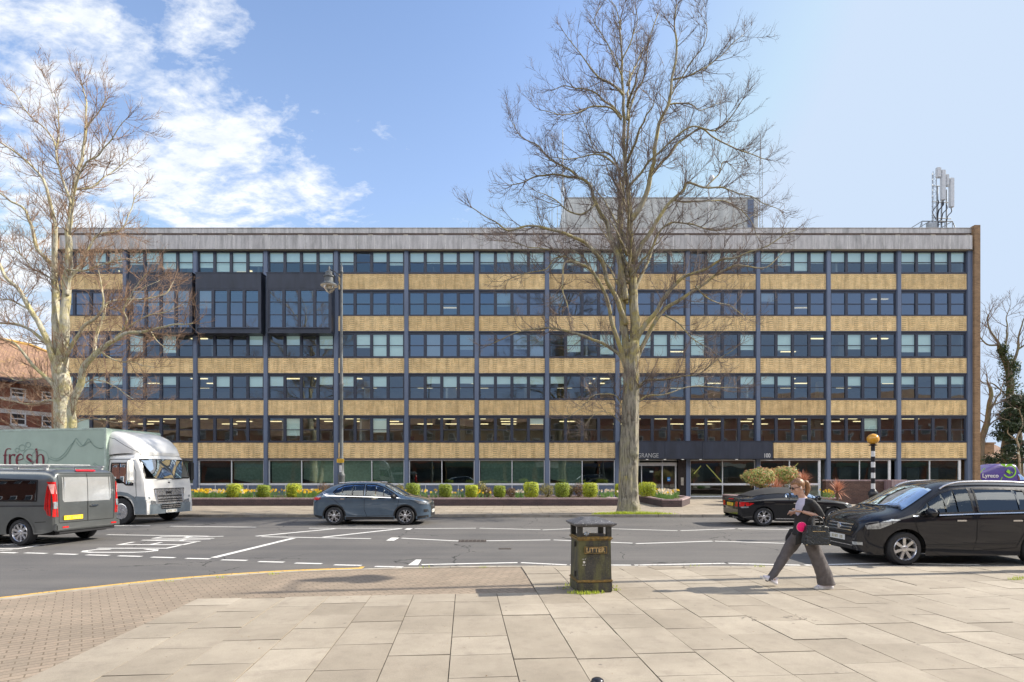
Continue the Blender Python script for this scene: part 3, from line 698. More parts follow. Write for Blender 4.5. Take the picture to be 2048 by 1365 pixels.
g = MB(); g.box(bx(1371.5),bx(1376.5),DB-.13,DB-.101,bz(963.5),bz(957)); g.box(bx(1372.4),bx(1375.6),DB-.134,DB-.13,bz(962),bz(961),1); g.build('wall_notice', [M('pink_notice',(.72,.50,.55),.6,var=.1),M('red_print',(.6,.05,.08),.6)], off, world=True)
# canopy
yc = 38.9; sc = F/yc; X = lambda px: (px-1024)/sc; Z = lambda py: CH+(HZ-py)/sc
can = MB(); can.box(X(1243),X(1546),yc+.02,DB-.11,Z(918.5),Z(883.5)); can.box(X(1242),X(1547),yc-.01,DB-.105,Z(883.5)+.001,Z(883.5)+.05)
for a, c_ in ((1243,1329),(1330,1404),(1405,1479),(1480,1546)): can.box(X(a)+.01,X(c_)-.01,yc,yc+.02,Z(918),Z(884))
can = can.build('entrance_canopy', m_panel, off, world=True)
tx = MB(); h = .44
addtext(tx, 'THE GRANGE', h, frame((X(1252.5),yc-.012,Z(915.5)),(1,0,0),(0,0,1),(0,-1,0)), extrude=.01, sp=1.02)
xs = [v_[0] for v_ in tx.v]; k_ = (X(1317)-X(1252.5))/(max(xs)-min(xs)); x_ = min(xs); tx.v = [(X(1252.5)+(v_[0]-x_)*k_, v_[1], v_[2]) for v_ in tx.v]
tx.build('sign_lettering', M('steel_letters',(.62,.66,.66),.3,.6,var=.1), can, world=True)
tx = MB(); addtext(tx, '100', .42, frame((X(1529),yc-.012,Z(915.5)),(1,0,0),(0,0,1),(0,-1,0)), extrude=.01)
xs = [v_[0] for v_ in tx.v]; k_ = (X(1540.5)-X(1529))/(max(xs)-min(xs)); x_ = min(xs); tx.v = [(X(1529)+(v_[0]-x_)*k_, v_[1], v_[2]) for v_ in tx.v]
tx.build('number_lettering', M('white_letters',(.82,.82,.8),.4,var=.05), can, world=True)
for px in (1297,1333,1369,1405,1478):
    g = MB(); g.lathe([(.09,0),(.09,.03)],10,Matrix.Translation((X(px),DB-.7,Z(919.6)))); g.build('downlight', emis('downlight',(.9,.9,.85),.7), can, world=True)
# fascia and parapet
f = MB(); yf = DB-.42; Zf = lambda py: CH+(HZ-py)*yf/F; Xf = lambda px: (px-1024)*yf/F
edges = [118.5]
while edges[-1] < 1905: edges.append(edges[-1]+rnd.choice((34,35,35,36)))
edges.append(1945)
for a, c_ in zip(edges, edges[1:]): f.box(Xf(a)+.02,Xf(c_)-.02,yf,yf+.35,Zf(498.5),Zf(471))
fas = f.build('concrete_fascia', m_conc, off, world=True)
f = MB(); f.box(Xf(118.5),Xf(1945),yf+.015,yf+.34,Zf(498.5)+.005,Zf(471)-.005); f.build('joint_seal', M('white_sealant',(.85,.83,.78),.7), fas, world=True)
f = MB(); f.box(bx(118),bx(1941),yf+.06,DB+.3,bz(503),Zf(498.5)-.002); f.build('soffit', M('soffit',(.30,.27,.22),.8), off, world=True)
f = MB(); yp = DB-.1; Zp = lambda py: CH+(HZ-py)*yp/F; f.box((112-1024)/(F/yp),(1944-1024)/(F/yp),yp,yp+.16,Zp(466.4),Zp(457)); f.box((112-1024)/(F/yp)-.02,(1944-1024)/(F/yp)+.02,yp-.04,yp+.2,Zp(457)+.001,Zp(457)+.035); par = f.build('parapet_beam', m_conc, off, world=True)
f = MB(); f.box((113-1024)/(F/yp),(1943-1024)/(F/yp),yp+.03,yp+.13,Zp(469.4),Zp(466.4)-.001); f.build('beam_underside', M('soffit_brown',(.16,.12,.10),.9), par, world=True)  # dark brown strip set back below the beam
px = 180
while px < 1940:
    f = MB(); f.box(bx(px)-.17,bx(px)+.17,yp+.02,yp+.15,Zp(480),Zp(469.4)-.001); f.build('parapet_post', M('buff_post',(.5,.45,.35),.8), off, world=True); px += 70.2
# roof slab, end walls, back
f = MB(); f.box(bx(112),bx(1941),DB+.3,DB+15,bz(473)-.9,bz(473)-.45); f.build('roof', M('roof_felt',(.2,.2,.2),.9), off, world=True)
for a, c_ in ((98,118),(1940.5,1952)):
    f = MB(); f.box(bx(a)+(0.5 if a<1000 else 0),bx(c_),DB-.38,DB+15,.0,bz(455)); f.build('end_wall', m_brk_end, off, world=True)
f = MB(); f.box(bx(118),bx(1940),DB+15.01,DB+15.3,0,bz(500)); f.build('rear_wall', m_brk_end, off, world=True)
f = MB(); f.box(bx(1935)+.15,bx(1941)-.01,DB-.2,DB+.2,.1,bz(503)); f.build('end_column', m_navy, off, world=True)
# plant room
yp = 48.; s4 = F/yp; X = lambda px: (px-1024)/s4; Z = lambda py: CH+(HZ-py)/s4
f = MB(); f.box(X(1131),X(1516),yp,yp+6,bz(473)-.3,Z(397)); 
pl = f.build('plant_room', M('plant_cladding',(.60,.60,.56),.7,var=.2,scale=1.2,sc3=(2,1,.3)), off, world=True)
f = MB()
for px in range(1150,1500,24): f.box(X(px),X(px)+.025,yp-.02,yp-.001,Z(470),Z(399))
f.build('cladding_joint', M('cladding_joint',(.5,.51,.5),.6), pl, world=True)
f = MB(); f.box(X(1495),X(1507),yp-.06,yp-.021,Z(470),Z(400)); f.build('door_louvre', m_navy, pl, world=True)
f = MB(); f.box(X(1130),X(1517),yp-.05,yp+6.05,Z(397)+.002,Z(395.5)); f.build('roof_trim', M('trim',(.45,.45,.44),.6), pl, world=True)
# ---------------------------------------------------------------- masts and aerials on the roof
m_galv = M('galvanised_steel', (.34,.36,.38), .5, .6, var=.3, scale=10)
m_ant = M('antenna_white', (.62,.64,.66), .5, var=.1)
m_cable = M('black_cable', (.02,.02,.03), .6)
def lattice(mb, x, y, z0, z1, w=.22):
    n = int((z1-z0)/.4)
    for dx, dy in ((-w/2,-w/2),(w/2,-w/2),(0,w/2)): mb.tube([(x+dx,y+dy,z0),(x+dx,y+dy,z1)], .022, 5)
    for i in range(n):
        a = z0+i*(z1-z0)/n; c = a+(z1-z0)/n; s = -1 if i%2 else 1
        mb.tube([(x-s*w/2,y-w/2,a),(x+s*w/2,y-w/2,c)], .012, 4); mb.tube([(x-w/2,y-w/2,a),(x+w/2,y-w/2,a)], .012, 4); mb.tube([(x-w/2,y-w/2,a),(x,y+w/2,c)], .010, 4)
# telecom cluster at the right end
ya = 42.5; zr = bz(473)-.15
t = thing('telecom_mast', 'telecom mast with tall white panel antennas on the right end of the office roof', 'antenna mast', (P(1880,455,ya).x, ya, zr))
mb = MB(); p = P(1867,345,ya); lattice(mb, p.x, ya, zr, p.z, .26)
for z in [zr+1+.35*i for i in range(11)]: mb.tube([(p.x-.13,ya-.13,z),(p.x-.28,ya-.16,z)], .015, 4)
mb.build('lattice_mast', m_galv, t, world=True)
mb = MB()
for px, py in ((1875,372),(1883,385),(1893,380)):
    q = P(px,py,ya+.2); mb.tube([(q.x,q.y,zr),(q.x,q.y,q.z)], .055, 8)
for py in (372,404,436): 
    a = P(1864,py,ya); b_ = P(1902,py+2,ya+.1); mb.tube([a,b_], .035, 6)
mb.build('pole', m_galv, t, world=True)
for px, y0, y1, w in ((1876,336,357,.36),(1885,341,402,.36),(1893,350,373,.26),(1902,357,416,.36)):
    a = P(px,y0,ya-.3); b_ = P(px,y1,ya-.3)
    mb = MB(); mb.bbox(a.x-w/2,a.x+w/2,ya-.45,ya-.22,b_.z,a.z,.05); mb.build('panel_antenna', m_ant, t, world=True, smooth=40)
mb = MB()
for px, y0 in ((1876,400),(1886,402),(1893,410),(1902,416),(1884,404)):
    pts = [P(px,y0,ya-.3), P(px+1,y0+8,ya-.35), P(px-7,y0+17,ya-.2), P(px-10,y0+28,ya), P(1876,446,ya), P(1876,456,ya)]
    mb.tube(catmull(pts,4), .035, 5)
mb.build('cable', m_cable, t, world=True)
mb = MB(); fr = [P(x,y,ya+d) for x,y,d in ((1840,455,0),(1844,443,0),(1905,443,0),(1910,455,0))]
mb.tube(fr, .04, 5); mb.tube([fr[1]+Vector((0,1.2,0)), fr[2]+Vector((0,1.2,0))], .04, 5); 
for k in range(5): q = fr[1].lerp(fr[2], k/4); mb.tube([q, Vector((q.x,q.y,zr))], .03, 5); mb.tube([q, q+Vector((0,1.2,0))], .03, 5)
q = P(1868,450,ya-.2); mb.box(q.x-.4,q.x+.2,q.y,q.y+.3,q.z-.2,q.z+.2)
mb.build('support_frame', m_galv, t, world=True)
# two lattice whips, one each side of the plant room, thin poles and the dome
yw = 47.2
for px, top, ltop, lab in ((1125,258,377,'tall thin whip aerial on a pole at the left end of the rooftop plant room'),(1521,268,322,'whip aerial on a lattice mast at the right end of the rooftop plant room')):
    q = P(px,top,yw); l = P(px,ltop,yw)
    t = thing('whip_aerial', lab, 'aerial', (q.x,yw,zr)); mb = MB(); lattice(mb, q.x, yw, zr, l.z, .25); mb.build('lattice_mast', m_galv, t, world=True)
    mb = MB(); mb.tube([(q.x,yw,l.z-.3),(q.x,yw,(l.z+q.z)/2),(q.x,yw,q.z)], [.08,.06,.035], 6); mb.build('whip', m_galv, t, world=True)
for px, top, lab in ((1104,352,'thin bare pole standing apart at the far left of the rooftop plant room'),(1115,405,'short thin pole just left of the plant room wall')):
    q = P(px,top,yw); mb = MB(); mb.tube([(q.x,yw,zr),(q.x,yw,q.z)], [.035,.02], 6); mb.tube([(q.x-.1,yw,q.z-1.),(q.x+.25,yw,q.z-1.)], .02, 5); tag(mb.build('aerial_pole', m_galv), lab, 'aerial')
q = P(1417,361,yw); t = thing('radome', 'white ball radome on a thin pole in front of the rooftop plant room', 'radome', (q.x,yw,zr))
mb = MB(); mb.tube([(q.x,yw,zr),(q.x,yw,q.z-.15)], .04, 8); mb.tube([(q.x-.25,yw,q.z-.5),(q.x+.25,yw,q.z-.5)], .03, 6); mb.build('pole', m_galv, t, world=True)
q = P(1423,357,yw); mb = MB(); mb.ell((q.x,yw,q.z), (.22,.22,.27), 16, 10); mb.build('dome', m_ant, t, world=True, smooth=180)
# ---------------------------------------------------------------- neighbours, street furniture, planters
m_red = brickmat('red_brick', (.30,.10,.06), (.22,.075,.05), (.22,.15,.12), axes='any')
m_tile, nt, b = newmat('roof_tiles'); v = coords(nt); br = N(nt,'ShaderNodeTexBrick'); L(nt,v,br.inputs['Vector']); br.inputs['Scale'].default_value=1; br.inputs['Brick Width'].default_value=.28; br.inputs['Row Height'].default_value=.2
br.inputs['Color1'].default_value=(.36,.22,.14,1); br.inputs['Color2'].default_value=(.26,.15,.10,1); br.inputs['Mortar'].default_value=(.12,.08,.06,1)
n = noise_(nt,v,1.5,5,.65); L(nt,mixc(nt,ramp(nt,n.outputs[0],[(.55,0.),(.7,.5)]),br.outputs[0],(.5,.34,.06)),b.inputs['Base Color']); b.inputs['Roughness'].default_value=.9
# red house at the far left
D1 = Vector((1.4,3.8,0)).normalized(); N1 = Vector((D1.y,-D1.x,0)); O1 = Vector((-46.0,50.,0))
hs = thing('brick_house', 'red brick building with hipped tiled roof and white bands at the far left', 'house', O1)
def hp(s, n, z): return O1 + D1*s + N1*n + Vector((0,0,z))
Zh = lambda py, d: CH+(HZ-py)/F*d
ze = Zh(757,50)
mb = MB(); mb.add([hp(-16,0,0),hp(14,0,0),hp(14,-12,0),hp(-16,-12,0),hp(-16,0,ze),hp(14,0,ze),hp(14,-12,ze),hp(-16,-12,ze)],[(0,1,5,4),(1,2,6,5),(2,3,7,6),(3,0,4,7)]); mb.build('wall', m_red, hs, world=True, normals=True)
mb = MB(); rr = [hp(-17,.7,ze-.1),hp(15,.7,ze-.1),hp(15,-12.7,ze-.1),hp(-17,-12.7,ze-.1),hp(-9,-6,ze+4.6),hp(5,-6,ze+4.6)]
mb.add(rr,[(0,1,5,4),(1,2,5),(2,3,4,5),(3,0,4)]); rf = mb.build('roof', m_tile, hs, world=True)
mb = MB()
for a, c_ in ((0,4),(1,5),(2,5),(3,4),(4,5)):
    mb.tube([rr[a]+Vector((0,0,.08)), rr[c_]+Vector((0,0,.08))], .16, 6)
mb.build('ridge_tiles', M('lichen_ridge',(.55,.36,.08),.9,var=.6,scale=8,col2=(.36,.2,.1)), rf, world=True)
mb = MB(); mb.add([hp(-17,.72,ze-.35),hp(15,.72,ze-.35),hp(15,.72,ze-.09),hp(-17,.72,ze-.09)],[(0,1,2,3)]); mb.add([hp(-17,.72,ze-.35),hp(15,.72,ze-.35),hp(15,0,ze-.35),hp(-17,0,ze-.35)],[(0,1,2,3)]); mb.build('eaves', M('dark_eaves',(.05,.05,.07),.6), hs, world=True)
for py, h in ((795,.22),(818,.4),(852,.35)):
    z = Zh(py,50); mb = MB(); q = [hp(-16,.06,z),hp(14,.06,z),hp(14,.06,z-h),hp(-16,.06,z-h)]; mb.add(q+[p-N1*.05 for p in q],[(0,1,2,3),(0,4,5,1),(3,2,6,7)]); mb.build('stone_band', M('white_band',(.62,.60,.57),.7,var=.2), hs, world=True)
for (z1, z0) in ((Zh(774,50),Zh(793,50)),(Zh(824,50),Zh(849,50)),(Zh(874,50),Zh(899,50))):
    for s in (-10,-6.4,-2.9,.9,3.4,6.5,10):
        mb = MB(); w = .62
        for a,c_,e,f_ in ((-w,-w+.12,z0,z1),(w-.12,w,z0,z1),(-w,w,z1-.12,z1),(-w,w,z0,z0+.12),(-w,w,(z0+z1)/2-.05,(z0+z1)/2+.05)): mb.add([hp(s+a,.07,e),hp(s+c_,.07,e),hp(s+c_,.07,f_),hp(s+a,.07,f_)],[(0,1,2,3)])
        mb.add([hp(s-w-.08,.14,z0-.12),hp(s+w+.08,.14,z0-.12),hp(s+w+.08,.14,z0),hp(s-w-.08,.14,z0),hp(s-w-.08,0,z0),hp(s+w+.08,0,z0)],[(0,1,2,3),(3,2,5,4)])
        o = mb.build('window', MATS['white_frame'], hs, world=True); mb = MB(); mb.add([hp(s-w,.05,z0),hp(s+w,.05,z0),hp(s+w,.05,z1),hp(s-w,.05,z1)],[(0,1,2,3)]); mb.build('pane', M('house_glass',(.03,.04,.05),.05,spec=1.), o, world=True)
# terrace of shops behind the viewer, seen in the office windows
def terrace(x0, x1, y, h, mat, lab, rs):
    t = thing('shop_terrace', lab, 'building', ((x0+x1)/2,y,0)); rn = random.Random(rs)
    mb = MB(); mb.box(x0,x1,y-9,y,0,h); mb.build('wall', mat, t, world=True)
    mb = MB(); mb.prism([(y+.3,h),(y-4.5,h+3.2),(y-9.3,h)], lambda p:(x0,p[0],p[1]), lambda p:(x1,p[0],p[1])); mb.build('roof', m_tile, t, world=True)
    x = x0+1.6
    while x < x1-1.5:
        for z in (4.4,7.5):
            if z+1.6 > h: continue
            mb = MB(); mb.box(x-.55,x+.55,y+.001,y+.05,z,z+1.6); w = mb.build('window', MATS['white_frame'], t, world=True)
            mb = MB(); mb.box(x-.45,x+.45,y+.051,y+.07,z+.1,z+.75); mb.box(x-.45,x+.45,y+.051,y+.07,z+.85,z+1.5); mb.build('pane', MATS['house_glass'], w, world=True)
        x += 2.6
    x = x0
    while x < x1-3:
        c = [(.08,.13,.10),(.06,.07,.12),(.4,.38,.35),(.16,.10,.09),(.05,.05,.05)][rn.randrange(5)]
        mb = MB(); mb.box(x+.1,x+5.1,y+.001,y+.25,2.9,3.6); mb.build('shop_sign', M('sign%s'%str(c),c,.5), t, world=True)
        mb = MB(); mb.box(x+.3,x+4.9,y+.001,y+.04,.5,2.8); mb.build('shop_window', MATS['house_glass'], t, world=True)
        x += 5.2
terrace(-95,-12,-15,9.4,m_red,'red brick shop terrace across the pavement behind the viewer, left part',1)
terrace(-11.5,14,-15,10.6,m_brk_end,'brown brick shop terrace across the pavement behind the viewer, middle part',2)
terrace(14.5,95,-15,12.5,m_red,'taller red brick shop terrace across the pavement behind the viewer, right part',3)

# lamp posts
m_post = M('grey_green_paint',(.10,.11,.115),.5,var=.3,scale=5)
m_lens = glassmat('lamp_glass',(.9,.88,.8),.15,.6)
def lamp_post(base, arm_dir, lab, al=.56):
    t = thing('street_lamp', lab, 'street lamp', base); x, y, z = base; H = 11.05
    mb = MB(); mb.lathe([(.17,0),(.17,.25),(.145,.3),(.145,1.55),(.16,1.6),(.16,1.68),(.115,1.75),(.105,2.3),(.115,2.35),(.115,2.42),(.085,2.5),(.075,5.8),(.095,5.85),(.095,5.92),(.07,6),(.055,H-.3),(.06,H),(.09,H+.05),(.05,H+.15),(.07,H+.25),(.03,H+.35),(.01,H+.5)],16); mb.build('pole', m_post, t, smooth=40)
    a = Vector(arm_dir).normalized(); mb = MB(); mb.tube(catmull([Vector((0,0,H-.25)),a*.22+Vector((0,0,H+.0)),a*(al-.02)+Vector((0,0,H+.18)),a*(al+.05)+Vector((0,0,H+.15))],4),.03,8); mb.tube([Vector((0,0,H-.75)),a*.12+Vector((0,0,H-.45)),a*.25+Vector((0,0,H-.05))],.02,6)
    mb.build('bracket_arm', m_post, t, smooth=60)
    c = a*al; Mx = Matrix.Translation((c.x,c.y,H-.62))
    mb = MB(); mb.lathe([(.40,.02),(.40,.05),(.24,.16),(.21,.2),(.21,.38),(.25,.42),(.25,.47),(.17,.52),(.16,.66),(.06,.74),(.05,.86),(.015,.95)],20,Mx); ld = mb.build('lamp_housing', m_post, t, smooth=35)
    mb = MB(); mb.lathe([(.39,.015),(.37,.0),(.22,.03)],20,Mx); mb.build('reflector', M('lamp_reflector',(.75,.72,.66),.3,var=.1), ld, smooth=40)
    mb = MB(); mb.lathe([(.25,.0),(.24,-.12),(.15,-.25),(.04,-.31),(.015,-.36)],16,Mx); mb.build('lamp_bowl', m_lens, ld, smooth=60)
    mb = MB(); mb.ell((c.x,c.y,H-.62),(.07,.07,.1)); mb.build('bulb', MATS['white_frame'], ld, smooth=180)
    return t
q = P(683,545,25.6)
lp = lamp_post((q.x,25.6,.1), (-1,-.1,0), 'tall grey street lamp with hanging bell lantern on the far pavement behind the blue hatchback')
mb = MB(); z = P(684,922,25.6).z-.1; mb.box(-.17,.15,-.15,-.13,z-.09,z+.09); mb.box(-.13,.11,-.152,-.15,z+.02,z+.045,1); mb.box(-.13,.11,-.152,-.15,z-.04,z-.015,1); mb.build('yellow_sign',[M('yellow_plate',(.8,.48,.03),.5,var=.1),M('sign_print',(.25,.15,.03),.5)],lp)
mb = MB(); z = P(684,938,25.6).z-.1; mb.box(-.06,.04,-.14,-.12,z-.16,z+.16); mb.build('number_plate', M('pale_sticker',(.6,.6,.62),.5), lp)
q2 = Vector((11.5, 10.45, .02))
lamp_post(tuple(q2), (.25,.97,0), 'street lamp on the near pavement just beyond the right edge, throwing the long thin shadow', 1.0)
# belisha beacon
q = P(1746,880,15.5); t = thing('belisha_beacon', 'black and white banded crossing beacon with an amber globe, behind the black people carrier', 'beacon', (q.x,15.5,0))
mb = MB(); mb.lathe([(.10,0),(.10,1.2),(.125,1.22),(.125,1.3),(.08,1.36),(.06,1.4)],14)
zs = [1.4]; mb2 = MB(); n = 8; zt = q.z-.17
mb.build('base', M('black_gloss',(.015,.015,.02),.35), t, smooth=40)
for i in range(n):
    a = 1.4+(zt-1.4)*i/n; c_ = 1.4+(zt-1.4)*(i+1)/n; mb = MB(); mb.lathe([(.052,a),(.052,c_)],14); mb.build('pole_band', MATS['black_gloss'] if i%2==1 or i==n-1 else M('white_gloss',(.75,.75,.74),.4,var=.15), t, smooth=40)
mb = MB(); mb.lathe([(.09,zt),(.12,zt+.02),(.06,zt+.05)],14); mb.build('collar', MATS['black_gloss'], t, smooth=40)
mb = MB(); mb.ell((0,0,q.z+.02),(.155,.155,.15),24,14); mb.build('globe', M('amber_globe',(.75,.36,.03),.15,spec=.8,var=.1), t, smooth=180)
# bollard tip at the bottom edge
q = P(1195,1357,3.0); mb = MB(); t = thing('bollard', 'slim black bollard whose domed top just shows at the bottom edge', 'bollard', (q.x,3.0,.02))
h = q.z-.02; mb.lathe([(.05,0),(.034,.02),(.031,h-.05),(.036,h-.045),(.036,h-.02)],20); mb.build('post', MATS['black_gloss'], t, smooth=40)
mb = MB(); mb.lathe([(.036,h-.02),(.032,h-.006),(.02,h+.001),(.004,h+.004)],20); mb.build('cap', M('worn_black',(.05,.05,.055),.25,.5), t, smooth=60)

# litter bin
m_bin, nt, b = newmat('bin_cast'); v = coords(nt); n = noise_(nt,v,5,6,.65); n2 = noise_(nt,coords(nt,(1,1,.22)),7,5,.6); n3 = noise_(nt,v,55,4,.7); n4 = noise_(nt,v,90,2)
c = ramp(nt,n.outputs[0],[(.3,(.018,.018,.02)),(.7,(.05,.048,.045))]); c = mixc(nt,ramp(nt,n2.outputs[0],[(.46,0.),(.62,.75)]),c,(.12,.12,.04)); c = mixc(nt,ramp(nt,n3.outputs[0],[(.5,0.),(.72,.6)]),c,(.14,.125,.06)); c = mixc(nt,ramp(nt,n4.outputs[0],[(.68,0.),(.72,.6)]),c,(.4,.38,.3))
L(nt,c,b.inputs['Base Color']); b.inputs['Roughness'].default_value=.65; bump(nt,b,n3.outputs[0],.9,.006)
m_lid, nt, b = newmat('bin_lid'); v = coords(nt); n = noise_(nt,v,38,3,.6); n2 = noise_(nt,v,6,4)
c = ramp(nt,n2.outputs[0],[(.3,(.06,.06,.065)),(.7,(.14,.14,.15))]); c = mixc(nt,ramp(nt,n.outputs[0],[(.62,0.),(.68,.8)]),c,(.62,.62,.6)); L(nt,c,b.inputs['Base Color']); b.inputs['Roughness'].default_value=.6; b.inputs['Metallic'].default_value=.2
m_gold = M('worn_gold_band',(.30,.19,.05),.55,.25,var=.5,scale=22,col2=(.09,.07,.035),bumps=.5)
bc = G(1181,1179,.02); bin_ = thing('litter_bin', 'square black litter bin with domed lid, gold bands and LITTER plate, green with algae', 'litter bin', (bc.x,bc.y,.02), R(6.8))
w, d = .272, .265
mb = MB(); mb.bbox(-w,w,-d,d,0,.16,.012); mb.build('base', m_bin, bin_, smooth=30)
mb = MB(); mb.add([(x*(w-.01-.010*k),y*(d-.01-.010*k),z) for k,z in ((0,.19),(1,.80)) for x,y in ((-1,-1),(1,-1),(1,1),(-1,1))],[(0,1,5,4),(1,2,6,5),(2,3,7,6),(3,0,4,7),(0,3,2,1),(4,5,6,7)])
body = mb.build('body', m_bin, bin_)
mb = MB(); mb.bbox(-w-.012,w+.012,-d-.012,d+.012,.158,.195,.014); mb.build('lower_band', m_gold, bin_, smooth=40)
mb = MB(); mb.bbox(-w-.012,w+.012,-d-.012,d+.012,.795,.855,.022); mb.build('upper_band', m_gold, bin_, smooth=40)
m_bd = M('bin_dark',(.03,.03,.028),.6,var=.5,scale=15)
for x in (-1,1):
    for y in (-1,1): mb = MB(); mb.box(min(x*(w-.01),x*(w-.085)),max(x*(w-.01),x*(w-.085)),min(y*(d-.01),y*(d-.085)),max(y*(d-.01),y*(d-.085)),.854,1.02); mb.build('corner_post', m_bd, bin_)
mb = MB(); e = .325; f_ = .315
pr = [(w-.005,d-.005,1.0),(e,f_,1.035),(e,f_,1.058),(e*.78,f_*.78,1.085),(e*.42,f_*.42,1.13),(e*.36,f_*.36,1.134)]
vs = [(x*a,y*b2,z) for a,b2,z in pr for x,y in ((-1,-1),(1,-1),(1,1),(-1,1))]; fs = [(3,2,1,0),(20,21,22,23)]
for i in range(5):
    for j in range(4): a = i*4+j; b2 = i*4+(j+1)%4; fs.append((a,b2,b2+4,a+4))
mb.add(vs,fs); mb.build('lid', m_lid, bin_)
yf = -d+.004
mb = MB(); mb.box(-.185+.02,.165+.02,yf-.012,yf-.001,.60,.705); 
for a in ((-.165,.185,.695,.705),(-.165,.185,.60,.61)): mb.box(a[0],a[1],yf-.02,yf-.013,a[2],a[3],1)
for a in ((-.165,-.155),(.175,.185)): mb.box(a[0],a[1],yf-.02,yf-.013,.611,.694,1)
pl_ = mb.build('name_plate', [m_bin, m_gold], bin_)
tx = MB(); addtext(tx,'LITTER',.10,frame((-.135,yf-.014,.62),(1,0,0),(0,0,1),(0,-1,0)),extrude=.003,font_off=.0015); xs=[q_[0] for q_ in tx.v]; k_=.29/(max(xs)-min(xs)); x_=min(xs); tx.v=[(-.135+(a-x_)*k_,b2,c2) for a,b2,c2 in tx.v]
tx.build('lettering', M('worn_gold_letters',(.55,.38,.17),.5,.2,var=.5,scale=30), pl_)
mb = MB(); Mx = Matrix.Translation((-.17,yf+.002,.47)) @ Matrix.Rotation(R(90),4,'X'); mb.lathe([(.018,0),(.018,.008),(.009,.009)],12,Mx)
for dx in (-.016,.016):
    for dz in (-.045,.045): mb.ell((-.17+dx,yf-.002,.47+dz),(.007,.005,.009),8,6)
mb.build('lock', M('white_lock',(.66,.64,.6),.5), bin_)
mb = MB()
for z in (.27,.73): mb.box(-w-.014,-w+.012,-.12,-.07,z-.04,z+.04)
mb.build('hinge', MATS['bin_dark'], bin_)
mb = MB(); mb.box(-w+.03,w-.03,-d+.03,d-.03,.80,.858); mb.build('liner', MATS['black_gloss'], bin_)
mb = MB(); mb.lathe([(.03,0),(.033,.01),(.033,.045),(.02,.06)],14,Matrix.Translation((bc.x-.095,bc.y-.14,.88)) @ Matrix.Rotation(R(35),4,'Y')); tag(mb.build('drink_can', M('silver_can',(.7,.75,.8),.3,.6), smooth=40),'pale crushed drink can lying in the mouth of the litter bin','drink can')

# planters
m_eng = brickmat('engineering_brick', (.085,.055,.06), (.055,.04,.05), (.13,.11,.11), axes='any')
m_cop = brickmat('coping_brick', (.34,.24,.26), (.27,.19,.21), (.46,.40,.40), bw=.075, bh=.225, ms=.012, axes='xy')
m_cop.node_tree.nodes
m_soil = M('soil',(.10,.07,.045),.95,var=.5,scale=12,bumps=.6)
def planter(poly, lab, h=.40, cw=.36, z=.1):
    n = len(poly); t = thing('planter', lab, 'planter', (poly[0][0],poly[0][1],z))
    c = Vector((sum(p[0] for p in poly)/n, sum(p[1] for p in poly)/n, 0)); pv = [Vector((p[0],p[1],0)) for p in poly]
    def inset(d):
        out = []
        for i in range(n):
            a, b_, c2 = pv[i-1], pv[i], pv[(i+1)%n]; e1 = (b_-a).normalized(); e2 = (c2-b_).normalized(); n1 = Vector((-e1.y,e1.x,0)); n2 = Vector((-e2.y,e2.x,0))
            k = (n1+n2).normalized(); out.append(b_+k*(d/max(.3,k.dot(n1))))
        return out
    up = Vector((0,0,1)); ins = inset(cw); o2 = inset(-.02)
    mb = MB(); 
    for i in range(n): j=(i+1)%n; mb.quad(pv[i]+up*z,pv[j]+up*z,pv[j]+up*(z+h-.07),pv[i]+up*(z+h-.07))
    mb.build('brick_wall', m_eng, t, world=True)
    mb = MB()
    for i in range(n):
        j=(i+1)%n; za=up*(z+h-.069); zb=up*(z+h)
        mb.quad(o2[i]+za,o2[j]+za,o2[j]+zb,o2[i]+zb); mb.quad(o2[i]+zb,o2[j]+zb,ins[j]+zb,ins[i]+zb); mb.quad(ins[i]+zb,ins[j]+zb,ins[j]+za,ins[i]+za); mb.quad(o2[i]+za,ins[i]+za,ins[j]+za,o2[j]+za)
    mb.build('coping', m_cop, t, world=True)
    mb = MB(); mb.poly([p+up*(z+h-.05) for p in ins]); mb.build('soil', m_soil, t, world=True)
    return t
planter([(-42,29.4),(5.72,29.4),(5.72,33.6),(-42,33.6)], 'long low dark brick planter along the office front, left of the tall tree', .41, .45)
planter([(7.75,34.0),(7.75,28.3),(8.75,28.3),(10.2,31.5),(10.2,34.0)][::1] , 'short cornered dark brick planter with white daffodils, right of the tall tree', .40, .22)
planter([(13.2,29.5),(17.6,29.5),(17.6,34.5),(13.2,34.5)], 'dark brick planter with round red tipped shrubs, behind the black convertible', .42, .3)
mb = MB(); a = P(1652,960,31); c_ = P(1813,960,31); mb.box(a.x,c_.x,31,31.35,.1,a.z-.08); w = thing('garden_wall','dark brown brick wall head high behind the spiky plant and the beacon','wall',(a.x,31,.1)); mb.build('brick_wall', brickmat('brown_wall_brick',(.13,.075,.06),(.085,.05,.045),(.16,.13,.12),axes='any'), w, world=True)
mb = MB(); mb.box(a.x-.03,c_.x+.03,30.97,31.38,a.z-.079,a.z); mb.box(P(1777,960,30.6).x,P(1813,960,30.6).x,30.3,30.969,.1,a.z-.02); mb.build('coping', m_cop, w, world=True)

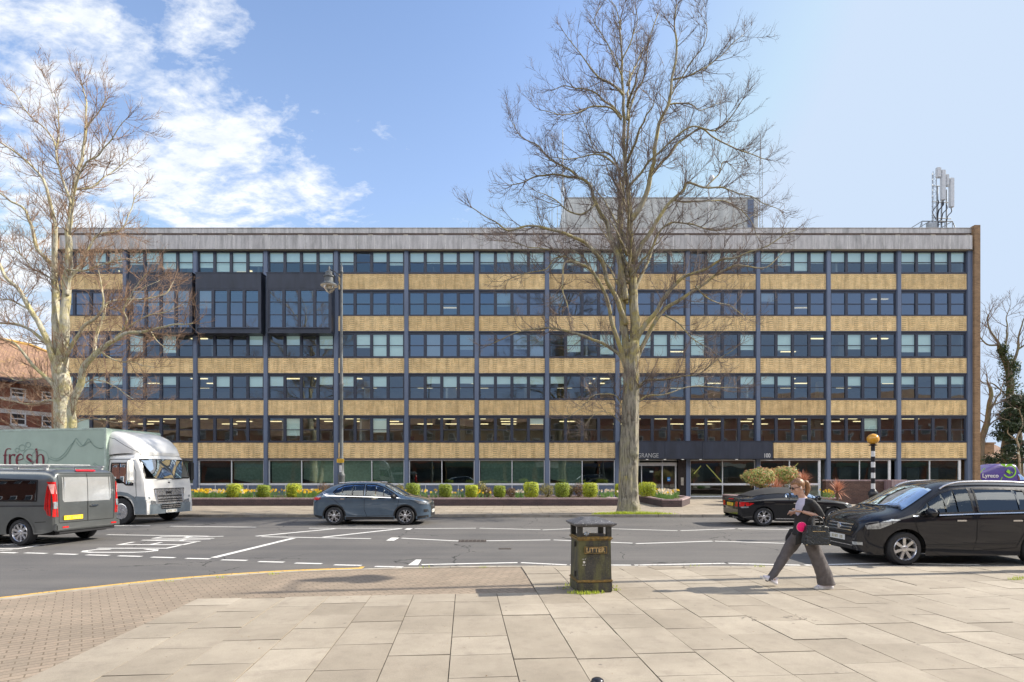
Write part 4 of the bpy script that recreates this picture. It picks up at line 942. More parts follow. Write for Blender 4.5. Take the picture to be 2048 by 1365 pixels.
# plants
m_topi = leafmat('golden_box_leaf',(.74,.76,.06),(.22,.30,.03)); m_topid = leafmat('green_box_leaf',(.46,.54,.06),(.12,.18,.03)); m_shr = leafmat('brown_shrub_leaf',(.44,.40,.12),(.18,.16,.05)); m_rshr = leafmat('red_shrub_leaf',(.30,.13,.09),(.12,.14,.05))
m_phot = leafmat('photinia_leaf',(.62,.60,.24),(.14,.22,.05)); m_phor = leafmat('photinia_tip',(.70,.20,.09),(.66,.44,.26)); m_cord = leafmat('cordyline_leaf',(.66,.33,.22),(.28,.12,.08)); m_stem = leafmat('daffodil_leaf',(.30,.48,.12),(.12,.26,.07)); m_twigb = M('stem_brown',(.12,.08,.05),.8)
def leafcloud(mb, c, r, n, size, rnd, boxy=0., m=0, shell=.75, lump=.0):
    for _ in range(n):
        while True:
            p = Vector((rnd.uniform(-1,1),rnd.uniform(-1,1),rnd.uniform(-1,1)))
            if boxy:
                k = max(abs(p.x),abs(p.y),abs(p.z)); e = (abs(p.x)**5+abs(p.y)**5+abs(p.z)**5)**.2
            else: k = e = p.length
            if e <= 1 and e > shell*rnd.random()**.3: break
        if lump: p *= 1+lump*noise.noise(p*2.3+Vector(c))
        q = Vector((c[0]+p.x*r[0], c[1]+p.y*r[1], c[2]+p.z*r[2])); nn = (p+Vector((rnd.gauss(0,.5),rnd.gauss(0,.5),rnd.gauss(0,.5)))).normalized(); u = nn.orthogonal().normalized(); u = (Matrix.Rotation(rnd.random()*6.28,3,nn) @ u); w = nn.cross(u); s = size*rnd.uniform(.6,1.3)
        mb.add([q-u*s, q-w*s*.45, q+u*s, q+w*s*.45],[(0,1,2,3)],m)
rnd = random.Random(77)
zt_ = .1+.36
tops = [(470,.40,'g'),(528,.36,'d'),(588,.40,'g'),(826,.41,'d'),(891,.38,'d'),(943,.36,'g'),(999,.34,'d'),(1062,.44,'g'),(1124,.42,'d'),(1180,.42,'g')]
pos_lab = {470:'clipped golden box bush nearest the truck, leftmost in the long planter',528:'clipped green box bush second from the left in the long planter',588:'clipped golden box bush just left of the lamp post',826:'clipped box bush just right of the blue hatchback roof',891:'clipped green box bush above the bonnet of the blue hatchback, second right of its roof',943:'clipped golden box bush with a taller loose shrub close on its right',999:'small clipped box bush between two loose shrubs, midway along the long planter',1062:'tallest clipped golden box bush, with a loose shrub on its right',1124:'clipped green box bush third left of the tall tree trunk',1180:'clipped golden box bush second left of the tall tree trunk'}
for px, r, kd in tops:
    y = 31.1; x = (px-1024)/F*y; t = thing('box_bush', pos_lab[px], 'bush', (x,y,zt_-.0), group='clipped box bushes along the planters')
    mb = MB(); h = r*.98
    leafcloud(mb,(0,0,h+.02),(r,r*.9,h),2600,.035,rnd,boxy=1,m=0,shell=.8,lump=.1); leafcloud(mb,(0,0,h),(r*.82,r*.75,h*.85),500,.06,rnd,boxy=1,m=1,shell=.2); mb.build('foliage',[m_topi if kd=='g' else m_topid, m_topid],t)
    mb = MB(); mb.tube([(0,0,-.06),(0,0,h)],.03,5); mb.build('stem', m_twigb, t)
for px, w_, h_, y, lab in ((1240,.30,.38,31.5,'clipped golden bush partly hidden behind the left edge of the tall tree trunk'),(1294,.52,.42,32.0,'wide clipped golden hedge block just right of the tall tree trunk')):
    x = (px-1024)/F*y; t = thing('box_bush', lab, 'bush', (x,y,zt_), group='clipped box bushes along the planters'); mb = MB(); leafcloud(mb,(0,0,h_+.02),(w_,w_*.7,h_),2600,.035,rnd,boxy=1,shell=.8,lump=.1); leafcloud(mb,(0,0,h_),(w_*.8,w_*.6,h_*.85),500,.06,rnd,boxy=1,m=1,shell=.2); mb.build('foliage',[m_topi,m_topid],t); mb = MB(); mb.tube([(0,0,-.06),(0,0,h_)],.03,5); mb.build('stem', m_twigb, t)
for px, r, h, mm, lab in ((962,.36,.46,m_shr,'loose brown green shrub standing behind the sixth box bush'),(1022,.4,.28,m_rshr,'low reddish shrub right of the small midway box bush'),(975,.3,.3,m_rshr,'sparse red twiggy shrub left of the small midway box bush'),(1094,.5,.40,m_shr,'broad brown green shrub between the two tallest box bushes'),(1157,.4,.42,m_rshr,'pinkish flowering shrub between the last two box bushes before the tree'),(648,.4,.42,m_rshr,'thin reddish shrub hidden behind the blue hatchback tail'),(1138,.3,.36,m_shr,'small loose shrub close behind the green box bush third left of the tree'),(800,.3,.38,m_shr,'yellowish loose shrub behind the blue hatchback bonnet'),(410,.5,.26,m_shr,'low brown shrub beside the front of the truck')):
    y = 31.9; x = (px-1024)/F*y; t = thing('shrub', lab, 'shrub', (x,y,zt_)); mb = MB(); leafcloud(mb,(0,0,h*.95),(r,r*.8,h),900,.04,rnd,shell=.4,lump=.3); mb.build('foliage',mm,t)
    mb = MB()
    for _ in range(14): a = rnd.random()*6.28; mb.tube([(0,0,-.05),(math.cos(a)*r*.5,math.sin(a)*r*.4,h*.8),(math.cos(a)*r,math.sin(a)*r*.8,h*rnd.uniform(1.2,2.0))],[.012,.008,.004],4)
    mb.build('stem', m_twigb, t)
# daffodils: clumps of leaves with flower heads
m_pet = M('yellow_petal',(.85,.62,.02),.5,var=.15); m_petw = M('white_petal',(.82,.80,.66),.5,var=.1); m_trum = M('trumpet',(.9,.45,.02),.5)
FLW = []
for m_ in (0, 1):
    pt = MB()
    for k in range(6):
        a = k*math.pi/3; d = Vector((math.cos(a),0,math.sin(a))); e = Vector((-math.sin(a),0,math.cos(a))); pt.add([(0,0,0), d*.038+e*.02, d*.068, d*.038-e*.02],[(0,1,2,3)],m_)
    pt.tube([(0,0,0),(0,-.038,0)],[.014,.022],6,2,cap=False); o = pt.build('flower',[m_pet,m_petw,m_trum]); FLW.append(o.data); bpy.data.objects.remove(o)
def daffs(x0, x1, y0, y1, n, white, lab, z=zt_, fl=.8):
    t = thing('daffodil_clump', lab, 'daffodils', ((x0+x1)/2,(y0+y1)/2,z), group='clumps of daffodils in the planters'); lf = MB(); heads = []
    for _ in range(n):
        x = rnd.uniform(x0,x1)-(x0+x1)/2; y = rnd.uniform(y0,y1)-(y0+y1)/2; h = rnd.uniform(.28,.48)
        for _ in range(6):
            a = rnd.random()*6.28; r = rnd.uniform(.04,.14); lf.add([(x-.008,y,-.04),(x+.008,y,-.04),(x+math.cos(a)*r+.006,y+math.sin(a)*r,h*.8),(x+math.cos(a)*r-.006,y+math.sin(a)*r,h*.8)],[(0,1,2,3)])
        if rnd.random() < fl:
            heads.append((x, y-.03, h, rnd.uniform(-.6,.6), rnd.uniform(-.4,.1), 1 if rnd.random() < white else 0))
    lf.build('leaves', m_stem, t)
    for x, y, h, rz, rx, m_ in heads:
        o = bpy.data.objects.new('flower', FLW[m_]); COL.objects.link(o); o.parent = t; o.location = (x,y,h); o.rotation_euler = (rx,0,rz)
y = 30.9; gx = lambda px: (px-1024)/F*y
for k, (a, c_, n, wh) in enumerate([(385,420,60,.15),(422,455,60,.45),(486,515,45,.15),(545,574,14,.1),(603,640,50,.1),(800,815,10,.1),(841,878,16,.25),(905,931,10,.3),(955,988,8,.4),(1030,1046,16,.9),(1196,1232,26,.8)]):
    daffs(gx(a),gx(c_),30.2,31.5,n,wh, ['dense yellow daffodils right beside the front of the truck','mixed white and yellow daffodils just left of the first box bush','yellow daffodils between the first and second box bushes','few yellow daffodils between the second and third box bushes','yellow daffodils at the foot of the lamp post','few yellow daffodils against the blue hatchback roof','sparse daffodils between the two box bushes right of the hatchback','few pale daffodils left of the golden bush backed by a taller shrub','scattered pale daffodils beside the sparse red twiggy shrub','white daffodils just left of the tallest golden box bush','white and cream daffodils just left of the tall tree trunk'][k])
daffs(7.95,8.6,28.6,30.3,60,.75,'cream daffodils crowding the front of the short cornered planter'); daffs(8.1,9.4,30.4,32.5,60,.8,'cream daffodils in front of the wide golden hedge block')
daffs(17.0,17.5,29.6,30.4,16,0.,'yellow tulip like daffodils between the woman and the spiky plant by the wall')
# photinia balls
for px, py, r, y, lab in ((1519,955,.86,30.5,'round headed photinia with red tips, left one behind the convertible'),(1567,951,.84,31.5,'round headed photinia with red tips, right one nearer the walking woman')):
    c = P(px,py,y); t = thing('photinia_tree', lab, 'shrub', (c.x,y,.46)); mb = MB(); cz = c.z-.46
    leafcloud(mb,(0,0,cz),(r,r,r*.62),3200,.055,rnd,m=0,shell=.8,lump=.35); leafcloud(mb,(0,0,cz),(r*1.03,r*1.03,r*.66),900,.05,rnd,m=1,shell=.92,lump=.35); leafcloud(mb,(0,0,cz),(r*.7,r*.7,r*.4),500,.1,rnd,m=2,shell=.1); mb.build('foliage',[m_phot,m_phor,m_topid],t)
    mb = MB(); mb.tube([(0,0,-.05),(.02,0,cz*.6),(0,0,cz)],.04,6); 
    for _ in range(8): a=rnd.random()*6.28; mb.tube([(0,0,cz*.6),(math.cos(a)*r*.6,math.sin(a)*r*.6,cz+.1)],.015,4)
    mb.build('trunk', m_twigb, t)
# cordylines
for px, py, y, r, lab in ((1553,980,29.9,.85,'red spiky cordyline in front of the round photinia trees'),(1607,966,30.6,.9,'red spiky cordyline rising behind the head of the walking woman'),(1675,984,28.6,.85,'red spiky cordyline standing before the dark brick wall left of the beacon')):
    c = P(px,py,y); z0 = .1 if px == 1675 else .46; t = thing('cordyline', lab, 'plant', (c.x,y,z0)); mb = MB(); cz = c.z-z0
    for _ in range(150):
        a = rnd.random()*6.28; e = rnd.uniform(-.6,1.45) if rnd.random()<.7 else rnd.uniform(.6,1.5); d = Vector((math.cos(a)*math.cos(e),math.sin(a)*math.cos(e),math.sin(e))); side = d.cross(Vector((0,0,1))).normalized() if abs(d.z)<.99 else Vector((1,0,0)); ln = r*rnd.uniform(.7,1.05); o = Vector((0,0,cz)); dr = Vector((0,0,-.12*ln)) 
        p1 = o+d*ln*.5; p2 = o+d*ln+dr; w_ = .02; mb.add([o-side*w_*.6,o+side*w_*.6,p1+side*w_,p2,p1-side*w_],[(0,1,2,4),(4,2,3)])
    mb.build('leaves', m_cord, t); mb = MB(); mb.tube([(0,0,-.05),(0,0,cz)],.06,7); mb.build('trunk', m_twigb, t)
# ---------------------------------------------------------------- vehicles
def paint(name, col, metal=.35, rough=.28, coat=1., dirt=.0):
    m, nt, b = newmat(name); v = coords(nt); n = noise_(nt, v, 2.5, 4)
    c = mixc(nt, 1., col, ramp(nt, n.outputs[0], [(.3,(.9,.9,.9)),(.7,(1.08,1.08,1.08))]), 'MULTIPLY')
    if dirt:
        sp = N(nt,'ShaderNodeSeparateXYZ'); L(nt, v, sp.inputs[0]); f = math_(nt,'MULTIPLY',math_(nt,'SUBTRACT',.9,sp.outputs[2],None,True),dirt,None,True); c = mixc(nt, f, c, (.22,.2,.17))
    L(nt, c, b.inputs['Base Color']); b.inputs['Metallic'].default_value = metal; b.inputs['Roughness'].default_value = rough; b.inputs['Coat Weight'].default_value = coat; b.inputs['Coat Roughness'].default_value = .03
    if metal == 0. and sum(col) < .1: b.inputs['Specular IOR Level'].default_value = .1
    return m
m_tyre = M('tyre_rubber',(.022,.022,.024),.75,var=.3,scale=20); m_alloy = M('alloy',(.62,.62,.64),.28,.85,var=.1); m_well = M('wheel_well',(.008,.008,.009),.9); m_disc = M('brake_disc',(.12,.115,.11),.5,.7)
m_trim = M('black_trim',(.018,.018,.02),.5); m_frit = M('window_seal',(.008,.008,.009),.25,var=.1); m_chrome = M('chrome',(.75,.76,.78),.12,1.,var=.05); m_seat = M('seat_fabric',(.04,.04,.045),.8)
m_cg = glassmat('car_glass',(.40,.45,.44),.05,.85,rcol=(.9,.96,1.)); m_cgd = glassmat('privacy_glass',(.06,.065,.07),.06,1.0,rcol=(.85,.92,1.))
m_red_l = M('red_lens',(.55,.01,.01),.12,var=.1,spec=.8); m_clear_l = M('clear_lens',(.42,.45,.48),.12,.5,var=.55,scale=16,spec=1.); m_amber = M('amber_lens',(.8,.25,.02),.2); m_seam = M('panel_gap',(.004,.004,.005),.9)
m_pw = M('white_plate',(.75,.75,.72),.5,var=.05); m_py = M('yellow_plate_rear',(.85,.58,.02),.5,var=.05); m_pt = M('plate_print',(.36,.30,.14),.6)

m_railw = M('rail_grey',(.42,.43,.44),.5)
class Car:
    """body surface from side profile, plan width and section shape; panels are projected on to it"""
    def __init__(c, name, lab, cat, loc, rz, sp, mat):
        c.t = thing(name, lab, cat, loc, rz); c.sp = sp; c.mat = mat
        xr, xf = sp['x']; top = interp(sp['top']); bot = interp(sp['bot']); wid = interp(sp['wid']); zsf = sp['zs']; Rw = sp['Rw']; zw = sp['zw']; wx = sp['wheels']
        nn = interp(sp['n']) if 'n' in sp else (lambda x: 3.2); tum = sp.get('tumble', .16); tuck = sp.get('tuck', .07)
        xs = set(); k = sp.get('res', 90)
        for i in range(k+1): xs.add(round(xr+(xf-xr)*i/k, 4))
        for e, s in ((xr,1),(xf,-1)):
            for q in (0,.004,.015,.035,.06): xs.add(round(e+s*q,4))
        for w in wx:
            for i in range(25): xs.add(round(w+Rw*math.cos(math.pi*i/24)*.9999,4))
            xs.add(round(w+Rw*1.001,4)); xs.add(round(w-Rw*1.001,4))
        xs = sorted(xs); nl, nu = 12, 22
        for _ in range(4):
            ex = [(a+b_)/2 for a, b_ in zip(xs, xs[1:]) if abs(top(a)-top(b_)) > .05 and b_-a > .0015]
            xs = sorted(set(xs+ex))
        V = []; c.nrow = nl+nu+1
        for x in xs:
            zt = top(x); zb = bot(x); W = wid(x); zs = min(zsf(x) if callable(zsf) else zsf, zt-.07); n = nn(x)
            for w in wx:
                if abs(x-w) < Rw: zb = max(zb, zw+math.sqrt(max(0,Rw*Rw-(x-w)**2)))
            zb = min(zb, zs-.02); half = []
            for i in range(nl+1):
                z = zb+(zs-zb)*i/nl; q = (zs-z)/max(.3,zs-.2); half.append((W*(1-tuck*q*q)+sp.get('crease',0)*math.exp(-((z-sp.get('cz',.7))/.04)**2), z))
            for i in range(1,nu+1):
                a = math.pi/2*i/nu; cy = max(0,math.cos(a))**(2/n); sz = math.sin(a)**(2/n); z = zs+(zt-zs)*sz; half.append((W*cy*(1-tum*(z-zs)), z))
            V.append([(x,-y,z) for y,z in half]+[(x,y,z) for y,z in reversed(half[:-1])])
        c.xs = xs; mb = MB(); m = len(V[0]); mb.v = [p for r in V for p in r]
        for i in range(len(xs)-1):
            for j in range(m-1):
                a = i*m+j; mb.f.append((a,a+m,a+m+1,a+1)); mb.m.append(0)
        # end caps: quads between the two sides
        for i in (0, len(xs)-1):
            h = m//2
            for j in range(h):
                a = i*m+j; b_ = i*m+j+1; c2 = i*m+(m-2-j); d = i*m+(m-1-j)
                f = (a,b_,c2,d) if b_ != c2 else (a,b_,d)
                mb.f.append(f if i == 0 else tuple(reversed(f))); mb.m.append(0)
        c.mb = mb; c.bvh = BVHTree.FromPolygons([Vector(v) for v in mb.v], mb.f); c.cuts = []
        c.zbot = bot
    def cast(c, ax, a, b, eps):
        if ax == 'L': o = Vector((a,3,b)); d = Vector((0,-1,0))
        elif ax == 'R': o = Vector((a,-3,b)); d = Vector((0,1,0))
        elif ax == 'T': o = Vector((a,b,5)); d = Vector((0,0,-1))
        elif ax == 'F': o = Vector((8,a,b)); d = Vector((-1,0,0))
        else: o = Vector((-8,a,b)); d = Vector((1,0,0))
        h = c.bvh.ray_cast(o, d); xr, xf = c.sp['x']
        if ax == 'B' and (h[0] is None or h[0].x > xr+.3): h = c.bvh.find_nearest(Vector((xr+.03,a,b)))
        if ax == 'F' and (h[0] is None or h[0].x < xf-.75): h = c.bvh.find_nearest(Vector((xf-.1,a,b)))
        if h[0] is None: h = c.bvh.find_nearest(o+d*((3 if ax in 'LR' else 5 if ax=='T' else 8)-.9)); 
        n = h[1]; 
        if n.dot(d) > 0: n = -n
        return h[0]+n*eps
    def patch(c, ax, poly, mat, name, eps=.004, res=.03, parent=None, sub=None, build=True, mb=None, mi=0):
        own = mb is None
        if own: mb = MB()
        lo = min(p[0] for p in poly); hi = max(p[0] for p in poly); n = max(2,int((hi-lo)/res)+1)
        xs = sorted(set([lo+(hi-lo)*i/n for i in range(n+1)]+[p[0] for p in poly])); k = len(poly); cols_ = []
        for x in xs:
            xx = min(max(x, lo+1e-5), hi-1e-5); zz = []
            for i in range(k):
                (a,b),(e,f) = poly[i], poly[(i+1)%k]
                if (a-xx)*(e-xx) < 0: zz.append(b+(f-b)*(xx-a)/(e-a))
            if len(zz) < 2: zz = [p[1] for p in poly if abs(p[0]-xx)<1e-3] or [0]
            cols_.append((x,min(zz),max(zz)))
        mh = max(z1-z0 for _,z0,z1 in cols_); r = max(2,int(mh/res)+1); b0 = len(mb.v)
        for x,z0,z1 in cols_:
            for j in range(r+1): mb.v.append(tuple(c.cast(ax,x,z0+(z1-z0)*j/r,eps)))
        for i in range(len(cols_)-1):
            for j in range(r): a = b0+i*(r+1)+j; mb.f.append((a,a+1,a+r+2,a+r+1)); mb.m.append(mi)
        if own: return mb.build(name, mat, parent or c.t, smooth=60)
    def line(c, ax, pts, w, mat, name='panel_gap', eps=.003, parent=None, mb=None, res=.05, close=False, mi=0):
        own = mb is None
        if own: mb = MB()
        q = list(pts)+([pts[0]] if close else []); d = []
        for a, b in zip(q, q[1:]):
            n = max(1,int(math.dist(a,b)/res))
            for i in range(n): d.append((a[0]+(b[0]-a[0])*i/n, a[1]+(b[1]-a[1])*i/n))
        d.append(q[-1]); b0 = len(mb.v); k = len(d)
        for i in range(k):
            a = d[max(i-1,0)]; b = d[min(i+1,k-1)]
            if close and i in (0,k-1): a = d[k-2]; b = d[1]
            t = Vector((b[0]-a[0],b[1]-a[1])).normalized(); n = Vector((-t.y,t.x))*w/2
            mb.v.append(tuple(c.cast(ax,d[i][0]+n.x,d[i][1]+n.y,eps))); mb.v.append(tuple(c.cast(ax,d[i][0]-n.x,d[i][1]-n.y,eps)))
        for i in range(k-1): mb.f.append((b0+2*i,b0+2*i+1,b0+2*i+3,b0+2*i+2)); mb.m.append(mi)
        if own: return mb.build(name, mat, parent or c.t)
    def window(c, ax, poly, glass=None, name='window', frame=.035, cut=True, pres=.03):
        o = c.line(ax, poly, frame, m_frit, name, eps=.007, close=True)
        c.patch(ax, poly, glass or m_cg, 'pane', eps=.004 if pres < .1 else .012, parent=o, res=pres)
        if cut: c.cuts.append((ax, poly))
        return o
    def finish(c, smooth=28):
        mb = c.mb; keep = []
        def inside(p, poly):
            r = False; k = len(poly)
            for i in range(k):
                (a,b),(e,f) = poly[i], poly[(i+1)%k]
                if (b > p[1]) != (f > p[1]) and p[0] < (e-a)*(p[1]-b)/(f-b)+a: r = not r
            return r
        for f in mb.f:
            cc = Vector((0,0,0))
            for i in f: cc += Vector(mb.v[i])
            cc /= len(f); n = (Vector(mb.v[f[1]])-Vector(mb.v[f[0]])).cross(Vector(mb.v[f[2]])-Vector(mb.v[f[1]])); n.normalize(); kill = False
            for ax, poly in c.cuts:
                if ax == 'L' and cc.y > 0 and abs(n.y) > .3 and inside((cc.x,cc.z),poly): kill = True
                if ax == 'R' and cc.y < 0 and abs(n.y) > .3 and inside((cc.x,cc.z),poly): kill = True
                if ax == 'T' and abs(n.z) > .2 and cc.z > c.sp.get('cutz',.8) and inside((cc.x,cc.y),poly): kill = True
                if ax == 'F' and cc.x > 0 and abs(n.x) > .2 and inside((cc.y,cc.z),poly): kill = True
                if ax == 'B' and cc.x < 0 and abs(n.x) > .1 and inside((cc.y,cc.z),poly): kill = True
            if not kill: keep.append(f)
        mb.f = keep; mb.m = [0]*len(keep); o = mb.build('body', c.mat, c.t, smooth=smooth, normals=False)
        return o
    def wheels(c, rt, wt=.2, style=5, y=None, rim=None):
        y = y or c.sp['track']/2
        for w in c.sp['wheels']:
            for s in (-1,1):
                Mx = Matrix.Translation((w,s*y,c.sp['zw'])) @ Matrix.Rotation(R(90)*(1 if s<0 else -1),4,'X')
                rr = rt*.70; h = wt/2
                mb = MB(); mb.lathe([(rr,-h),(rt-.03,-h),(rt-.006,-h+.03),(rt,-h+.06),(rt,h-.06),(rt-.006,h-.03),(rt-.03,h),(rr+.01,h+.004),(rr,h-.01)],36,Mx,0,False); ty = mb.build('wheel', m_tyre, c.t, smooth=35)
                mb = MB(); mb.lathe([(rr+.001,h-.01),(rr-.012,h+.004),(rr-.03,h-.02),(rr-.035,-.0)],32,Mx,0,False)
                # dish and spokes
                prof = rr-.02
                for i in range(style):
                    a0 = 2*math.pi*i/style+.3
                    for da in ((-.16,.16) if style == 5 else (0,)):
                        a1 = a0+da*1.4; wd = .028 if style==5 else .04; p0 = Vector((math.cos(a0)*.05,math.sin(a0)*.05,h-.025)); p1 = Vector((math.cos(a1)*prof,math.sin(a1)*prof,h-.012)); t = (p1-p0).normalized(); n = Vector((-t.y,t.x,0))*wd/2*(1.25 if style!=5 else 1)
                        q = [p0-n,p1-n*1.25,p1+n*1.25,p0+n]; mb.add([Mx@k for k in q]+[Mx@(k-Vector((0,0,.035))) for k in q],[(0,1,2,3),(0,4,5,1),(3,2,6,7),(1,5,6,2)])
                mb.lathe([(.065,h-.05),(.062,h-.018),(.045,h-.01)],14,Mx); mb.build('rim', rim or m_alloy, ty, smooth=35)
                mb = MB(); mb.lathe([(rr-.03,-.01),(rr-.03,.0)],24,Mx); mb.lathe([(rr*.62,0.01),(rr*.62,.02)],20,Mx,1); mb.build('brake', [m_well,m_disc], ty)
    def underside(c, z=.22, seats=True, roofin=None):
        xr, xf = c.sp['x']; mb = MB(); W = c.sp['track']/2-.12
        mb.box(xr+.2,xf-.2,-W-.02,W+.02,z,z+.18)
        for w in c.sp['wheels']:
            Rw = c.sp['Rw']+.01; zw = c.sp['zw']
            for s in (-1,1):
                y0 = s*(W-.1); y1 = s*(c.sp['track']/2+.07); n = 14
                vs = [Vector((w+Rw*math.cos(math.pi*i/n), yy, zw+Rw*math.sin(math.pi*i/n))) for yy in (y0,y1) for i in range(n+1)]
                mb.add(vs,[(i,i+1,i+n+2,i+n+1) for i in range(n)]+[tuple(range(n+1))])
        return mb.build('underbody', m_well, c.t)
    def cabin(c, floor, rows, wdt, zseat, dash=None, wheel_side=-1, steer=None, extra=0.):
        mb = MB(); xr, xf = c.sp['x']
        mb.box(rows[-1]-.5, dash or rows[0]+1.1, -wdt, wdt, floor-.02, floor)
        for x in rows:
            for s in (-1,1):
                y = s*.36; mb.bbox(x-.05,x+.45,y-.24,y+.24,floor+.05,zseat,.05); 
                Mx = Matrix.Translation((x-.08,y,zseat)) @ Matrix.Rotation(R(-12),4,'Y'); mb.bbox(-.07,.07,-.24,.24,-.1,.52,.05,M=Mx); mb.bbox(-.05,.05,-.13,.13,.54,.74,.04,M=Mx)
        if dash: mb.bbox(dash-.25,dash+.2,-wdt,wdt,floor+.1,zseat+.34,.05)
        o = mb.build('interior', m_seat, c.t, smooth=40)
        if steer:
            m2 = MB(); pts = [Vector((steer[0]+.06*math.sin(a),steer[1]+.18*math.cos(a),steer[2]+.17*math.sin(a))) for a in [i*math.pi/8 for i in range(17)]]; m2.tube(pts,.014,6,cap=False); m2.build('steering_wheel', m_trim, o, smooth=60)
    def mirror(c, x, y, z, s, mat, sc=1.):
        mb = MB(); M1 = Matrix.Translation((x,s*(y+.12*sc),z)); mb.ell((0,0,0),(.075*sc,.13*sc,.085*sc),14,10,0,M1); mb.tube([(x+.02,s*(y-.06),z-.05),(x,s*(y+.06*sc),z-.04)],.025,6); o = mb.build('mirror', mat, c.t, smooth=60)
        mb = MB(); mb.quad(*[(x-.07*sc,s*(y+.12*sc)+a*.095*sc,z+b*.06*sc) for a,b in ((-1,-1),(1,-1),(1,1),(-1,1))]); mb.build('mirror_glass', m_chrome, o)
    def handle(c, ax, x, z, mat, w=.17):
        p = c.cast(ax,x,z,.012); mb = MB(); mb.bbox(p.x-w/2,p.x+w/2,p.y-.014,p.y+.014,p.z-.014,p.z+.014,.01); return mb.build('door_handle', mat, c.t, smooth=60)
    def plate(c, ax, y, z, mat, w=.52, h=.11, eps=.012, marks=True):
        p = c.cast(ax,y,z,eps); s = 1 if ax == 'F' else -1; mb = MB(); mb.box(p.x-.006,p.x+.006,y-w/2,y+w/2,z-h/2,z+h/2)
        if marks:
            for i in range(7):
                if i == 4: continue
                yy = y-w*.4+w*.8*(i+.2)/7.2; mb.box(p.x+s*.0062,p.x+s*.0072,yy,yy+.035,z-.03,z+.03,1); mb.box(p.x+s*.0073,p.x+s*.0083,yy+.011,yy+.024,z-(.018 if i%2 else -.004),z+(.018 if i%3 else .0),2)
        return mb.build('number_plate', [mat,m_pt,mat], c.t)
    def arch(c, w, mat, wd=.045, name='wheel_arch_trim'):
        for ax in 'LR':
            Rw = c.sp['Rw']; zw = c.sp['zw']; pts = [(w+(Rw+wd*.5)*math.cos(a), zw+(Rw+wd*.5)*math.sin(a)) for a in [math.pi*(i/24) for i in range(25)]]
            pts = [p for p in pts if p[1] > c.zbot(p[0])+.01]; c.line(ax, pts, wd, mat, name, eps=.006, res=.04)

def driver_bust(lab, loc, rz, cloth, hair=(.05,.03,.02), hands=None):
    t = thing('person', lab, 'person', loc, rz); mb = MB()
    sk = M('skin',(.55,.33,.24),.5,var=.1,scale=20); ck = M('cloth'+lab[:9],cloth,.8,var=.2)
    ch = [(0,0,-.12,.15,.17),(0.0,0,.05,.13,.17),(.0,0,.25,.12,.19),(.0,0,.38,.10,.19),(.01,0,.45,.07,.10)]
    n = 16; vs = []; 
    for x,y,z,rx,ry in ch: vs += [(x+rx*math.cos(2*math.pi*i/n), y+ry*math.sin(2*math.pi*i/n), z) for i in range(n)]
    mb.add(vs,[(k*n+i,k*n+(i+1)%n,(k+1)*n+(i+1)%n,(k+1)*n+i) for k in range(len(ch)-1) for i in range(n)])
    for s in (-1,1): mb.tube([(.0,s*.19,.38),(.1,s*.23,.14),(.36,s*.17,.16)],[.065,.05,.04],8)
    mb.build('clothing', ck, t, smooth=60)
    mb = MB(); mb.tube([(0.01,0,.42),(.02,0,.52)],.055,10); mb.ell((.03,0,.62),(.095,.075,.125),16,12); mb.ell((.125,0,.61),(.02,.014,.022),8,6)
    mb.build('head', sk, t, smooth=80)
    for s in (-1,1): mb = MB(); mb.ell((.40,s*.16,.17),(.045,.035,.03),10,8); [mb.tube([(.42,s*.16-.03+.015*k,.18),(.45,s*.16-.03+.015*k,.19),(.455,s*.16-.03+.015*k,.165)],.008,6) for k in range(5)]; mb.build('hand', sk, t, smooth=80)
    mb = MB(); mb.ell((.01,0,.655),(.10,.085,.11),16,12); mb.ell((.105,0,.635),(.012,.05,.008),8,6,1); mb.build('hair', [M('hair'+lab[:5],hair,.7),m_frit], t, smooth=80)
    return t

# ---- blue grey hatchback heading right
m_blue = paint('slate_blue_paint', (.085,.13,.185), .5)
c0 = G(739,1051)
sp = dict(x=(-2.05,2.12), wheels=(-1.257,1.257), Rw=.375, zw=.325, track=1.56,
 top=[(-2.05,.80),(-2.04,.92),(-2.0,1.02),(-1.9,1.10),(-1.66,1.28),(-1.42,1.41),(-1.0,1.505),(-.4,1.555),(.1,1.535),(.45,1.46),(.8,1.29),(1.2,1.07),(1.32,1.035),(1.7,.965),(1.95,.87),(2.05,.78),(2.12,.62)],
 bot=[(-2.05,.36),(-1.8,.25),(-1,.2),(1.2,.2),(1.9,.22),(2.12,.28)],
 wid=[(-2.05,.70),(-1.98,.80),(-1.8,.865),(-1.3,.89),(0,.89),(1.3,.885),(1.75,.84),(1.95,.74),(2.08,.58),(2.12,.48)],
 zs=interp([(-2.1,.86),(-1.6,.98),(0,.95),(1.3,.92),(2.2,.8)]), n=[(-2.05,5),(-1.8,3.6),(-1.2,3.4),(-.9,4.6),(.3,4.6),(1.1,3.2),(1.4,3.2),(2.12,4)], tumble=.34, tuck=.05, crease=.008, cz=.80, cutz=.98)
car = Car('hatchback', 'slate blue grey hatchback driving right along the far lane in front of the planter', 'car', (c0.x,c0.y+.88,0), 0, sp, m_blue)
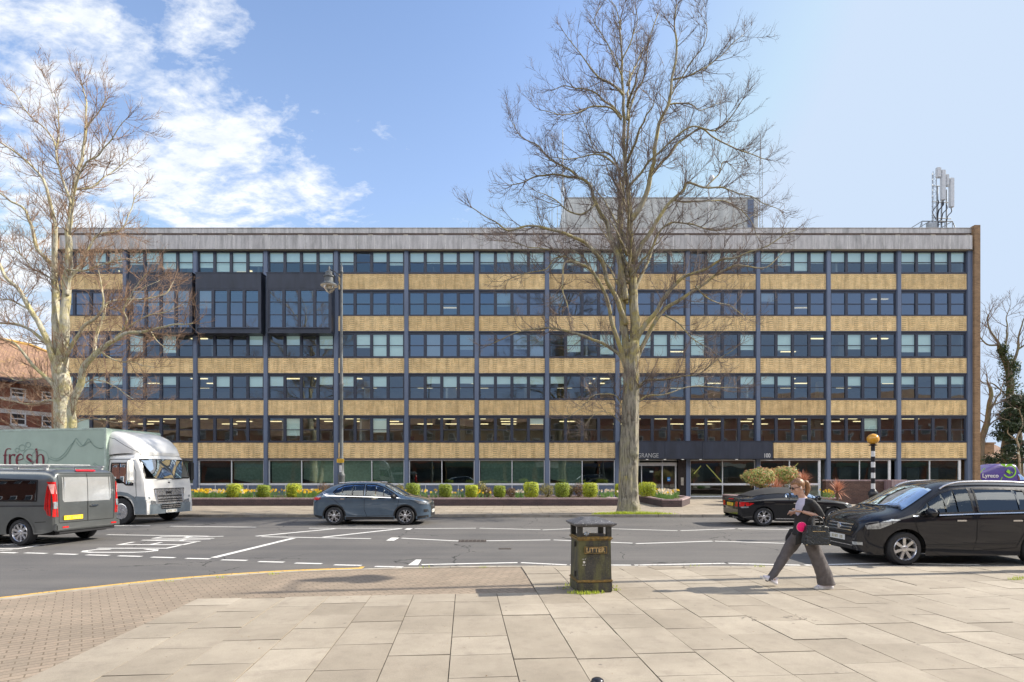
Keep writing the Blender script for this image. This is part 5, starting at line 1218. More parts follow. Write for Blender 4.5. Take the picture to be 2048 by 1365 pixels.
for ax in 'LR':
    car.window(ax, [(-1.30,1.16),(-1.18,1.07),(-.22,1.035),(-.22,1.43),(-.6,1.435),(-.95,1.40),(-1.18,1.30)], m_cg)
    car.window(ax, [(-.14,1.03),(1.02,.995),(.80,1.15),(.50,1.33),(.2,1.42),(-.14,1.44)], m_cg)
    car.line(ax, [(-1.66,1.10),(-1.52,1.04),(-.2,1.01),(1.1,.965)], .022, m_chrome, 'window_trim', eps=.008)
    car.patch(ax, [(-1.70,1.13),(-1.58,1.06),(-1.44,1.09),(-1.60,1.16)], m_alloy, 'pillar_trim', eps=.006)
    mb = MB()
    for pts in ([(-.18,1.03),(-.19,.55),(-.1,.32)],[(1.05,.96),(.98,.6),(.93,.36),(-.1,.32)],[(-1.45,1.05),(-1.2,.86),(-.95,.62),(-.85,.36),(-.1,.32)],[(-1.55,1.2),(-1.95,.78)],[(1.38,.92),(1.75,.75)]): car.line(ax, pts, .012, m_seam, mb=mb)
    mb.build('panel_gap', m_seam, car.t)
    for x in (-.95,.15): car.handle(ax, x, .93, m_chrome)
    car.patch(ax, [(-2.02,.88),(-1.98,.99),(-1.72,.99),(-1.78,.90)], m_red_l, 'tail_light', eps=.012)
    car.patch(ax, [(1.55,.91),(2.06,.80),(2.04,.73),(1.75,.76)], m_clear_l, 'headlight', eps=.02, res=.015)
    car.patch(ax, [(1.88,.46),(2.06,.46),(2.03,.56),(1.9,.56)], m_trim, 'fog_light', eps=.01)
    car.line(ax, [(-2.0,.33),(-1.68,.27)], .10, m_trim, 'bumper_trim'); car.line(ax, [(-.85,.25),(.85,.25)], .10, m_trim, 'sill_trim', eps=.008); car.line(ax, [(1.68,.27),(2.05,.31)], .09, m_trim, 'bumper_trim')
    for w in sp['wheels']: pass
    # roof rail
    p = [car.cast(ax, x, 1.44 if abs(x+.4)<.9 else 1.42, .02) for x in (-1.2,-.7,-.2,.3)]
    mb = MB(); mb.tube([Vector((q.x,q.y*.96,car.cast('T',q.x,q.y*.86,.0).z+.035)) for q in p], .017, 6); mb.build('roof_rail', m_alloy, car.t, smooth=60)
for w in sp['wheels']: car.arch(w, m_trim)
car.window('T', [(.52,-.62),(1.22,-.74),(1.24,0),(1.22,.74),(.52,.62),(.48,0)], m_cg, 'windscreen', pres=.14)
car.window('T', [(-1.95,-.60),(-1.58,-.55),(-1.58,.55),(-1.95,.60)], m_cgd, 'rear_window', cut=False)
car.patch('F', [(-.45,.50),(.45,.50),(.40,.74),(-.40,.74)], m_trim, 'grille'); car.patch('F', [(-.5,.3),(.5,.3),(.48,.44),(-.48,.44)], m_trim, 'lower_grille'); car.line('F', [(-.45,.5),(.45,.5),(.40,.74),(-.40,.74)], .02, m_chrome, 'grille_trim', close=True, eps=.008)
car.plate('F',0,.47,m_pw); mb = MB(); q = car.cast('F',0,.64,.015); mb.lathe([(.05,0),(.045,.01)],14,Matrix.Translation(q) @ Matrix.Rotation(R(90),4,'Y')); mb.build('badge', m_chrome, car.t)
car.plate('B',0,.72,m_py)
car.mirror(.86,.84,1.03,1,m_trim); car.mirror(.86,.84,1.03,-1,m_trim)
car.finish(); car.wheels(.325,.21,5); car.underside(); car.cabin(.40,[.0,-.95],.62,.62,.95,steer=(.62,.36,.95))
driver_bust('driver in a pale top at the wheel of the blue hatchback', (c0.x+.02,c0.y+.88-.34,.62), 0, (.62,.6,.55))

# ---- black soft top heading right
m_blk2 = paint('black_paint', (.005,.006,.009), .0, .5)
c0 = G(1528,1053.5); xc = c0.x+1.215
sp = dict(x=(-2.03,2.1), wheels=(-1.215,1.215), Rw=.37, zw=.325, track=1.56,
 top=[(-2.03,.72),(-2.01,.88),(-1.95,.965),(-1.72,.99),(-1.56,1.01),(-1.42,1.07),(-1.05,1.215),(-.6,1.305),(-.2,1.325),(.15,1.31),(.4,1.235),(.75,1.05),(.92,.985),(1.3,.93),(1.75,.84),(2.0,.72),(2.1,.56)],
 bot=[(-2.03,.40),(-1.85,.28),(-1.5,.2),(1.4,.17),(1.9,.2),(2.1,.26)],
 wid=[(-2.03,.66),(-1.97,.78),(-1.8,.85),(-1.2,.895),(0,.885),(1.2,.885),(1.7,.82),(1.95,.68),(2.1,.42)],
 zs=interp([(-2.1,.82),(-1.2,.88),(0,.86),(1,.83),(2.2,.7)]), n=[(-2.03,5),(-1.7,4),(-1.4,3.2),(-.8,3.4),(.3,3.6),(.9,3.),(2.1,4)], tumble=.40, tuck=.06, crease=.006, cz=.74, cutz=.98)
car = Car('convertible', 'black convertible with its fabric roof up, driving right behind the walking woman', 'car', (xc,c0.y+.88,0), 0, sp, m_blk2)
soft = M('soft_top_fabric',(.03,.03,.032),.8,var=.2,scale=20)
mb = MB()
car.patch('T', [(-1.52,-.60),(-1.1,-.74),(-.5,-.76),(.36,-.72),(.40,0),(.36,.72),(-.5,.76),(-1.1,.74),(-1.52,.60)], soft, 'soft_top', eps=.012)
for ax in 'LR':
    car.window(ax, [(-.56,1.0),(-.30,.99),(-.30,1.16),(-.40,1.14)], m_cg, 'quarter_window', frame=.02)
    car.window(ax, [(-.24,.99),(.78,.965),(.50,1.12),(.28,1.195),(-.05,1.22),(-.24,1.18)], m_cg, frame=.025)
    mb = MB()
    for pts in ([(-.32,.97),(-.42,.7),(-.38,.36),(-.3,.26),(.7,.26)],[(.82,.94),(.84,.6),(.8,.34),(.7,.26)],[(-1.2,.97),(-2.0,.86)],[(-1.62,.42),(-2.0,.50)]): car.line(ax, pts, .012, m_seam, mb=mb)
    mb.build('panel_gap', m_seam, car.t); car.handle(ax, -.12, .80, m_chrome)
    car.patch(ax, [(-2.0,.68),(-2.0,.84),(-1.85,.84),(-1.55,.80),(-1.72,.71)], m_red_l, 'tail_light', eps=.012)
    car.line(ax, [(-1.97,.655),(-1.74,.67)], .05, m_clear_l, 'reversing_light', eps=.012)
    car.line(ax, [(.95,.66),(1.30,.64)], .03, m_chrome, 'wing_vent', eps=.01); car.line(ax, [(-.8,.27),(.8,.25)], .03, m_alloy, 'sill_trim', eps=.01)
    car.patch(ax, [(1.55,.78),(2.0,.66),(1.98,.56),(1.75,.6)], m_clear_l, 'headlight', eps=.02, res=.015)
for s in (-1,1): car.patch('B', [(s*.42,.67),(s*.66,.67),(s*.66,.84),(s*.48,.84)][::s], m_red_l, 'tail_light', eps=.014)
car.window('T', [(.42,-.60),(.86,-.70),(.90,0),(.86,.70),(.42,.60),(.45,0)], m_cg, 'windscreen', pres=.14)
car.window('T', [(-1.38,-.42),(-1.0,-.48),(-1.0,.48),(-1.38,.42)], m_cgd, 'rear_window', cut=False)
car.patch('B', [(-.22,.90),(.22,.90),(.22,.935),(-.22,.935)], m_red_l, 'brake_light', eps=.01); car.plate('B',0,.74,m_py)
for s in (-.4,.4): q = car.cast('B',s,.42,.0); mb = MB(); mb.lathe([(.035,-.1),(.04,.06)],12,Matrix.Translation((q.x,s,.30)) @ Matrix.Rotation(R(-90),4,'Y')); mb.build('exhaust_pipe', m_chrome, car.t, smooth=40)
car.mirror(.62,.86,.99,-1,m_blk2); car.mirror(.62,.86,.99,1,m_blk2)
car.finish(); car.wheels(.325,.23,5); car.underside(.2); car.cabin(.36,[-.15],.62,.52,.72,steer=(.45,.36,.86))

# ---- black people carrier heading left
m_blk3 = paint('black_metallic_paint', (.006,.007,.012), .0, .5)
c0 = G(1805,1130.5); xc = c0.x+1.34
sp = dict(x=(-2.15,2.16), wheels=(-1.34,1.34), Rw=.40, zw=.335, track=1.56,
 top=[(-2.15,.9),(-2.13,1.15),(-2.0,1.35),(-1.85,1.55),(-1.6,1.63),(-1.0,1.68),(-.3,1.70),(.25,1.67),(.55,1.58),(.9,1.41),(1.3,1.19),(1.42,1.13),(1.75,1.03),(2.0,.88),(2.1,.74),(2.16,.58)],
 bot=[(-2.15,.35),(-1.9,.25),(-1,.2),(1,.2),(1.9,.2),(2.16,.28)],
 wid=[(-2.15,.75),(-2.05,.86),(-1.7,.92),(0,.925),(1.3,.915),(1.75,.86),(1.98,.74),(2.1,.6),(2.16,.50)],
 zs=interp([(-2.1,1.05),(0,1.0),(1.2,.93),(2.2,.8)]), n=[(-2.15,5),(-1.8,4.6),(.3,4.8),(1.2,3.2),(1.5,3.),(2.16,4)], tumble=.30, tuck=.05, crease=.006, cz=.86, cutz=1.12)
car = Car('people_carrier', 'large black people carrier with roof rails coming in from the right edge, heading left', 'car', (xc,c0.y+.80,0), math.pi, sp, m_blk3)
for ax in 'LR':
    car.window(ax, [(-1.10,1.10),(-.10,1.07),(-.10,1.53),(-.9,1.52),(-1.10,1.50)], m_cgd)
    car.window(ax, [(.0,1.065),(1.14,1.02),(.85,1.27),(.55,1.44),(.3,1.52),(0,1.535)], m_cg)
    car.window(ax, [(-1.95,1.18),(-1.22,1.11),(-1.22,1.50),(-1.75,1.47)], m_cgd)
    car.line(ax, [(-2.0,1.13),(-1.2,1.065),(-.05,1.035),(1.2,.985)], .022, m_chrome, 'window_trim', eps=.008)
    mb = MB()
    for pts in ([(-.05,1.03),(-.06,.55),(0,.3)],[(1.2,.97),(1.08,.6),(1.0,.32),(0,.3)],[(-1.16,1.06),(-1.12,.86),(-.98,.62),(-.85,.36),(0,.3)],[(1.5,.98),(1.7,.80)]): car.line(ax, pts, .012, m_seam, mb=mb)
    mb.build('panel_gap', m_seam, car.t)
    for x in (-.85,.26): car.handle(ax, x, .90, m_chrome, .2)
    car.patch(ax, [(1.46,.91),(1.62,.92),(2.02,.79),(2.0,.71),(1.82,.73)], m_clear_l, 'headlight', eps=.02, res=.015)
    car.line(ax, [(-.85,.44),(1.0,.40)], .035, m_trim, 'side_moulding', eps=.01)
    mb = MB(); pts = [Vector((x, (-1 if ax=='R' else 1)*.66, car.cast('T',x,.66,.0).z+dz)) for x,dz in ((-1.75,.0),(-1.6,.05),(-.9,.07),(0,.07),(.35,.04),(.5,.0))]; mb.tube(catmull(pts,4), .022, 8); mb.build('roof_rail', m_alloy, car.t, smooth=60)
car.window('T', [(.62,-.62),(1.32,-.76),(1.36,0),(1.32,.76),(.62,.62),(.56,0)], m_cg, 'windscreen', pres=.14)
car.patch('F', [(-.42,.60),(.42,.60),(.50,.80),(-.50,.80)], m_trim, 'grille')
gr = MB()
for z in (.655,.715,.775): car.line('F', [(-.42,z),(.42,z)], .018, m_chrome, mb=gr, eps=.012)
gr.build('grille_bar', m_chrome, car.t)
for s in (-1,1): car.patch('F', [(s*.50,.38),(s*.66,.38),(s*.66,.44),(s*.50,.44)][::s], m_clear_l, 'fog_light', eps=.01)
mb = MB(); q = car.cast('F',0,.715,.018); mb.lathe([(.065,0),(.06,.012)],14,Matrix.Translation(q) @ Matrix.Rotation(R(90),4,'Y')); mb.build('badge', m_chrome, car.t)
car.patch('F', [(-.55,.30),(.55,.30),(.5,.42),(-.5,.42)], m_trim, 'lower_grille'); car.line('F', [(-.5,.36),(.5,.36)], .015, m_alloy, 'grille_bar', eps=.012)
car.plate('F',0,.50,m_pw); car.mirror(.92,.88,1.06,1,m_blk3,1.1); car.mirror(.92,.88,1.06,-1,m_blk3,1.1)
for s in (-.35,.25): car.line('T', [(1.40,s-.1),(1.30,s+.45)], .02, m_trim, 'wiper', eps=.03)
car.finish(); car.wheels(.335,.22,7); car.underside(); car.cabin(.42,[.05,-.85,-1.5],.64,.66,.98,steer=(.68,-.36,1.0))

# ---- grey van, heading left and slightly away
m_gv = paint('dark_silver_paint', (.13,.14,.14), .55, .28, dirt=.15); m_gv2 = m_gv
def van(name, lab, loc, rz, mat, L_=5.0, H=1.98, simple=False):
    xr, xf = -2.5, L_-2.5
    sp = dict(x=(xr,xf), wheels=(-1.52,1.42), Rw=.40, zw=.335, track=1.70, res=110,
     top=[(xr,1.0),(xr+.015,1.6),(xr+.06,1.86),(xr+.16,1.94),(xr+.5,1.96),(0,H),(1.0,H-.04),(1.3,1.86),(1.75,1.50),(2.0,1.28),(2.35,1.08),(xf-.05,.86),(xf,.6)],
     bot=[(xr,.42),(xr+.1,.36),(-2,.30),(2,.25),(xf,.3)],
     wid=[(xr,.90),(xr+.05,.945),(xr+.25,.975),(0,.985),(1.8,.96),(2.3,.82),(xf,.6)],
     zs=interp([(xr,1.15),(1.2,1.15),(2.5,.8)]), n=[(xr,9),(0,8),(1.2,6),(2.,3),(xf,4)], tumble=.09, tuck=.04, crease=.012, cz=.98, cutz=1.2)
    return Car(name, lab, 'van', loc, rz, sp, mat), sp
a = G(57,1091.5); b_ = G(187,1077); 
yaw = R(180-9); fwd = Vector((math.cos(yaw),math.sin(yaw),0)); lft = Vector((-fwd.y,fwd.x,0))
# near wheel is the left one: centre of rear axle lies .85 m to its right
ax_c = a - lft*.85 if (a-lft*.85).y > a.y else a + lft*.85
org = ax_c + fwd*1.66
car, sp = van('panel_van', 'dark silver panel van with roof bars leaving at the left edge, seen from behind', (org.x,org.y,0), yaw, m_gv)
for s in (-1,1):
    car.patch('B', [(s*.82,.74),(s*.93,.74),(s*.93,1.62),(s*.86,1.62)][::s], m_red_l, 'tail_light', eps=.014, res=.03)
    car.patch('B', [(s*.83,.95),(s*.92,.95),(s*.92,1.12),(s*.84,1.12)][::s], m_clear_l, 'reversing_light', eps=.026)
    car.patch('B', [(s*.86,1.32),(s*.93,1.32),(s*.93,1.56),(s*.885,1.56)][::s], M('pink_lens',(.7,.35,.33),.15), 'indicator_light', eps=.026)
    car.patch('B', [(s*.62,.45),(s*.78,.45),(s*.78,.50),(s*.62,.50)][::s], m_red_l, 'reflector', eps=.03)
    ax = 'L' if s > 0 else 'R'
    car.patch(ax, [(-2.44,.76),(-2.36,.78),(-2.28,.95),(-2.32,1.5),(-2.38,1.62),(-2.44,1.62)], m_red_l, 'tail_light', eps=.012, res=.02)
    car.line(ax, [(-2.4,1.02),(-1.0,1.00),(.6,1.0)], .035, m_trim, 'sliding_rail', eps=.006)
    car.window(ax, [(-2.05,1.14),(-2.02,1.66),(-.75,1.70),(-.72,1.14)], m_cgd, cut=False); car.window(ax, [(-.55,1.14),(-.55,1.70),(.45,1.70),(.45,1.14)], m_cgd, cut=False)
    mb = MB(); car.line(ax, [(-.64,1.72),(-.64,.4)], .014, m_seam, mb=mb); car.line(ax, [(.52,1.72),(.52,.4)], .014, m_seam, mb=mb); car.line(ax, [(-2.3,.62),(-1.98,.60)], .014, m_seam, mb=mb); mb.build('panel_gap', m_seam, car.t)
    mb = MB(); mb.bbox(-2.2,.9,s*.78-.03,s*.78+.03,2.0,2.045,.012); [mb.box(x-.05,x+.05,s*.78-.03,s*.78+.03,1.9,2.001) for x in (-2.1,-1.2,.5)]; mb.build('roof_rail', m_railw, car.t, smooth=40)
mb = MB(); mb.bbox(-1.75,-1.69,-.8,.8,2.05,2.08,.01); mb.bbox(-.4,-.34,-.8,.8,2.05,2.08,.01); mb.build('roof_bar', m_railw, car.t)
rearp = car.patch('B', [(-.70,1.16),(-.66,1.10),(.66,1.10),(.70,1.16),(.70,1.74),(-.70,1.74)], paint('rear_window_reflection',(.52,.53,.53),.5,.18), 'rear_window', eps=.006)  # pale silver colour stands in for the bright reflection on the glass
car.patch('B', [(-.28,1.875),(.28,1.875),(.28,1.915),(-.28,1.915)], m_red_l, 'brake_light', eps=.03)
mb = MB(); car.line('B', [(0,.58),(0,1.83)], .014, m_seam, mb=mb, eps=.008); car.line('B', [(-.78,.58),(.78,.58)], .014, m_seam, mb=mb); car.line('B',[(-.79,.58),(-.80,1.84),(.80,1.84),(.79,.58)],.012,m_seam,mb=mb); mb.build('panel_gap', m_seam, car.t)
q = car.cast('B',.12,.98,.02); mb = MB(); mb.bbox(q.x-.03,q.x+.02,-.28,-.06,.96,1.0,.01); mb.build('door_handle', m_chrome, car.t, smooth=40)
q = car.cast('B',0,.5,.0); mb = MB(); mb.bbox(q.x-.09,q.x+.05,-.93,.93,.38,.56,.03); mb.build('bumper', m_gv, car.t, smooth=40); mb = MB(); mb.box(q.x-.02,q.x+.1,-.8,.8,.30,.38); mb.build('bumper_trim', m_trim, car.t)
for s in (-1,1): mb = MB(); mb.box(q.x-.098,q.x-.091,s*.7-.08,s*.7+.08,.45,.49); mb.build('reflector', m_red_l, car.t)
p_ = car.plate('B',.42,.70,m_py,eps=.02); 
for w in sp['wheels']: car.arch(w, m_gv, .07)
car.finish(); car.wheels(.335,.22,9); car.underside(.26)

# ---- purple and green delivery van, right background
m_pv = paint('purple_paint', (.075,.045,.25), 0., .45, .4)
YV = 42.2; XV = 36.95
car, sp = van('delivery_van', 'purple delivery van with green leaf and plug emblem, far right beyond the office end', (XV,YV,0), 0, m_pv, 5.0, 2.56)
q = car.cast('R',-1.0,1.6,.012); y_ = q.y-.03; mg = M('lime_green',(.28,.62,.03),.5); YW = YV+y_
EX = lambda px: (px-1024)/F*YW-car.t.location.x
EZ = lambda py: CH+(HZ-py)/F*YW
mb = MB()
def ring(cx,cz,r,w,a0,a1,n=28,dy=0):
    for i in range(n):
        a = a0+(a1-a0)*i/n; b2 = a0+(a1-a0)*(i+1)/n; mb.quad(*[(EX(cx+k*math.cos(t)),y_+dy,EZ(cz-k*math.sin(t))) for k, t in ((r,a),(r,b2),(r+w,b2),(r+w,a))])
ring(2019,943,11,2.6,-2.6,2.2)
for pl_ in ([(2010,934),(2002,930),(2001,928.2),(2011,928.5)],[(2011,935),(2014,929),(2026,928.3),(2020,933)],[(2012,944),(2016,939),(2023,944),(2020,949)],[(2021,943),(2026,946),(2025,947),(2020,944.5)]): mb.poly([(EX(a),y_-.002,EZ(b2)) for a,b2 in pl_])
mb.build('green_emblem', mg, car.t)
mb = MB(); mb.poly([(EX(a),y_,EZ(b2)) for a,b2 in ((1950,953),(1953,950),(1964,962),(1966,975),(1950,975))]); mb.build('green_panel', mg, car.t)
vs, fs = textmesh('Lyreco', 1., font_off=.012); mxx = max(v_.x for v_ in vs); mnn = min(v_.x for v_ in vs)
mb = MB(); mb.add([(EX(1965+(v_.x-mnn)/(mxx-mnn)*32), y_-.006, EZ(955.5-v_.y*11.5)) for v_ in vs], fs); mb.build('lettering', MATS['white_letters'], car.t)
mb = MB(); ring(1976,953,16,1.3,1.9,3.0,10,-.001); ring(1988,951,16,1.3,-1.2,-.2,10,-.001); mb.build('green_swoosh', mg, car.t)
for ax in 'LR': car.window(ax,[(1.0,1.3),(1.0,1.8),(1.3,1.76),(1.75,1.35)],m_cgd,cut=False)
car.finish(); car.wheels(.335,.22,9); car.underside(.26)

# ---- white cab truck with pale green box
yaw = R(-10.5); fw = Vector((math.cos(yaw),math.sin(yaw),0)); lf = Vector((-fw.y,fw.x,0))
wn = G(247,1049)
org = wn + lf*1.02      # front axle centre; truck origin = front axle
tr = thing('box_truck', 'white cab delivery truck with pale green box body, driving right behind the silver van', 'truck', (org.x,org.y,0), yaw)
m_wp = paint('white_cab_paint', (.78,.77,.74), 0., .35, .8); m_bg = M('pale_green_box',(.40,.50,.42),.5,var=.08,scale=1.5); m_cgrey = M('cab_grey_plastic',(.20,.235,.26),.5,var=.15)
Wb = 1.22
mb = MB(); x0, x1 = -7.2, -.52; mb.bbox(x0,x1,-Wb,Wb,1.0,3.46,.03); box_ = mb.build('box_body', m_bg, tr, smooth=30)
mb = MB(); 
for z in (1.0,3.40): mb.bbox(x0-.01,x1+.012,-Wb-.012,-Wb+.02,z,z+.075,.01)
mb.bbox(x1-.09,x1+.014,-Wb-.014,-Wb+.03,1.0,3.475,.012); mb.build('edge_rail', M('pale_green_rail',(.50,.60,.52),.4,.1), box_)
# artwork on the near side, drawn as thin strips
m_dr = M('dark_red_lettering',(.20,.02,.035),.5); m_ln = M('grey_green_line',(.23,.33,.28),.5)
inv = Matrix.LocRotScale(org, Euler((0,0,yaw)), None).inverted()
def onbox(px, py):
    """photo pixel -> point on the near side of the box, in truck coordinates"""
    d = Vector(((px-1024)/F, 1, (HZ-py)/F)); o = Vector((0,0,CH)); q = (org - lf*(Wb+.014)); n = lf
    t = (q-o).dot(n)/d.dot(n); return inv @ (o+d*t)
def stroke(mb, pts, w, k=6, z=0.):
    c = catmull([onbox(*p) for p in pts], k); n = len(c)
    for i in range(n-1):
        def wd(j):
            if isinstance(w,(tuple,list)): f = j/(n-1)*(len(w)-1); a = int(f); return w[a]+(w[min(a+1,len(w)-1)]-w[a])*(f-a)
            return w
        a, b2 = c[i], c[i+1]; t = b2-a; t.y = 0
        if t.length < 1e-6: continue
        t.normalize(); nn = Vector((-t.z,0,t.x)); o = Vector((0,-z,0))
        mb.quad(a+nn*wd(i)/2+o, a-nn*wd(i)/2+o, b2-nn*wd(i+1)/2+o, b2+nn*wd(i+1)/2+o)
mb = MB()
stroke(mb,[(22,898.5),(15,898),(11,903),(10,915),(10,934)],(.03,.03,.05,.09,.09)); stroke(mb,[(6,911),(15,910.5)],.03); stroke(mb,[(6.5,933.8),(13,933.8)],.025)
stroke(mb,[(19,909),(19.5,922),(19.5,934)],.09); stroke(mb,[(19.5,918),(22,911.5),(27,910),(30,911)],(.03,.03,.06,.10)); stroke(mb,[(15,933.8),(24,933.8)],.025)
stroke(mb,[(33,921),(41,920),(46,917),(44,910.5),(39,909),(34.5,914),(33,922),(35.5,931),(41,934),(47,930)],(.025,.03,.03,.03,.05,.09,.10,.08,.04,.02))
stroke(mb,[(64,913),(60,909.5),(55,911),(54,916),(60,921),(66,927),(64,933),(57,934),(53,929)],(.05,.03,.05,.09,.10,.09,.05,.03,.06))
stroke(mb,[(72,897.5),(73.5,910),(73.5,934)],.09); stroke(mb,[(73.5,917),(78,910.5),(84,910.5),(86.5,918),(86.5,934)],(.03,.03,.05,.09,.09)); stroke(mb,[(70,933.8),(77,933.8)],.025); stroke(mb,[(83,933.8),(91,933.8)],.025)
mb.build('lettering', m_dr, box_)
mb = MB()
stroke(mb,[(97,917),(112,922),(128,914),(140,898),(151,878),(158,884),(165,891),(172,884),(177,878),(186,890),(198,897),(207,896)],.022,8,.001)
stroke(mb,[(100,914),(114,918),(128,908),(139,893),(150,882)],.018,6,.001); stroke(mb,[(152,884),(160,893),(170,890),(180,884),(190,894),(204,898)],.018,6,.001)
stroke(mb,[(186,928),(194,934),(205,937)],.02,6,.001); stroke(mb,[(188,926),(196,931),(206,933)],.018,6,.001)
for cx,cy,r in ((34,901,4),(44,896,6),(56,890,5),(80,917,17),(60,912,14)): stroke(mb,[(cx+r*math.cos(a),cy+r*math.sin(a)) for a in [k*math.pi/5 for k in range(11)]],.016,3,.001)
for x in (70,76,82,90,97): stroke(mb,[(x,943),(x+2,941),(x+3,945)],.02,3,.001)
mb.build('wave_drawing', m_ln, box_)
# chassis, cab
mb = MB(); mb.box(-7.0,.6,-.5,.5,.55,.98); mb.box(-4.5,-1.8,-1.1,-.7,.35,.85); mb.build('chassis', m_well, tr)
sp = dict(x=(-1.0,1.03), wheels=(0,), Rw=.56, zw=.47, track=2.0, res=80,
 top=[(-1.0,2.56),(.15,2.62),(.48,2.62),(.60,2.50),(.72,2.30),(.86,1.90),(.93,1.65),(.96,1.3),(1.0,.9),(1.03,.7)],
 bot=[(-1.0,.95),(-.6,.95),(.5,.36),(1.03,.36)],
 wid=[(-1.0,1.15),(-.3,1.15),(.55,1.145),(.80,1.135),(.93,1.10),(1.03,1.06)], zs=interp([(-1,1.5),(.7,1.45),(1.03,1.0)]), n=[(-1,9),(.4,8),(.8,8),(1.03,9)], tumble=.045, tuck=.02, cutz=1.6)
class Sub(Car): pass
cab = Car.__new__(Car); _t = thing
def thing(name, lab, cat, loc, rz=0, group=None, _keep=thing): return tr if name == 'CAB' else _keep(name, lab, cat, loc, rz, group)
cab.__init__('CAB', '', '', (0,0,0), 0, sp, m_wp)
for ax in 'LR':
    w_ = cab.window(ax, [(-.42,1.62),(-.40,2.20),(.34,2.20),(.46,1.85),(.52,1.42),(.25,1.42),(-.05,1.62)], m_cg, 'side_window', frame=.05)
    mb = MB(); cab.line(ax, [(-.50,2.34),(-.52,1.0),(-.42,.98)], .02, m_seam, mb=mb); cab.line(ax, [(-.50,2.34),(.40,2.34),(.62,1.9),(.66,1.0),(.5,.90),(.3,.95)], .02, m_seam, mb=mb); mb.build('panel_gap', m_seam, tr)
    cab.patch(ax, [(-.92,1.72),(-.92,2.18),(-.74,2.30),(-.74,1.66)], m_trim, 'air_vent', eps=.008)
    cab.patch(ax, [(-.50,1.18),(-.50,1.34),(-.38,1.34),(-.30,1.22),(-.32,1.18)], m_trim, 'door_handle', eps=.01)
    cab.patch(ax, [(.52,.98),(.52,1.02),(1.0,1.0),(1.0,.37),(.60,.37)], m_cgrey, 'bumper_side', eps=.012)
    cab.line(ax, [(-.60,.97),(-.52,1.07),(-.3,1.10),(.0,1.12),(.3,1.08),(.5,.98),(.66,.70)], .12, m_cgrey, 'wheel_arch_trim', eps=.02)
cab.window('F', [(-1.02,1.66),(1.02,1.66),(1.00,2.34),(-1.00,2.34)], m_cg, 'windscreen', frame=.05, pres=.5)
cab.patch('F', [(-.62,.72),(.62,.72),(.72,1.28),(-.72,1.28)], m_alloy, 'grille_panel', eps=.01)
gp = MB(); 
for z in (.80,.88,1.0): cab.line('F', [(-.56,z),(.56,z)], .045, m_trim, mb=gp, eps=.02)
cab.line('F', [(-.70,1.27),(.70,1.27)], .03, m_trim, mb=gp, eps=.02); gp.build('grille', m_trim, tr)
cab.patch('F', [(-.95,.36),(.95,.36),(.95,.72),(-.95,.72)], m_cgrey, 'bumper', eps=.016); cab.patch('F', [(-.45,.52),(.45,.52),(.5,.70),(-.5,.70)], m_trim, 'lower_grille', eps=.022)
gp = MB(); 
for z in (.57,.64): cab.line('F', [(-.44,z),(.44,z)], .025, m_alloy, mb=gp, eps=.028)
gp.build('grille_bar', m_alloy, tr)
for s in (-1,1): cab.patch('F', [(s*.60,.70),(s*.92,.72),(s*.90,.86),(s*.66,.82)][::s], m_clear_l, 'headlight', eps=.024)
cab.plate('F',.0,.44,m_pw,eps=.04)
q = cab.cast('F',0,1.12,.03); mb = MB(); addtext(mb,'DAF',.13,frame((q.x,-.17,1.085),(0,1,0),(0,0,1),(1,0,0)),extrude=.008,font_off=.004); mb.build('badge_lettering', m_trim, tr)
mb = MB(); q = cab.cast('F',0,1.5,.01); mb.ell((q.x,0,1.5),(.02,.05,.03)); mb.build('badge', m_trim, tr)
for s in (-1,1):
    mb = MB(); mb.bbox(.62,.74,s*1.42-.12,s*1.42+.12,1.55,2.30,.04); mb.tube([(.55,s*1.1,2.35),(.66,s*1.38,2.33)],.02,6); mb.tube([(.55,s*1.1,1.5),(.66,s*1.38,1.55)],.02,6)
    mo = mb.build('mirror', m_wp if s < 0 else m_trim, tr, smooth=40); mb = MB(); mb.quad((.615,s*1.42-.09,1.6),(.615,s*1.42+.09,1.6),(.615,s*1.42+.09,2.25),(.615,s*1.42-.09,2.25)); mb.build('mirror_glass', m_trim, mo)
    mb = MB(); mb.bbox(-.50,-.0,s*1.14-.03,s*1.14+.03,.35,.42,.01); mb.build('cab_step', m_cgrey, tr)
for s in (-.35,.35): cab.line('F', [(s-.25,1.60),(s+.35,1.64)], .02, m_trim, 'wiper', eps=.04)
mb = MB(); mb.box(-.95,.6,-1.05,1.05,1.2,1.22); mb.bbox(.45,.8,-1.05,1.05,1.25,1.6,.05); 
for s in (-.55,.55): mb.bbox(-.45,.05,s-.25,s+.25,1.3,1.5,.05); mb.bbox(-.6,-.45,s-.25,s+.25,1.45,2.2,.05)
mb.box(-.97,-.93,-1.05,1.05,1.2,2.4); mb.build('interior', m_seat, tr, smooth=40)
cab.finish()
# air deflector on the cab roof
sp2 = dict(x=(-1.0,.62), wheels=(), Rw=.1, zw=.3, track=1.9, res=40, top=[(-1.0,3.42),(-.7,3.42),(-.3,3.36),(.1,3.20),(.35,3.0),(.52,2.78),(.62,2.62)], bot=[(-1.0,2.45),(.2,2.56),(.62,2.50)], wid=[(-1.0,1.12),(0,1.10),(.4,1.02),(.62,.88)], zs=interp([(-1,2.9),(0,2.8),(.62,2.55)]), n=[(-1,7),(.62,4)], tumble=.08, tuck=.0)
cab2 = Car.__new__(Car); cab2.__init__('CAB','','',(0,0,0),0,sp2,m_wp)
mb = MB(); cab2.line('R', [(-.95,3.22),(-.3,3.08),(.3,2.74),(.55,2.60)], .015, m_seam, mb=mb); mb.build('panel_gap', m_seam, tr)
o = cab2.finish(); o.name = 'roof_deflector'; o.data.name = 'roof_deflector'
thing = _t
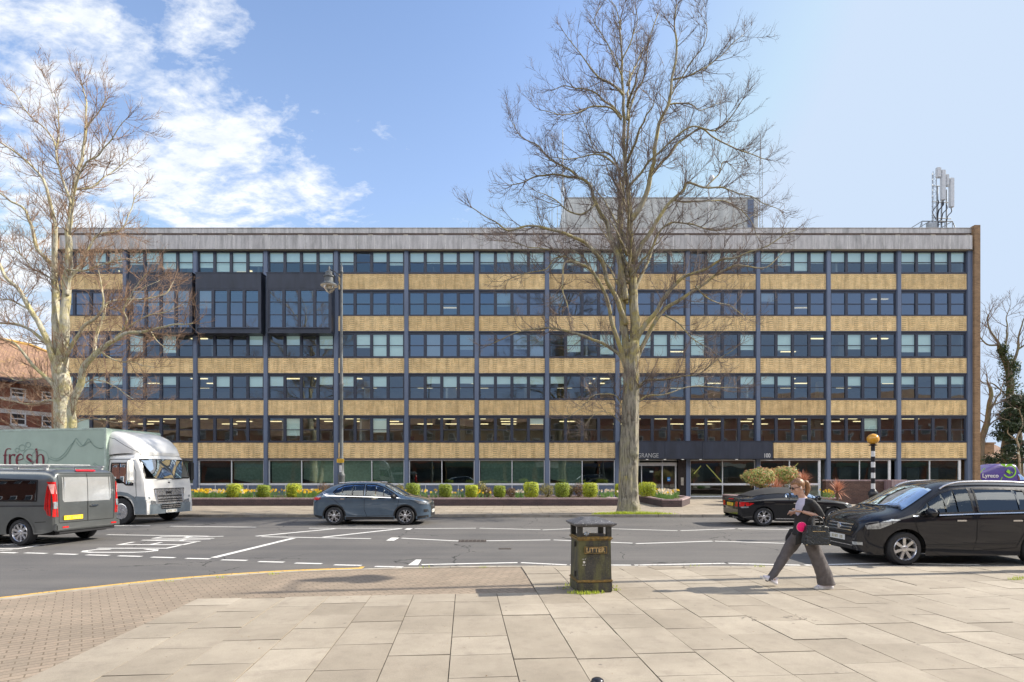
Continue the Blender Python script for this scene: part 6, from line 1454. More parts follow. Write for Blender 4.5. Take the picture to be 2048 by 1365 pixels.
# wheels of the truck
def truck_wheel(x, s):
    Mx = Matrix.Translation((x,s*1.02,.47)) @ Matrix.Rotation(R(90)*(1 if s<0 else -1),4,'X'); mb = MB(); rt = .47; mb.lathe([(.28,-.13),(rt-.03,-.13),(rt,-.09),(rt,.09),(rt-.03,.125),(.30,.13),(.28,.11)],40,Mx,0,False); ty = mb.build('wheel', m_tyre, tr, smooth=35)
    mb = MB(); mb.lathe([(.285,.11),(.26,.12),(.25,.06),(.20,.04),(.19,.07),(.12,.09),(.11,.12),(.05,.125)],28,Mx)
    for k in range(10): a = k*math.pi/5; mb.lathe([(.016,.04),(.016,.10)],6,Mx @ Matrix.Translation((math.cos(a)*.16,math.sin(a)*.16,0)))
    mb.build('rim', m_alloy, ty, smooth=35)
for x in (0,-4.9):
    for s in (-1,1): truck_wheel(x, s)
mb = MB()
for s in (-1,1): 
    n=12; vs=[Vector((.55*math.cos(math.pi*i/n),yy,.47+.55*math.sin(math.pi*i/n))) for yy in (s*.6,s*1.12) for i in range(n+1)]; mb.add(vs,[(i,i+1,i+n+2,i+n+1) for i in range(n)]+[tuple(range(n+1))])
mb.box(-.95,.9,-.8,.8,.6,1.19); mb.build('underbody', m_well, tr)
dp = org + fw*(-.25) - lf*.55
driver_bust('truck driver in a bright yellow green safety vest behind the cab side window', (dp.x,dp.y,1.52), yaw, (.35,.75,.03), (.08,.05,.04))
# ---------------------------------------------------------------- trees
def barkmat(name, dark, light, lichen, lf, tip):
    m, nt, b = newmat(name); v = coords(nt,(1,1,.13)); n = noise_(nt,v,13,7,.7); n2 = noise_(nt,coords(nt),2.2,5,.65); n3 = noise_(nt,coords(nt),11,4,.7)
    c = ramp(nt,n.outputs[0],[(.38,dark),(.56,light)]); c = mixc(nt,ramp(nt,n2.outputs[0],[(.50-lf*.1,0.),(.66-lf*.1,lf)]),c,mixc(nt,1.,lichen,ramp(nt,n3.outputs[0],[(.3,(.6,.6,.6)),(.7,(1.2,1.2,1.2))]),'MULTIPLY'))
    L(nt,c,b.inputs['Base Color']); b.inputs['Roughness'].default_value=.9; bump(nt,b,n.outputs[0],1.,.03); return m
def grow(seed, limbs, ybase, spread, zbase, lvl=(2.4,5.,6.), tw=(.026,.010,.0055), droop=0., lens=(1.5,.62,.24), lean=.9, twig_lo=.2):
    """limbs: (pts in photo px, r0, r1, mode); returns (wood MB, twig MB)"""
    rn = random.Random(seed); wood = MB(); twig = MB(); paths = []
    for li, (pts, r0, r1, yo) in enumerate(limbs):
        k = rn.uniform(-spread, spread) if yo is None else yo
        p0 = pts[0]; wp = []; acc = 0
        for i, (px, py) in enumerate(pts):
            if i: acc += math.dist(pts[i-1], pts[i])/45
            wp.append(P(px, py, ybase + k*acc))
        if len(limbs[li]) and isinstance(r0, tuple): pass
        c = catmull(wp, 5); n = len(c)
        c = [q + Vector((noise.noise(q*1.3+Vector((li,0,0))), noise.noise(q*1.3+Vector((0,li,5))), noise.noise(q*1.3+Vector((9,0,li)))))*.10*min(1,i/6) for i, q in enumerate(c)]
        rad = [r0+(r1-r0)*(i/(n-1))**.8 for i in range(n)]
        wood.tube(c, rad, 14 if r0 > .2 else 8 if r0 > .07 else 6); paths.append((c, rad, r0))
    def twist(d, ang):
        ax = Vector((rn.gauss(0,1),rn.gauss(0,1),rn.gauss(0,1))).cross(d)
        if ax.length < 1e-3: return d
        return (Matrix.Rotation(ang,3,ax.normalized()) @ d).normalized()
    def branch(o, d, ln, r, level):
        seg = 5 if level == 1 else 4 if level == 2 else 3; pts = [o]; q = o.copy(); dd = d.copy()
        for i in range(seg):
            dd = (dd + Vector((rn.gauss(0,.10),rn.gauss(0,.10),rn.gauss(0,.08)+(.13-droop if level<3 else .06))) ).normalized(); q = q+dd*(ln/seg); pts.append(q)
        rr = [r*(1-.72*i/seg) for i in range(seg+1)]
        twig.tube(pts, rr, 5 if level == 1 else 3, cap=False)
        if level < 3:
            m = max(1, int(ln*lvl[level]*rn.uniform(.75,1.25)))
            for j in range(m):
                t = rn.uniform(.15,1.)*seg; i = min(seg-1,int(t)); p = pts[i].lerp(pts[i+1], t-i); tt = (pts[i+1]-pts[i]).normalized()
                branch(p, twist(tt, rn.uniform(.45,.95)), lens[level]*rn.uniform(.5,1.35)*(1-.35*t/seg), tw[level], level+1)
    for c, rad, r0 in paths:
        n = len(c); L_ = sum((c[i+1]-c[i]).length for i in range(n-1)); m = int(L_*lvl[0])
        for j in range(m):
            t = rn.random(); 
            if t < twig_lo and r0 > .1: continue
            f = t*(n-1); i = min(n-2,int(f)); p = c[i].lerp(c[i+1], f-i)
            if p.z < zbase: continue
            tt = (c[i+1]-c[i]).normalized(); sc = (1.25-.55*t) if r0 > .06 else 1.
            branch(p, twist(tt, rn.uniform(.5,1.15)), lens[0]*sc*rn.uniform(.45,1.25), min(tw[0], rad[i]*.6), 1)
        branch(c[-1], (c[-1]-c[-2]).normalized(), lens[0]*.6, min(tw[0], rad[-1]), 1); branch(c[-1], twist((c[-1]-c[-2]).normalized(), .5), lens[0]*.5, min(tw[0], rad[-1]), 1)
    return wood, twig
# ----- tall street tree
m_bark = barkmat('lime_bark',(.09,.08,.06),(.32,.29,.225),(.30,.29,.12),.35,0); m_bark2 = barkmat('upper_bark',(.16,.14,.10),(.36,.33,.24),(.44,.36,.08),.6,0)
m_tw = M('twig_bark',(.19,.145,.12),.85,var=.4,scale=3)
YT = 24.0
limbs = [
 ([(1258,1034),(1257,1010),(1257,960),(1258,900),(1260,830),(1262,770),(1263,720),(1261,685)],.40,.29,0.),
 ([(1266,705),(1270,650),(1266,580),(1264,520),(1262,470),(1261,440),(1254,385),(1250,319),(1246,220),(1244,110),(1242,40)],.24,.03,.05),
 ([(1254,710),(1246,640),(1243,570),(1241,500),(1241,430),(1243,400),(1240,368)],.17,.12,.12),
 ([(1241,430),(1246,380),(1252,300),(1262,210),(1285,158),(1296,92),(1314,30)],.08,.02,.15),
 ([(1262,440),(1281,414),(1299,366),(1304,340),(1317,264),(1336,205),(1343,165),(1354,92),(1347,45),(1352,12)],.13,.02,-.15),
 ([(1301,352),(1330,318),(1358,286),(1391,262),(1413,264),(1471,297),(1505,310),(1530,317)],.07,.015,.25),
 ([(1255,377),(1277,352),(1303,319),(1340,282),(1387,253),(1430,262),(1460,240),(1485,205)],.06,.015,-.3),
 ([(1336,210),(1370,208),(1400,218),(1440,205)],.04,.012,.4),([(1345,160),(1380,150),(1420,128),(1455,98),(1484,72)],.045,.012,.2),
 ([(1343,190),(1360,160),(1400,100),(1415,60),(1405,35)],.035,.01,-.3),
 ([(1246,190),(1222,165),(1193,150),(1171,121),(1153,99),(1127,66)],.06,.012,-.2),
 ([(1243,235),(1219,209),(1193,190),(1164,179),(1130,172),(1108,182)],.06,.012,.3),
 ([(1243,240),(1226,220),(1193,211),(1167,218),(1134,229),(1083,221)],.055,.012,-.35),
 ([(1246,365),(1222,311),(1193,304),(1177,270),(1165,240)],.05,.012,.3),([(1230,330),(1205,311),(1178,311),(1134,319),(1110,316)],.045,.012,-.4),
 ([(1243,150),(1225,110),(1205,70),(1190,40),(1200,10)],.04,.01,.2),([(1244,120),(1262,80),(1275,45),(1270,12)],.035,.01,-.2),([(1243,60),(1232,25),(1222,2)],.025,.01,.1),
 ([(1252,650),(1243,624),(1231,594),(1214,563),(1200,517),(1175,489),(1129,468),(1094,456),(1060,453),(1020,460),(984,440),(945,415)],.13,.015,-.2),
 ([(1252,600),(1242,540),(1231,500),(1211,447),(1193,414),(1182,377),(1160,359),(1123,352),(1079,352),(1046,366),(1015,372)],.14,.015,.1),
 ([(1160,359),(1134,337),(1105,322),(1076,297),(1039,271),(1024,240)],.06,.012,.25),
 ([(1190,410),(1160,430),(1130,415),(1105,395),(1075,385)],.05,.012,-.4),
 ([(1254,735),(1238,689),(1221,626),(1207,584),(1182,542),(1154,524),(1129,528),(1126,577),(1136,615)],.11,.02,-.25),
 ([(1160,528),(1135,516),(1112,519),(1091,542),(1050,548),(1010,560)],.05,.012,-.3),([(1190,550),(1150,500),(1100,500),(1040,490),(990,480)],.05,.012,.5),
 ([(1250,735),(1238,710),(1193,682),(1154,668),(1112,658),(1070,661),(1030,668),(975,690)],.085,.015,.2),
 ([(1266,740),(1291,679),(1323,626),(1362,598),(1404,570),(1453,538),(1490,533),(1530,534),(1565,505)],.12,.015,.15),
 ([(1268,690),(1290,650),(1316,616),(1347,577),(1372,556),(1407,538),(1446,520),(1481,510),(1536,492),(1590,462)],.13,.015,-.2),
 ([(1266,590),(1288,538),(1305,503),(1316,468),(1340,447),(1376,447),(1428,461),(1475,450),(1520,425)],.08,.012,.3),
 ([(1264,525),(1295,475),(1316,440),(1340,405),(1365,383),(1375,368),(1413,377),(1450,375),(1500,395),(1560,420)],.11,.012,-.1),
 ([(1410,376),(1440,345),(1450,325),(1480,350)],.04,.01,.3),([(1345,400),(1390,405),(1450,400),(1500,440),(1518,480)],.045,.012,.5),
 ([(1268,790),(1280,772),(1298,763),(1340,760),(1393,749),(1439,718),(1474,693)],.06,.012,-.3),
 ([(1270,812),(1291,795),(1330,788),(1386,774),(1430,775),(1474,777)],.05,.012,.3),
 ([(1250,818),(1235,800),(1221,788),(1185,790),(1160,820),(1135,835)],.035,.01,-.4),([(1330,631),(1358,647),(1376,668),(1404,686),(1432,710)],.045,.012,-.3),
 ([(1255,860),(1225,830),(1195,825),(1170,850)],.02,.008,-.5),([(1390,572),(1420,600),(1460,610),(1500,640)],.035,.01,.5),
]
w_, t_ = grow(3, limbs, YT, .35, 3.2, lvl=(4.8,7.0,7.5), lens=(1.3,.68,.34), tw=(.018,.0085,.0048))
# extra limbs toward and away from the viewer so that the crown is round
rn = random.Random(8); ex = []
for k in range(16):
    z0 = rn.uniform(520,150) if k%2 else rn.uniform(660,420); s = rn.choice((-1,1)); dx = rn.uniform(-90,90); hh = rn.uniform(70,130)
    ex.append(([(1255,z0),(1255+dx*.35,z0-hh*.4),(1255+dx*.7,z0-hh*.75),(1255+dx,z0-hh)],.07,.012,s*rn.uniform(1.0,1.8)))
w2, t2 = grow(4, ex, YT, .3, 3.2, lvl=(2.3,6.,6.5), lens=(1.3,.6,.3), tw=(.018,.0085,.0048))
base = G(1258,1031,.1)
tt = thing('street_tree', 'tall bare street tree with burred grey trunk on the far pavement right of centre', 'tree', (base.x,YT,.1))
w_.add(w2.v, w2.f); t_.add(t2.v, t2.f)
w_.build('limbs', m_bark2, tt, smooth=180, world=True); t_.build('crown', m_tw, tt, world=True, smooth=180)
# trunk with root flare, flutes and burrs
mb = MB(); n = 48; rings = []
prof = [(1042,.66),(1034,.56),(1026,.50),(1012,.44),(990,.405),(960,.40),(930,.395),(900,.39),(860,.375),(820,.36),(780,.335),(740,.31),(715,.27),(700,.24)]
fz_ = interp([(-p,r) for p,r in prof]); cx_ = interp([(-1042,1258),(-960,1257),(-860,1259),(-770,1262),(-700,1262)])
burrs = [(1268,1012,.13),(1272,985,.10),(1248,950,.08),(1262,934,.09),(1266,925,.12),(1271,910,.16),(1275,898,.10),(1243,870,.06),(1266,845,.05),(1250,1000,.07),(1266,800,.06),(1253,990,.06)]
bw = [(P(px,py,YT-.36),r) for px,py,r in burrs]
rows_ = 110; vs = []
for i in range(rows_+1):
    py = 1042+(700-1042)*i/rows_; r = fz_(-py); c = P(cx_(-py),py,YT)
    for j in range(n):
        a = 2*math.pi*j/n; d = Vector((math.cos(a),math.sin(a),0)); low = max(0,(py-985)/57)
        rr = r*(1+.17*low*math.sin(a*5+.6)+.07*math.sin(a*7+c.z*.7)+.05*noise.noise(Vector((math.cos(a)*2,math.sin(a)*2,c.z*.9)))+.03*noise.noise(Vector((math.cos(a)*7,math.sin(a)*7,c.z*3))))
        q = c+d*rr
        for bp_, br_ in bw:
            e = (q-bp_).length
            if e < br_*1.6: q = q+d*br_*.95*(1-e/(br_*1.6))**1
        vs.append(q)
mb.add(vs,[(i*n+j,i*n+(j+1)%n,(i+1)*n+(j+1)%n,(i+1)*n+j) for i in range(rows_) for j in range(n)])
mb.build('trunk', m_bark, tt, smooth=180, world=True)
# nest-like clump and whippy shoots at the base of the crown
# ----- left tree
m_bl = barkmat('pale_bark',(.28,.26,.19),(.55,.52,.41),(.52,.44,.12),.55,0); m_tl = M('red_brown_twig',(.32,.21,.14),.85,var=.4,scale=3)
YL = 24.6
limbs = [
 ([(130,1036),(129,960),(128,880),(126,800),(122,740),(121,715)],.40,.30,0.),
 ([(146,1036),(144,940),(143,856),(141,820),(158,774),(170,736),(199,703),(228,680),(252,665),(305,660),(351,648),(387,648)],.24,.015,-.2),
 ([(122,735),(129,651),(132,580),(138,504),(139,451),(143,393),(167,299),(172,217),(165,165)],.24,.015,.05),
 ([(118,735),(114,662),(110,569),(108,533),(76,498),(53,428),(18,399),(-15,375)],.19,.02,.15),
 ([(109,545),(111,481),(108,434),(76,346),(12,293),(-20,270)],.12,.015,-.2),
 ([(118,760),(94,686),(59,616),(29,569),(0,533),(-30,480),(-60,400)],.15,.02,-.15),
 ([(96,690),(53,657),(0,645),(-60,640)],.09,.02,.3),([(124,800),(100,760),(70,733),(35,692),(0,680),(-50,665)],.11,.015,-.3),
 ([(134,590),(141,557),(158,534),(176,498),(199,469),(234,463),(252,446),(269,399),(285,375)],.09,.012,.15),
 ([(125,735),(152,674),(187,639),(205,610),(202,563),(196,520)],.10,.012,-.2),
 ([(190,705),(193,674),(205,639),(223,604),(275,600),(328,590),(346,563)],.09,.012,.3),
 ([(143,410),(117,334),(105,276),(64,235),(23,182)],.07,.012,.25),([(139,470),(158,346),(200,310),(230,270),(252,240)],.055,.012,-.3),
 ([(112,300),(118,240),(100,170)],.04,.01,.2),([(170,260),(200,220),(215,190)],.035,.01,-.2),([(150,380),(190,370),(240,330),(275,310)],.045,.01,.4),
 ([(126,805),(95,800),(53,809),(0,797),(-40,800)],.06,.015,.4),([(125,770),(90,755),(40,762),(-10,740)],.05,.012,.6),
 ([(245,665),(255,640),(250,615),(280,560),(295,545)],.05,.012,-.4),([(200,703),(230,720),(270,725),(310,735)],.045,.012,-.5),([(300,660),(320,690),(345,700)],.03,.01,-.4),
 ([(110,560),(70,540),(30,500),(0,480)],.05,.012,.6),([(135,540),(175,540),(230,520),(280,520)],.05,.012,-.6),
 ([(60,620),(20,600),(-30,590)],.05,.012,.4),([(162,770),(190,760),(230,775),(265,800)],.035,.01,-.5),([(205,610),(240,620),(270,590),(320,560)],.035,.01,.2),([(230,675),(280,640),(330,625),(370,610)],.04,.01,-.1),
 ([(135,860),(165,840),(200,838),(235,845)],.025,.008,-.4),([(118,870),(90,855),(50,862),(20,850)],.025,.008,-.4),
]
w_, t_ = grow(12, limbs, YL, .3, 3.6, lvl=(5.2,6.8,7.0), lens=(1.3,.66,.33), tw=(.018,.0085,.005))
tl = thing('street_tree', 'bare pale street tree with yellow lichen at the left edge behind the truck', 'tree', (P(130,1000,YL).x,YL,.1))
w_.build('trunk', m_bl, tl, smooth=180, world=True); t_.build('crown', m_tl, tl, world=True, smooth=180)
# ----- trees beyond the right end
m_bt = barkmat('brown_bark',(.10,.08,.06),(.24,.20,.14),(.20,.22,.06),.5,0); m_ivy = leafmat('ivy_leaf',(.06,.10,.025),(.02,.04,.012)); m_con = leafmat('conifer_leaf',(.045,.08,.03),(.012,.03,.012),trans=.1)
def bgtree(seed, limbs, Y, lab, mw, ivy=None, lens=(2.2,1.,.5), lvl=(1.5,3.2,3.5), tw=(.035,.016,.010)):
    w_, t_ = grow(seed, limbs, Y, .3, 2., lvl=lvl, lens=lens, tw=tw)
    p = P(*limbs[0][0][0],Y); t = thing('bare_tree', lab, 'tree', (p.x,Y,0)); w_.build('trunk', mw, t, smooth=180, world=True); t_.build('crown', m_tw, t, world=True)
    if ivy:
        mb = MB(); rn = random.Random(seed)
        for (px,py,r) in ivy: q = P(px,py,Y-.2); leafcloud(mb,tuple(q),(r,r*.8,r*1.2),380,.10,rn,shell=.3,lump=.4)
        mb.build('ivy', m_ivy, t, world=True)
bgtree(31,[([(2010,990),(2012,900),(2020,820),(2018,745),(2005,710),(1998,690)],.45,.16,0.),([(2012,735),(2000,695),(1985,670),(1975,640),(1980,625)],.14,.03,.2),([(2018,745),(2035,700),(2040,660),(2050,630)],.15,.03,-.2),([(1998,690),(1975,690),(1960,672),(1955,650)],.10,.02,.3),([(2005,710),(2015,670),(2012,640),(2020,615)],.10,.02,.1),([(2020,800),(1990,770),(1965,765),(1955,755)],.08,.02,.3),([(2035,700),(2060,680),(2080,640)],.1,.02,.1)],48.5,'bare tree with ivy climbing its trunk, tallest of the trees at the right edge',m_bt,
 ivy=[(2018,750,.9),(2012,720,.7),(2006,700,.5),(2020,780,1.0),(2022,810,1.1),(2030,735,.5)])
bgtree(32,[([(1958,1000),(1960,930),(1962,890),(1972,850),(1978,825),(1982,790),(1980,775)],.35,.12,0.),([(1978,825),(1992,800),(2000,790),(2004,770)],.1,.03,.2),([(1980,780),(1975,765),(1972,750)],.09,.03,.1),([(1972,850),(1960,840),(1952,850)],.06,.02,.3),([(1972,860),(1990,840),(2010,835),(2030,825)],.07,.02,-.2)],46.5,'smaller bare tree with a leaning pale trunk just beyond the right end of the office',m_bt,lvl=(1.5,2.8,3.),lens=(1.7,.9,.5))
rn = random.Random(9); Yc = 47.; t = thing('evergreen_tree','dark green bushy evergreen at the right edge above the purple van','tree',(P(2035,930,Yc).x,Yc,0)); mb = MB()
for _ in range(80):
    h = rn.random()**.8; py = 930-h*135; wd = 62*(1-h)**.7+6; px = 2040+rn.uniform(-wd,wd); q = P(px,py,Yc+rn.uniform(-2,1.5)); r = rn.uniform(.4,.9); leafcloud(mb,tuple(q),(r*1.3,r,r*.6),150,.13,rn,shell=.2,lump=.5)
mb.build('crown', m_con, t, world=True); mb = MB(); a = P(2040,1000,Yc); mb.tube([(a.x,Yc,0),(a.x,Yc,7)],[.3,.1],8); mb.build('trunk', m_bt, t, world=True)
# gnarled pale climber in front of the evergreen
bgtree(34,[([(2040,960),(2038,905),(2032,880),(2045,850),(2038,820),(2050,800)],.09,.04,0.),([(2032,880),(2015,865),(2020,845),(2005,835)],.05,.02,.1),([(2045,850),(2060,840),(2055,815)],.05,.02,0.),([(2038,820),(2020,815),(1998,825)],.04,.02,0.)],45.2,'pale twisted leafless climber hanging in front of the dark evergreen',M('pale_stem',(.42,.36,.24),.85,var=.3),lvl=(2.,3.,3.),lens=(1.2,.6,.4))
# little chimneyed house beyond
q = P(1972,905,58.); t = thing('small_house','small distant brown roof with a chimney between the office end and the evergreen','house',(q.x,58.,0)); mb = MB(); mb.box(q.x-4,q.x+3.2,58,64,0,q.z-.6); mb.build('wall', m_brk_end, t, world=True)
mb = MB(); mb.prism([(57.6,q.z-.7),(61,q.z+1.0),(64.4,q.z-.7)], lambda p:(q.x-4.3,p[0],p[1]), lambda p:(q.x+3.5,p[0],p[1])); rf = mb.build('roof', m_tile, t, world=True); a = P(1979,888,58.6); mb = MB(); mb.box(a.x-.5,a.x+.5,58.6,59.6,q.z-.6,a.z); mb.box(a.x-.6,a.x+.6,58.5,59.7,a.z+.001,a.z+.15); mb.build('chimney', m_brk_end, rf, world=True)
# ---------------------------------------------------------------- the walking woman, her bag and phone
def remesh(mb, name, mat, parent, voxel=.01, sm=4, disp=0., dsc=9., seed=0):
    o = mb.build(name, mat); md = o.modifiers.new('r','REMESH'); md.mode = 'VOXEL'; md.voxel_size = voxel; m2 = o.modifiers.new('s','SMOOTH'); m2.factor = .5; m2.iterations = sm
    bpy.context.view_layer.update(); dg = bpy.context.evaluated_depsgraph_get(); me = bpy.data.meshes.new_from_object(o.evaluated_get(dg)); old = o.data; o.modifiers.clear(); o.data = me; bpy.data.meshes.remove(old)
    if disp:
        for v in me.vertices:
            p = v.co; q = noise.noise(Vector((p.x*dsc+seed, p.y*dsc, p.z*dsc*.33)))+.5*noise.noise(Vector((p.x*dsc*2.2, p.y*dsc*2.2+seed, p.z*dsc*1.1+p.x*6))); v.co = p + v.normal*q*disp
    me.polygons.foreach_set('use_smooth',[True]*len(me.polygons)); me.materials.clear(); me.materials.append(mat); o.parent = parent; return o
def loft(mb, rings, n=24, m=0):
    """rings: (x, y, z, rx, ry[, pitch])"""
    vs = []
    for r in rings:
        x,y,z,rx,ry = r[:5]; pt = r[5] if len(r) > 5 else 0
        for i in range(n):
            a = 2*math.pi*i/n; vs.append((x+rx*math.cos(a)*math.cos(pt), y+ry*math.sin(a), z+rx*math.cos(a)*math.sin(pt)))
    k = len(rings); fs = [(i*n+j,i*n+(j+1)%n,(i+1)*n+(j+1)%n,(i+1)*n+j) for i in range(k-1) for j in range(n)]
    fs += [tuple(reversed(range(n))), tuple((k-1)*n+j for j in range(n))]; mb.add(vs,fs,m)
WY = 8.76
wo = thing('person','woman in black blazer and wide grey trousers walking left, looking down at her phone','person',((1603.5-1024)/F*WY,WY,.022),math.pi)
m_skin, nt, b = newmat('skin_tone'); n_=noise_(nt,coords(nt),30,3); L(nt,ramp(nt,n_.outputs[0],[(.3,(.46,.27,.20)),(.7,(.54,.34,.26))]),b.inputs['Base Color']); b.inputs['Roughness'].default_value=.5; b.inputs['Subsurface Weight'].default_value=.08; b.inputs['Subsurface Radius'].default_value=(.01,.004,.002)
m_blz = M('black_wool',(.014,.014,.016),.75,var=.3,scale=30,bumps=.2,bscale=300); m_trs = M('grey_trousers',(.10,.088,.088),.8,var=.25,scale=14,bumps=.2,bscale=300); m_tee = M('white_tee',(.48,.46,.58),.8,var=.12,scale=12); m_hair, nt, b = newmat('chestnut_hair')
v = coords(nt,(1,1,.12)); n_=noise_(nt,v,60,4,.7); L(nt,ramp(nt,n_.outputs[0],[(.35,(.10,.045,.02)),(.65,(.32,.17,.08))]),b.inputs['Base Color']); b.inputs['Roughness'].default_value=.42; bump(nt,b,n_.outputs[0],.5,.006)
hd = Vector((.065,0,1.60))
pit = R(20); Mh = Matrix.Translation(hd) @ Matrix.Rotation(pit,4,'Y')
# body: head with face, neck, torso, arms with hands, shins: one continuous surface
mb = MB()
mb.ell((-.005,0,.02),(.098,.076,.108),24,18,0,Mh); mb.ell((.035,0,-.045),(.062,.058,.072),20,14,0,Mh); mb.ell((.072,0,-.092),(.026,.028,.022),12,8,0,Mh)
mb.tube([Mh@Vector((.088,0,.025)),Mh@Vector((.104,0,-.005)),Mh@Vector((.118,0,-.028)),Mh@Vector((.098,0,-.038))],[.008,.011,.013,.008],8)
for s in (-1,1): mb.ell((.112*.95,s*.012,-.034),(.010,.009,.008),8,6,0,Mh); mb.ell((-.01,s*.077,-.012),(.019,.010,.031),10,8,0,Mh); mb.ell((.075,s*.033,.014),(.018,.016,.013),10,8,0,Mh); mb.ell((.062,s*.045,-.03),(.026,.02,.024),10,8,0,Mh)
mb.ell((.094,0,-.058),(.012,.024,.007),10,6,0,Mh); mb.ell((.091,0,-.069),(.011,.021,.007),10,6,0,Mh)
mb.tube([(.035,0,1.555),(.015,0,1.48),(-.03,0,1.41),(-.05,0,1.36)],[.052,.05,.056,.07],16)
loft(mb,[(-.06,0,.88,.10,.15),(-.06,0,1.0,.095,.14),(-.06,0,1.12,.09,.125),(-.055,0,1.25,.10,.14),(-.06,0,1.36,.08,.13)])
arms = {1:[(-.075,.155,1.355),(-.15,.20,1.24),(-.205,.215,1.135),(-.10,.185,1.165),(.055,.135,1.215)], -1:[(-.075,-.155,1.355),(-.13,-.20,1.24),(-.15,-.205,1.125),(-.05,-.15,1.15),(.08,-.06,1.19)]}
for s, a in arms.items(): mb.tube(a,[.046,.042,.038,.034,.024],12)
def hand(mb, w, dx, up, side, curl=.8, s=1):
    """w wrist, dx direction of the hand, up = back-of-hand normal, side = thumb side; palm, four fingers, thumb"""
    dx = dx.normalized(); up = up.normalized(); sd = dx.cross(up).normalized()*s
    pc = w+dx*.045; M1 = frame(pc,dx,sd,up); mb.ell((0,0,0),(.052,.038,.015),14,10,0,M1)
    for k, (ln, off) in enumerate(((.068,-.028),(.076,-.010),(.072,.009),(.056,.026))):
        p = pc+dx*.04+sd*off; pts = [p]; d = dx.copy()
        for q in range(3): d = (Matrix.Rotation(-curl*(.55+.12*k)*s,3,sd) @ d).normalized(); p = p+d*ln*(.42,.33,.25)[q]; pts.append(p)
        mb.tube(pts,[.0092,.0086,.008,.0065],8)
    p = pc-sd*.028-dx*.015; q = p-sd*.022+dx*.022-up*.006; r_ = q+dx*.028+sd*.006-up*.012; mb.tube([p,q,r_],[.0125,.010,.0075],8)
hand(mb,Vector((.060,.135,1.217)),Vector((1,-.25,.03)),Vector((-.05,.3,-.95)),None,.55,1)
hand(mb,Vector((.085,-.06,1.192)),Vector((1,.2,.05)),Vector((0,-.9,.3)),None,.6,-1)
for pts in ([(-.30,.09,.22),(-.335,.09,.13),(-.37,.09,.08)],[(.38,-.10,.25),(.415,-.10,.15),(.40,-.10,.10)]): mb.tube(pts,[.045,.036,.04],10)
loft(mb,[(-.25,.09,.45,.05,.05),(-.33,.09,.14,.035,.035)]); loft(mb,[(.24,-.10,.47,.05,.05),(.41,-.10,.17,.035,.035)]); loft(mb,[(-.06,.08,.90,.08,.07),(-.24,.09,.44,.05,.05)]); loft(mb,[(-.03,-.09,.90,.08,.07),(.25,-.10,.46,.05,.05)])
remesh(mb,'body',m_skin,wo,.0048,3)
# hair: cap swept back, ponytail
mb = MB(); mb.ell((-.022,0,.035),(.099,.082,.104),24,18,0,Mh); mb.ell((.02,0,.080),(.066,.068,.036),18,12,0,Mh)
tie = Mh@Vector((-.105,0,.035)); mb.tube([Mh@Vector((-.06,0,.04)),tie,tie+Vector((-.02,0,.01))],[.05,.028,.026],12)
tail = catmull([tie+Vector((-.005,0,.005)),tie+Vector((-.045,0,.01)),tie+Vector((-.07,0,-.05)),tie+Vector((-.072,.0,-.12)),tie+Vector((-.05,0,-.19)),tie+Vector((-.035,0,-.225))],4)
mb.tube(tail,[.022+.024*math.sin(math.pi*min(1,i/(len(tail)-1)*1.02)**.8) for i in range(len(tail))],14,sx=.8)
hair = remesh(mb,'hair',m_hair,wo,.007,4,.002,40)
# carve hair away from the face by pushing it under the skin
for v_ in hair.data.vertices:
    q = Mh.inverted() @ v_.co
    if q.x > .055-.2*max(0,-q.z-.0)*0 and q.z < .055 and q.x > -.02: v_.co = Mh @ Vector((q.x*.6,q.y*.8,q.z*.9))
    elif q.z < -.02 and q.x > -.035 and q.x<.2: v_.co = Mh @ Vector((q.x*.6,q.y*.75,q.z*.9))
mb = MB(); mb.lathe([(.030,-.01),(.031,.0),(.030,.01)],14,frame(tie,(0,0,1),(0,1,0),(1,0,0))); mb.build('hair_tie',m_frit,hair)
# sunglasses, earbud
mb = MB()
for s in (-1,1):
    mb.ell((.100,s*.034,.012),(.012,.030,.021),14,8,0,Mh); mb.tube([Mh@Vector((.098,s*.062,.018)),Mh@Vector((.05,s*.080,.012)),Mh@Vector((-.01,s*.084,.004))],.0045,6)
mb.tube([Mh@Vector((.108,-.02,.018)),Mh@Vector((.112,0,.020)),Mh@Vector((.108,.02,.018))],.004,6); mb.build('sunglasses',M('sunglass_black',(.012,.01,.01),.12,var=.1),wo,smooth=60)
mb = MB()
for s in (-1,1): mb.ell((-.002,s*.088,-.014),(.008,.006,.010),8,6,0,Mh); mb.ell((.0,s*.089,-.028),(.004,.004,.012),8,6,0,Mh)
mb.build('earbud',MATS['white_gloss'],wo,smooth=80)
# clothes
mb = MB(); loft(mb,[(-.04,0,1.02,.12,.13),(-.03,0,1.12,.115,.125),(-.018,0,1.25,.110,.11),(-.02,0,1.33,.10,.12),(-.02,0,1.40,.065,.075),(-.015,0,1.43,.058,.062)]); remesh(mb,'tee_shirt',m_tee,wo,.01,3,.004,20)
mb = MB()
loft(mb,[(-.03,0,.84,.165,.19),(-.04,0,.92,.150,.185),(-.045,0,1.02,.145,.165),(-.045,0,1.12,.138,.155),(-.055,0,1.22,.128,.165),(-.075,0,1.33,.112,.175),(-.075,0,1.385,.085,.14),(-.06,0,1.425,.062,.075)])
loft(mb,[(.09,.10,.70,.075,.02,-.3),(.07,.12,.80,.09,.03),(.02,.13,.92,.10,.04)]); loft(mb,[(.13,-.12,.70,.08,.02,-.4),(.10,-.13,.80,.10,.03),(.02,-.13,.92,.11,.04)]); loft(mb,[(-.14,0,.76,.05,.16),(-.13,0,.86,.07,.18)])
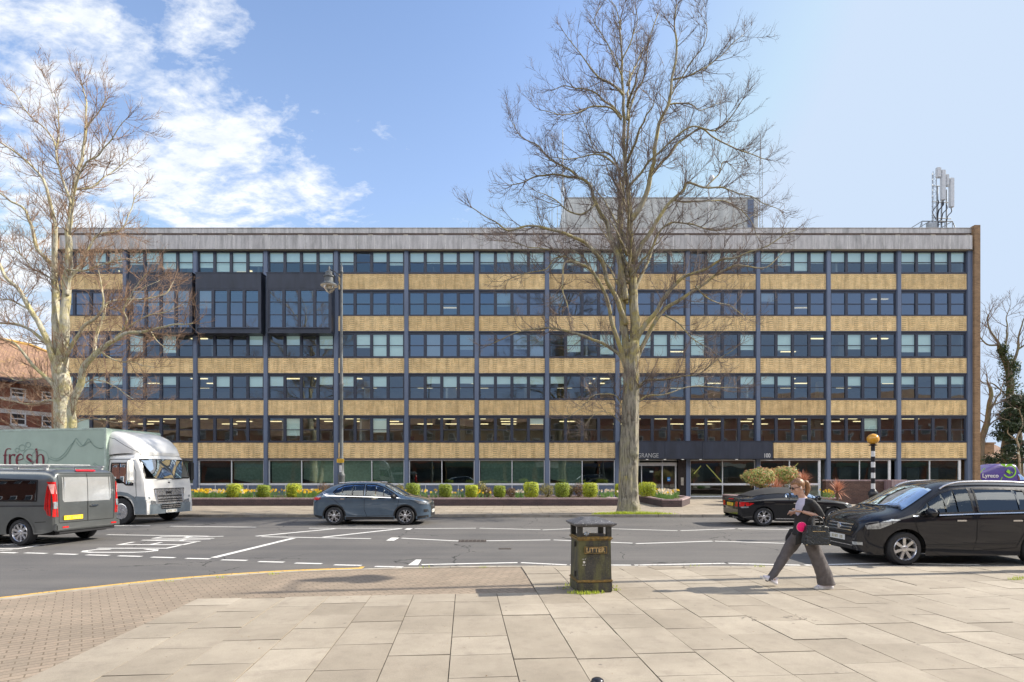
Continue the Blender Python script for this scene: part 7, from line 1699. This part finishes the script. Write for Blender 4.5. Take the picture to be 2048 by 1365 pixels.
for s, a in arms.items():
    mb.tube([Vector(a[0])+Vector((.01,-s*.03,.0)),a[0],a[1],a[2]],[.066,.062,.054,.050],14); mb.tube([a[2],Vector(a[2]).lerp(Vector(a[3]),.62)],[.050,.047],14)
blz = remesh(mb,'blazer',m_blz,wo,.011,4,.008,13)
mb = MB()
loft(mb,[(-.05,0,1.02,.115,.155),(-.05,0,.93,.135,.175),(-.05,0,.84,.15,.18),(-.05,0,.78,.14,.17)])
loft(mb,[(-.065,.085,.88,.115,.095),(-.10,.088,.74,.118,.095),(-.15,.09,.60,.112,.09),(-.205,.09,.47,.118,.095),(-.26,.09,.33,.122,.10),(-.31,.09,.20,.128,.10),(-.335,.09,.105,.132,.105),(-.345,.09,.065,.134,.105)])
loft(mb,[(-.02,-.09,.88,.125,.095),(.06,-.095,.74,.125,.095),(.14,-.10,.60,.118,.09),(.215,-.10,.48,.122,.095,-.3),(.30,-.10,.35,.118,.095,-.45),(.37,-.10,.24,.116,.098,-.55),(.415,-.10,.165,.116,.10,-.6),(.43,-.10,.135,.116,.10,-.6)])
remesh(mb,'trousers',m_trs,wo,.011,4,.012,11,3)
def shoe(c, pitch, nm):
    Mx = Matrix.Translation(c) @ Matrix.Rotation(pitch,4,'Y'); mb = MB()
    pl_ = [(-.13,.034),(-.11,.042),(-.03,.036),(.06,.048),(.12,.044),(.155,.022),(.16,0)]; pl2 = pl_+[(x,-y) for x,y in reversed(pl_[:-1])]
    mb.prism(pl2, lambda p:Mx@Vector((p[0],p[1],0)), lambda p:Mx@Vector((p[0],p[1],.028))); sh = MB()
    loft(sh,[(-.02,0,.02,.125,.040),(.0,0,.045,.135,.040),(-.015,0,.068,.10,.038),(-.05,0,.09,.065,.036),(-.07,0,.11,.05,.034)]); sh.v = [tuple(Mx@Vector(q)) for q in sh.v]; o = sh.build('shoe',M('white_canvas',(.66,.64,.72),.8,var=.1,scale=20),wo,smooth=60)
    mb.build('sole',M('white_rubber',(.70,.68,.66),.6,var=.1),o,smooth=40); s2 = MB()
    for k in range(4): x = .075-.03*k; s2.tube([Mx@Vector((x,-.022,.056+.011*k)),Mx@Vector((x,0,.066+.011*k)),Mx@Vector((x,.022,.056+.011*k))],.004,5)
    s2.tube([Mx@Vector((-.1,.041,.018)),Mx@Vector((.12,.046,.018))],.003,5); s2.build('lace',M('grey_lace',(.3,.3,.34),.8),o)
shoe((-.31,.09,.0),0,'a'); shoe((.475,-.10,.075),R(-26),'b')
# phone
ph = thing('phone','pale smartphone held flat in the hand of the walking woman','phone',wo.matrix_basis @ Vector((.155,.10,1.235)),math.pi)
mb = MB(); Mx = Matrix.Rotation(R(8),4,'Y'); mb.bbox(-.075,.075,-.036,.036,-.004,.004,.003,0,Mx); mb.build('case',M('pale_case',(.62,.62,.66),.4),ph,smooth=40); mb = MB(); mb.box(-.068,.068,-.031,.031,.0041,.005,0,Mx); mb.build('screen',M('phone_screen',(.05,.06,.1),.1),ph)
# hand bag
bgp = thing('handbag','black quilted handbag with two handles and a gold zip hanging from the forearm','bag',wo.matrix_basis @ Vector((-.075,.275,.715)),math.pi)
m_lea, nt, b = newmat('quilted_leather'); v = coords(nt); vo = N(nt,'ShaderNodeTexVoronoi'); vo.feature='DISTANCE_TO_EDGE'; vo.inputs['Scale'].default_value=14; L(nt,v,vo.inputs[0]); b.inputs['Base Color'].default_value=(.032,.038,.044,1); b.inputs['Roughness'].default_value=.32; bump(nt,b,ramp(nt,vo.outputs[0],[(0,0.),(.12,1.)]),1.,.012)
mb = MB(); pr = [(-.215,0.),(.215,0.),(.225,.04),(.185,.33),(-.185,.33),(-.225,.04)]
bm = bmesh.new(); a = [bm.verts.new((x,-.075,z)) for x,z in pr]; c2 = [bm.verts.new((x*.98,.075,z)) for x,z in pr]; bm.faces.new(a[::-1]); bm.faces.new(c2)
for i in range(6): bm.faces.new((a[i],a[(i+1)%6],c2[(i+1)%6],c2[i]))
bmesh.ops.recalc_face_normals(bm,faces=bm.faces[:]); bmesh.ops.bevel(bm,geom=bm.edges[:],offset=.018,segments=3,affect='EDGES'); mb.frombm(bm); bd = mb.build('bag_body',m_lea,bgp,smooth=50)
for y in (-.07,.07):
    mb = MB(); mb.tube(catmull([(-.10,y,.27),(-.10,y*.95,.36),(-.075,y*.6,.455),(0,y*.4,.49),(.075,y*.6,.455),(.10,y*.95,.36),(.10,y,.27)],5),.011,8); mb.build('handle',M('black_leather',(.02,.022,.026),.4),bgp,smooth=80)
mb = MB(); mb.bbox(-.12,.10,.0752,.081,.232,.242,.003); mb.build('zip',M('gold_zip',(.75,.62,.38),.25,.9),bgp,smooth=40)
mb = MB()
for x in (-.2,.19): mb.ell((x,.06,.006),(.012,.012,.010),8,6)
mb.build('stud',MATS['gold_zip'],bgp,smooth=80)
bgp.scale = (.9,.9,.9)
pk = thing('pink_pouch','bright pink round pouch showing between the blazer and the black handbag','pouch',wo.matrix_basis @ Vector((.125,.235,.985)),math.pi)
mb = MB(); mb.lathe([(.0,-.02),(.05,-.02),(.070,-.008),(.074,0),(.070,.008),(.05,.02),(.0,.02)],28,Matrix.Rotation(R(90),4,'X')); mb.build('pouch',M('pink_felt',(.85,.008,.16),.8,var=.1,scale=30),pk,smooth=60)
mb = MB(); mb.lathe([(.070,-.003),(.079,-.003),(.079,.003),(.070,.003)],28,Matrix.Rotation(R(90),4,'X')); mb.build('piping',M('light_pink',(.85,.25,.35),.7),pk,smooth=40)
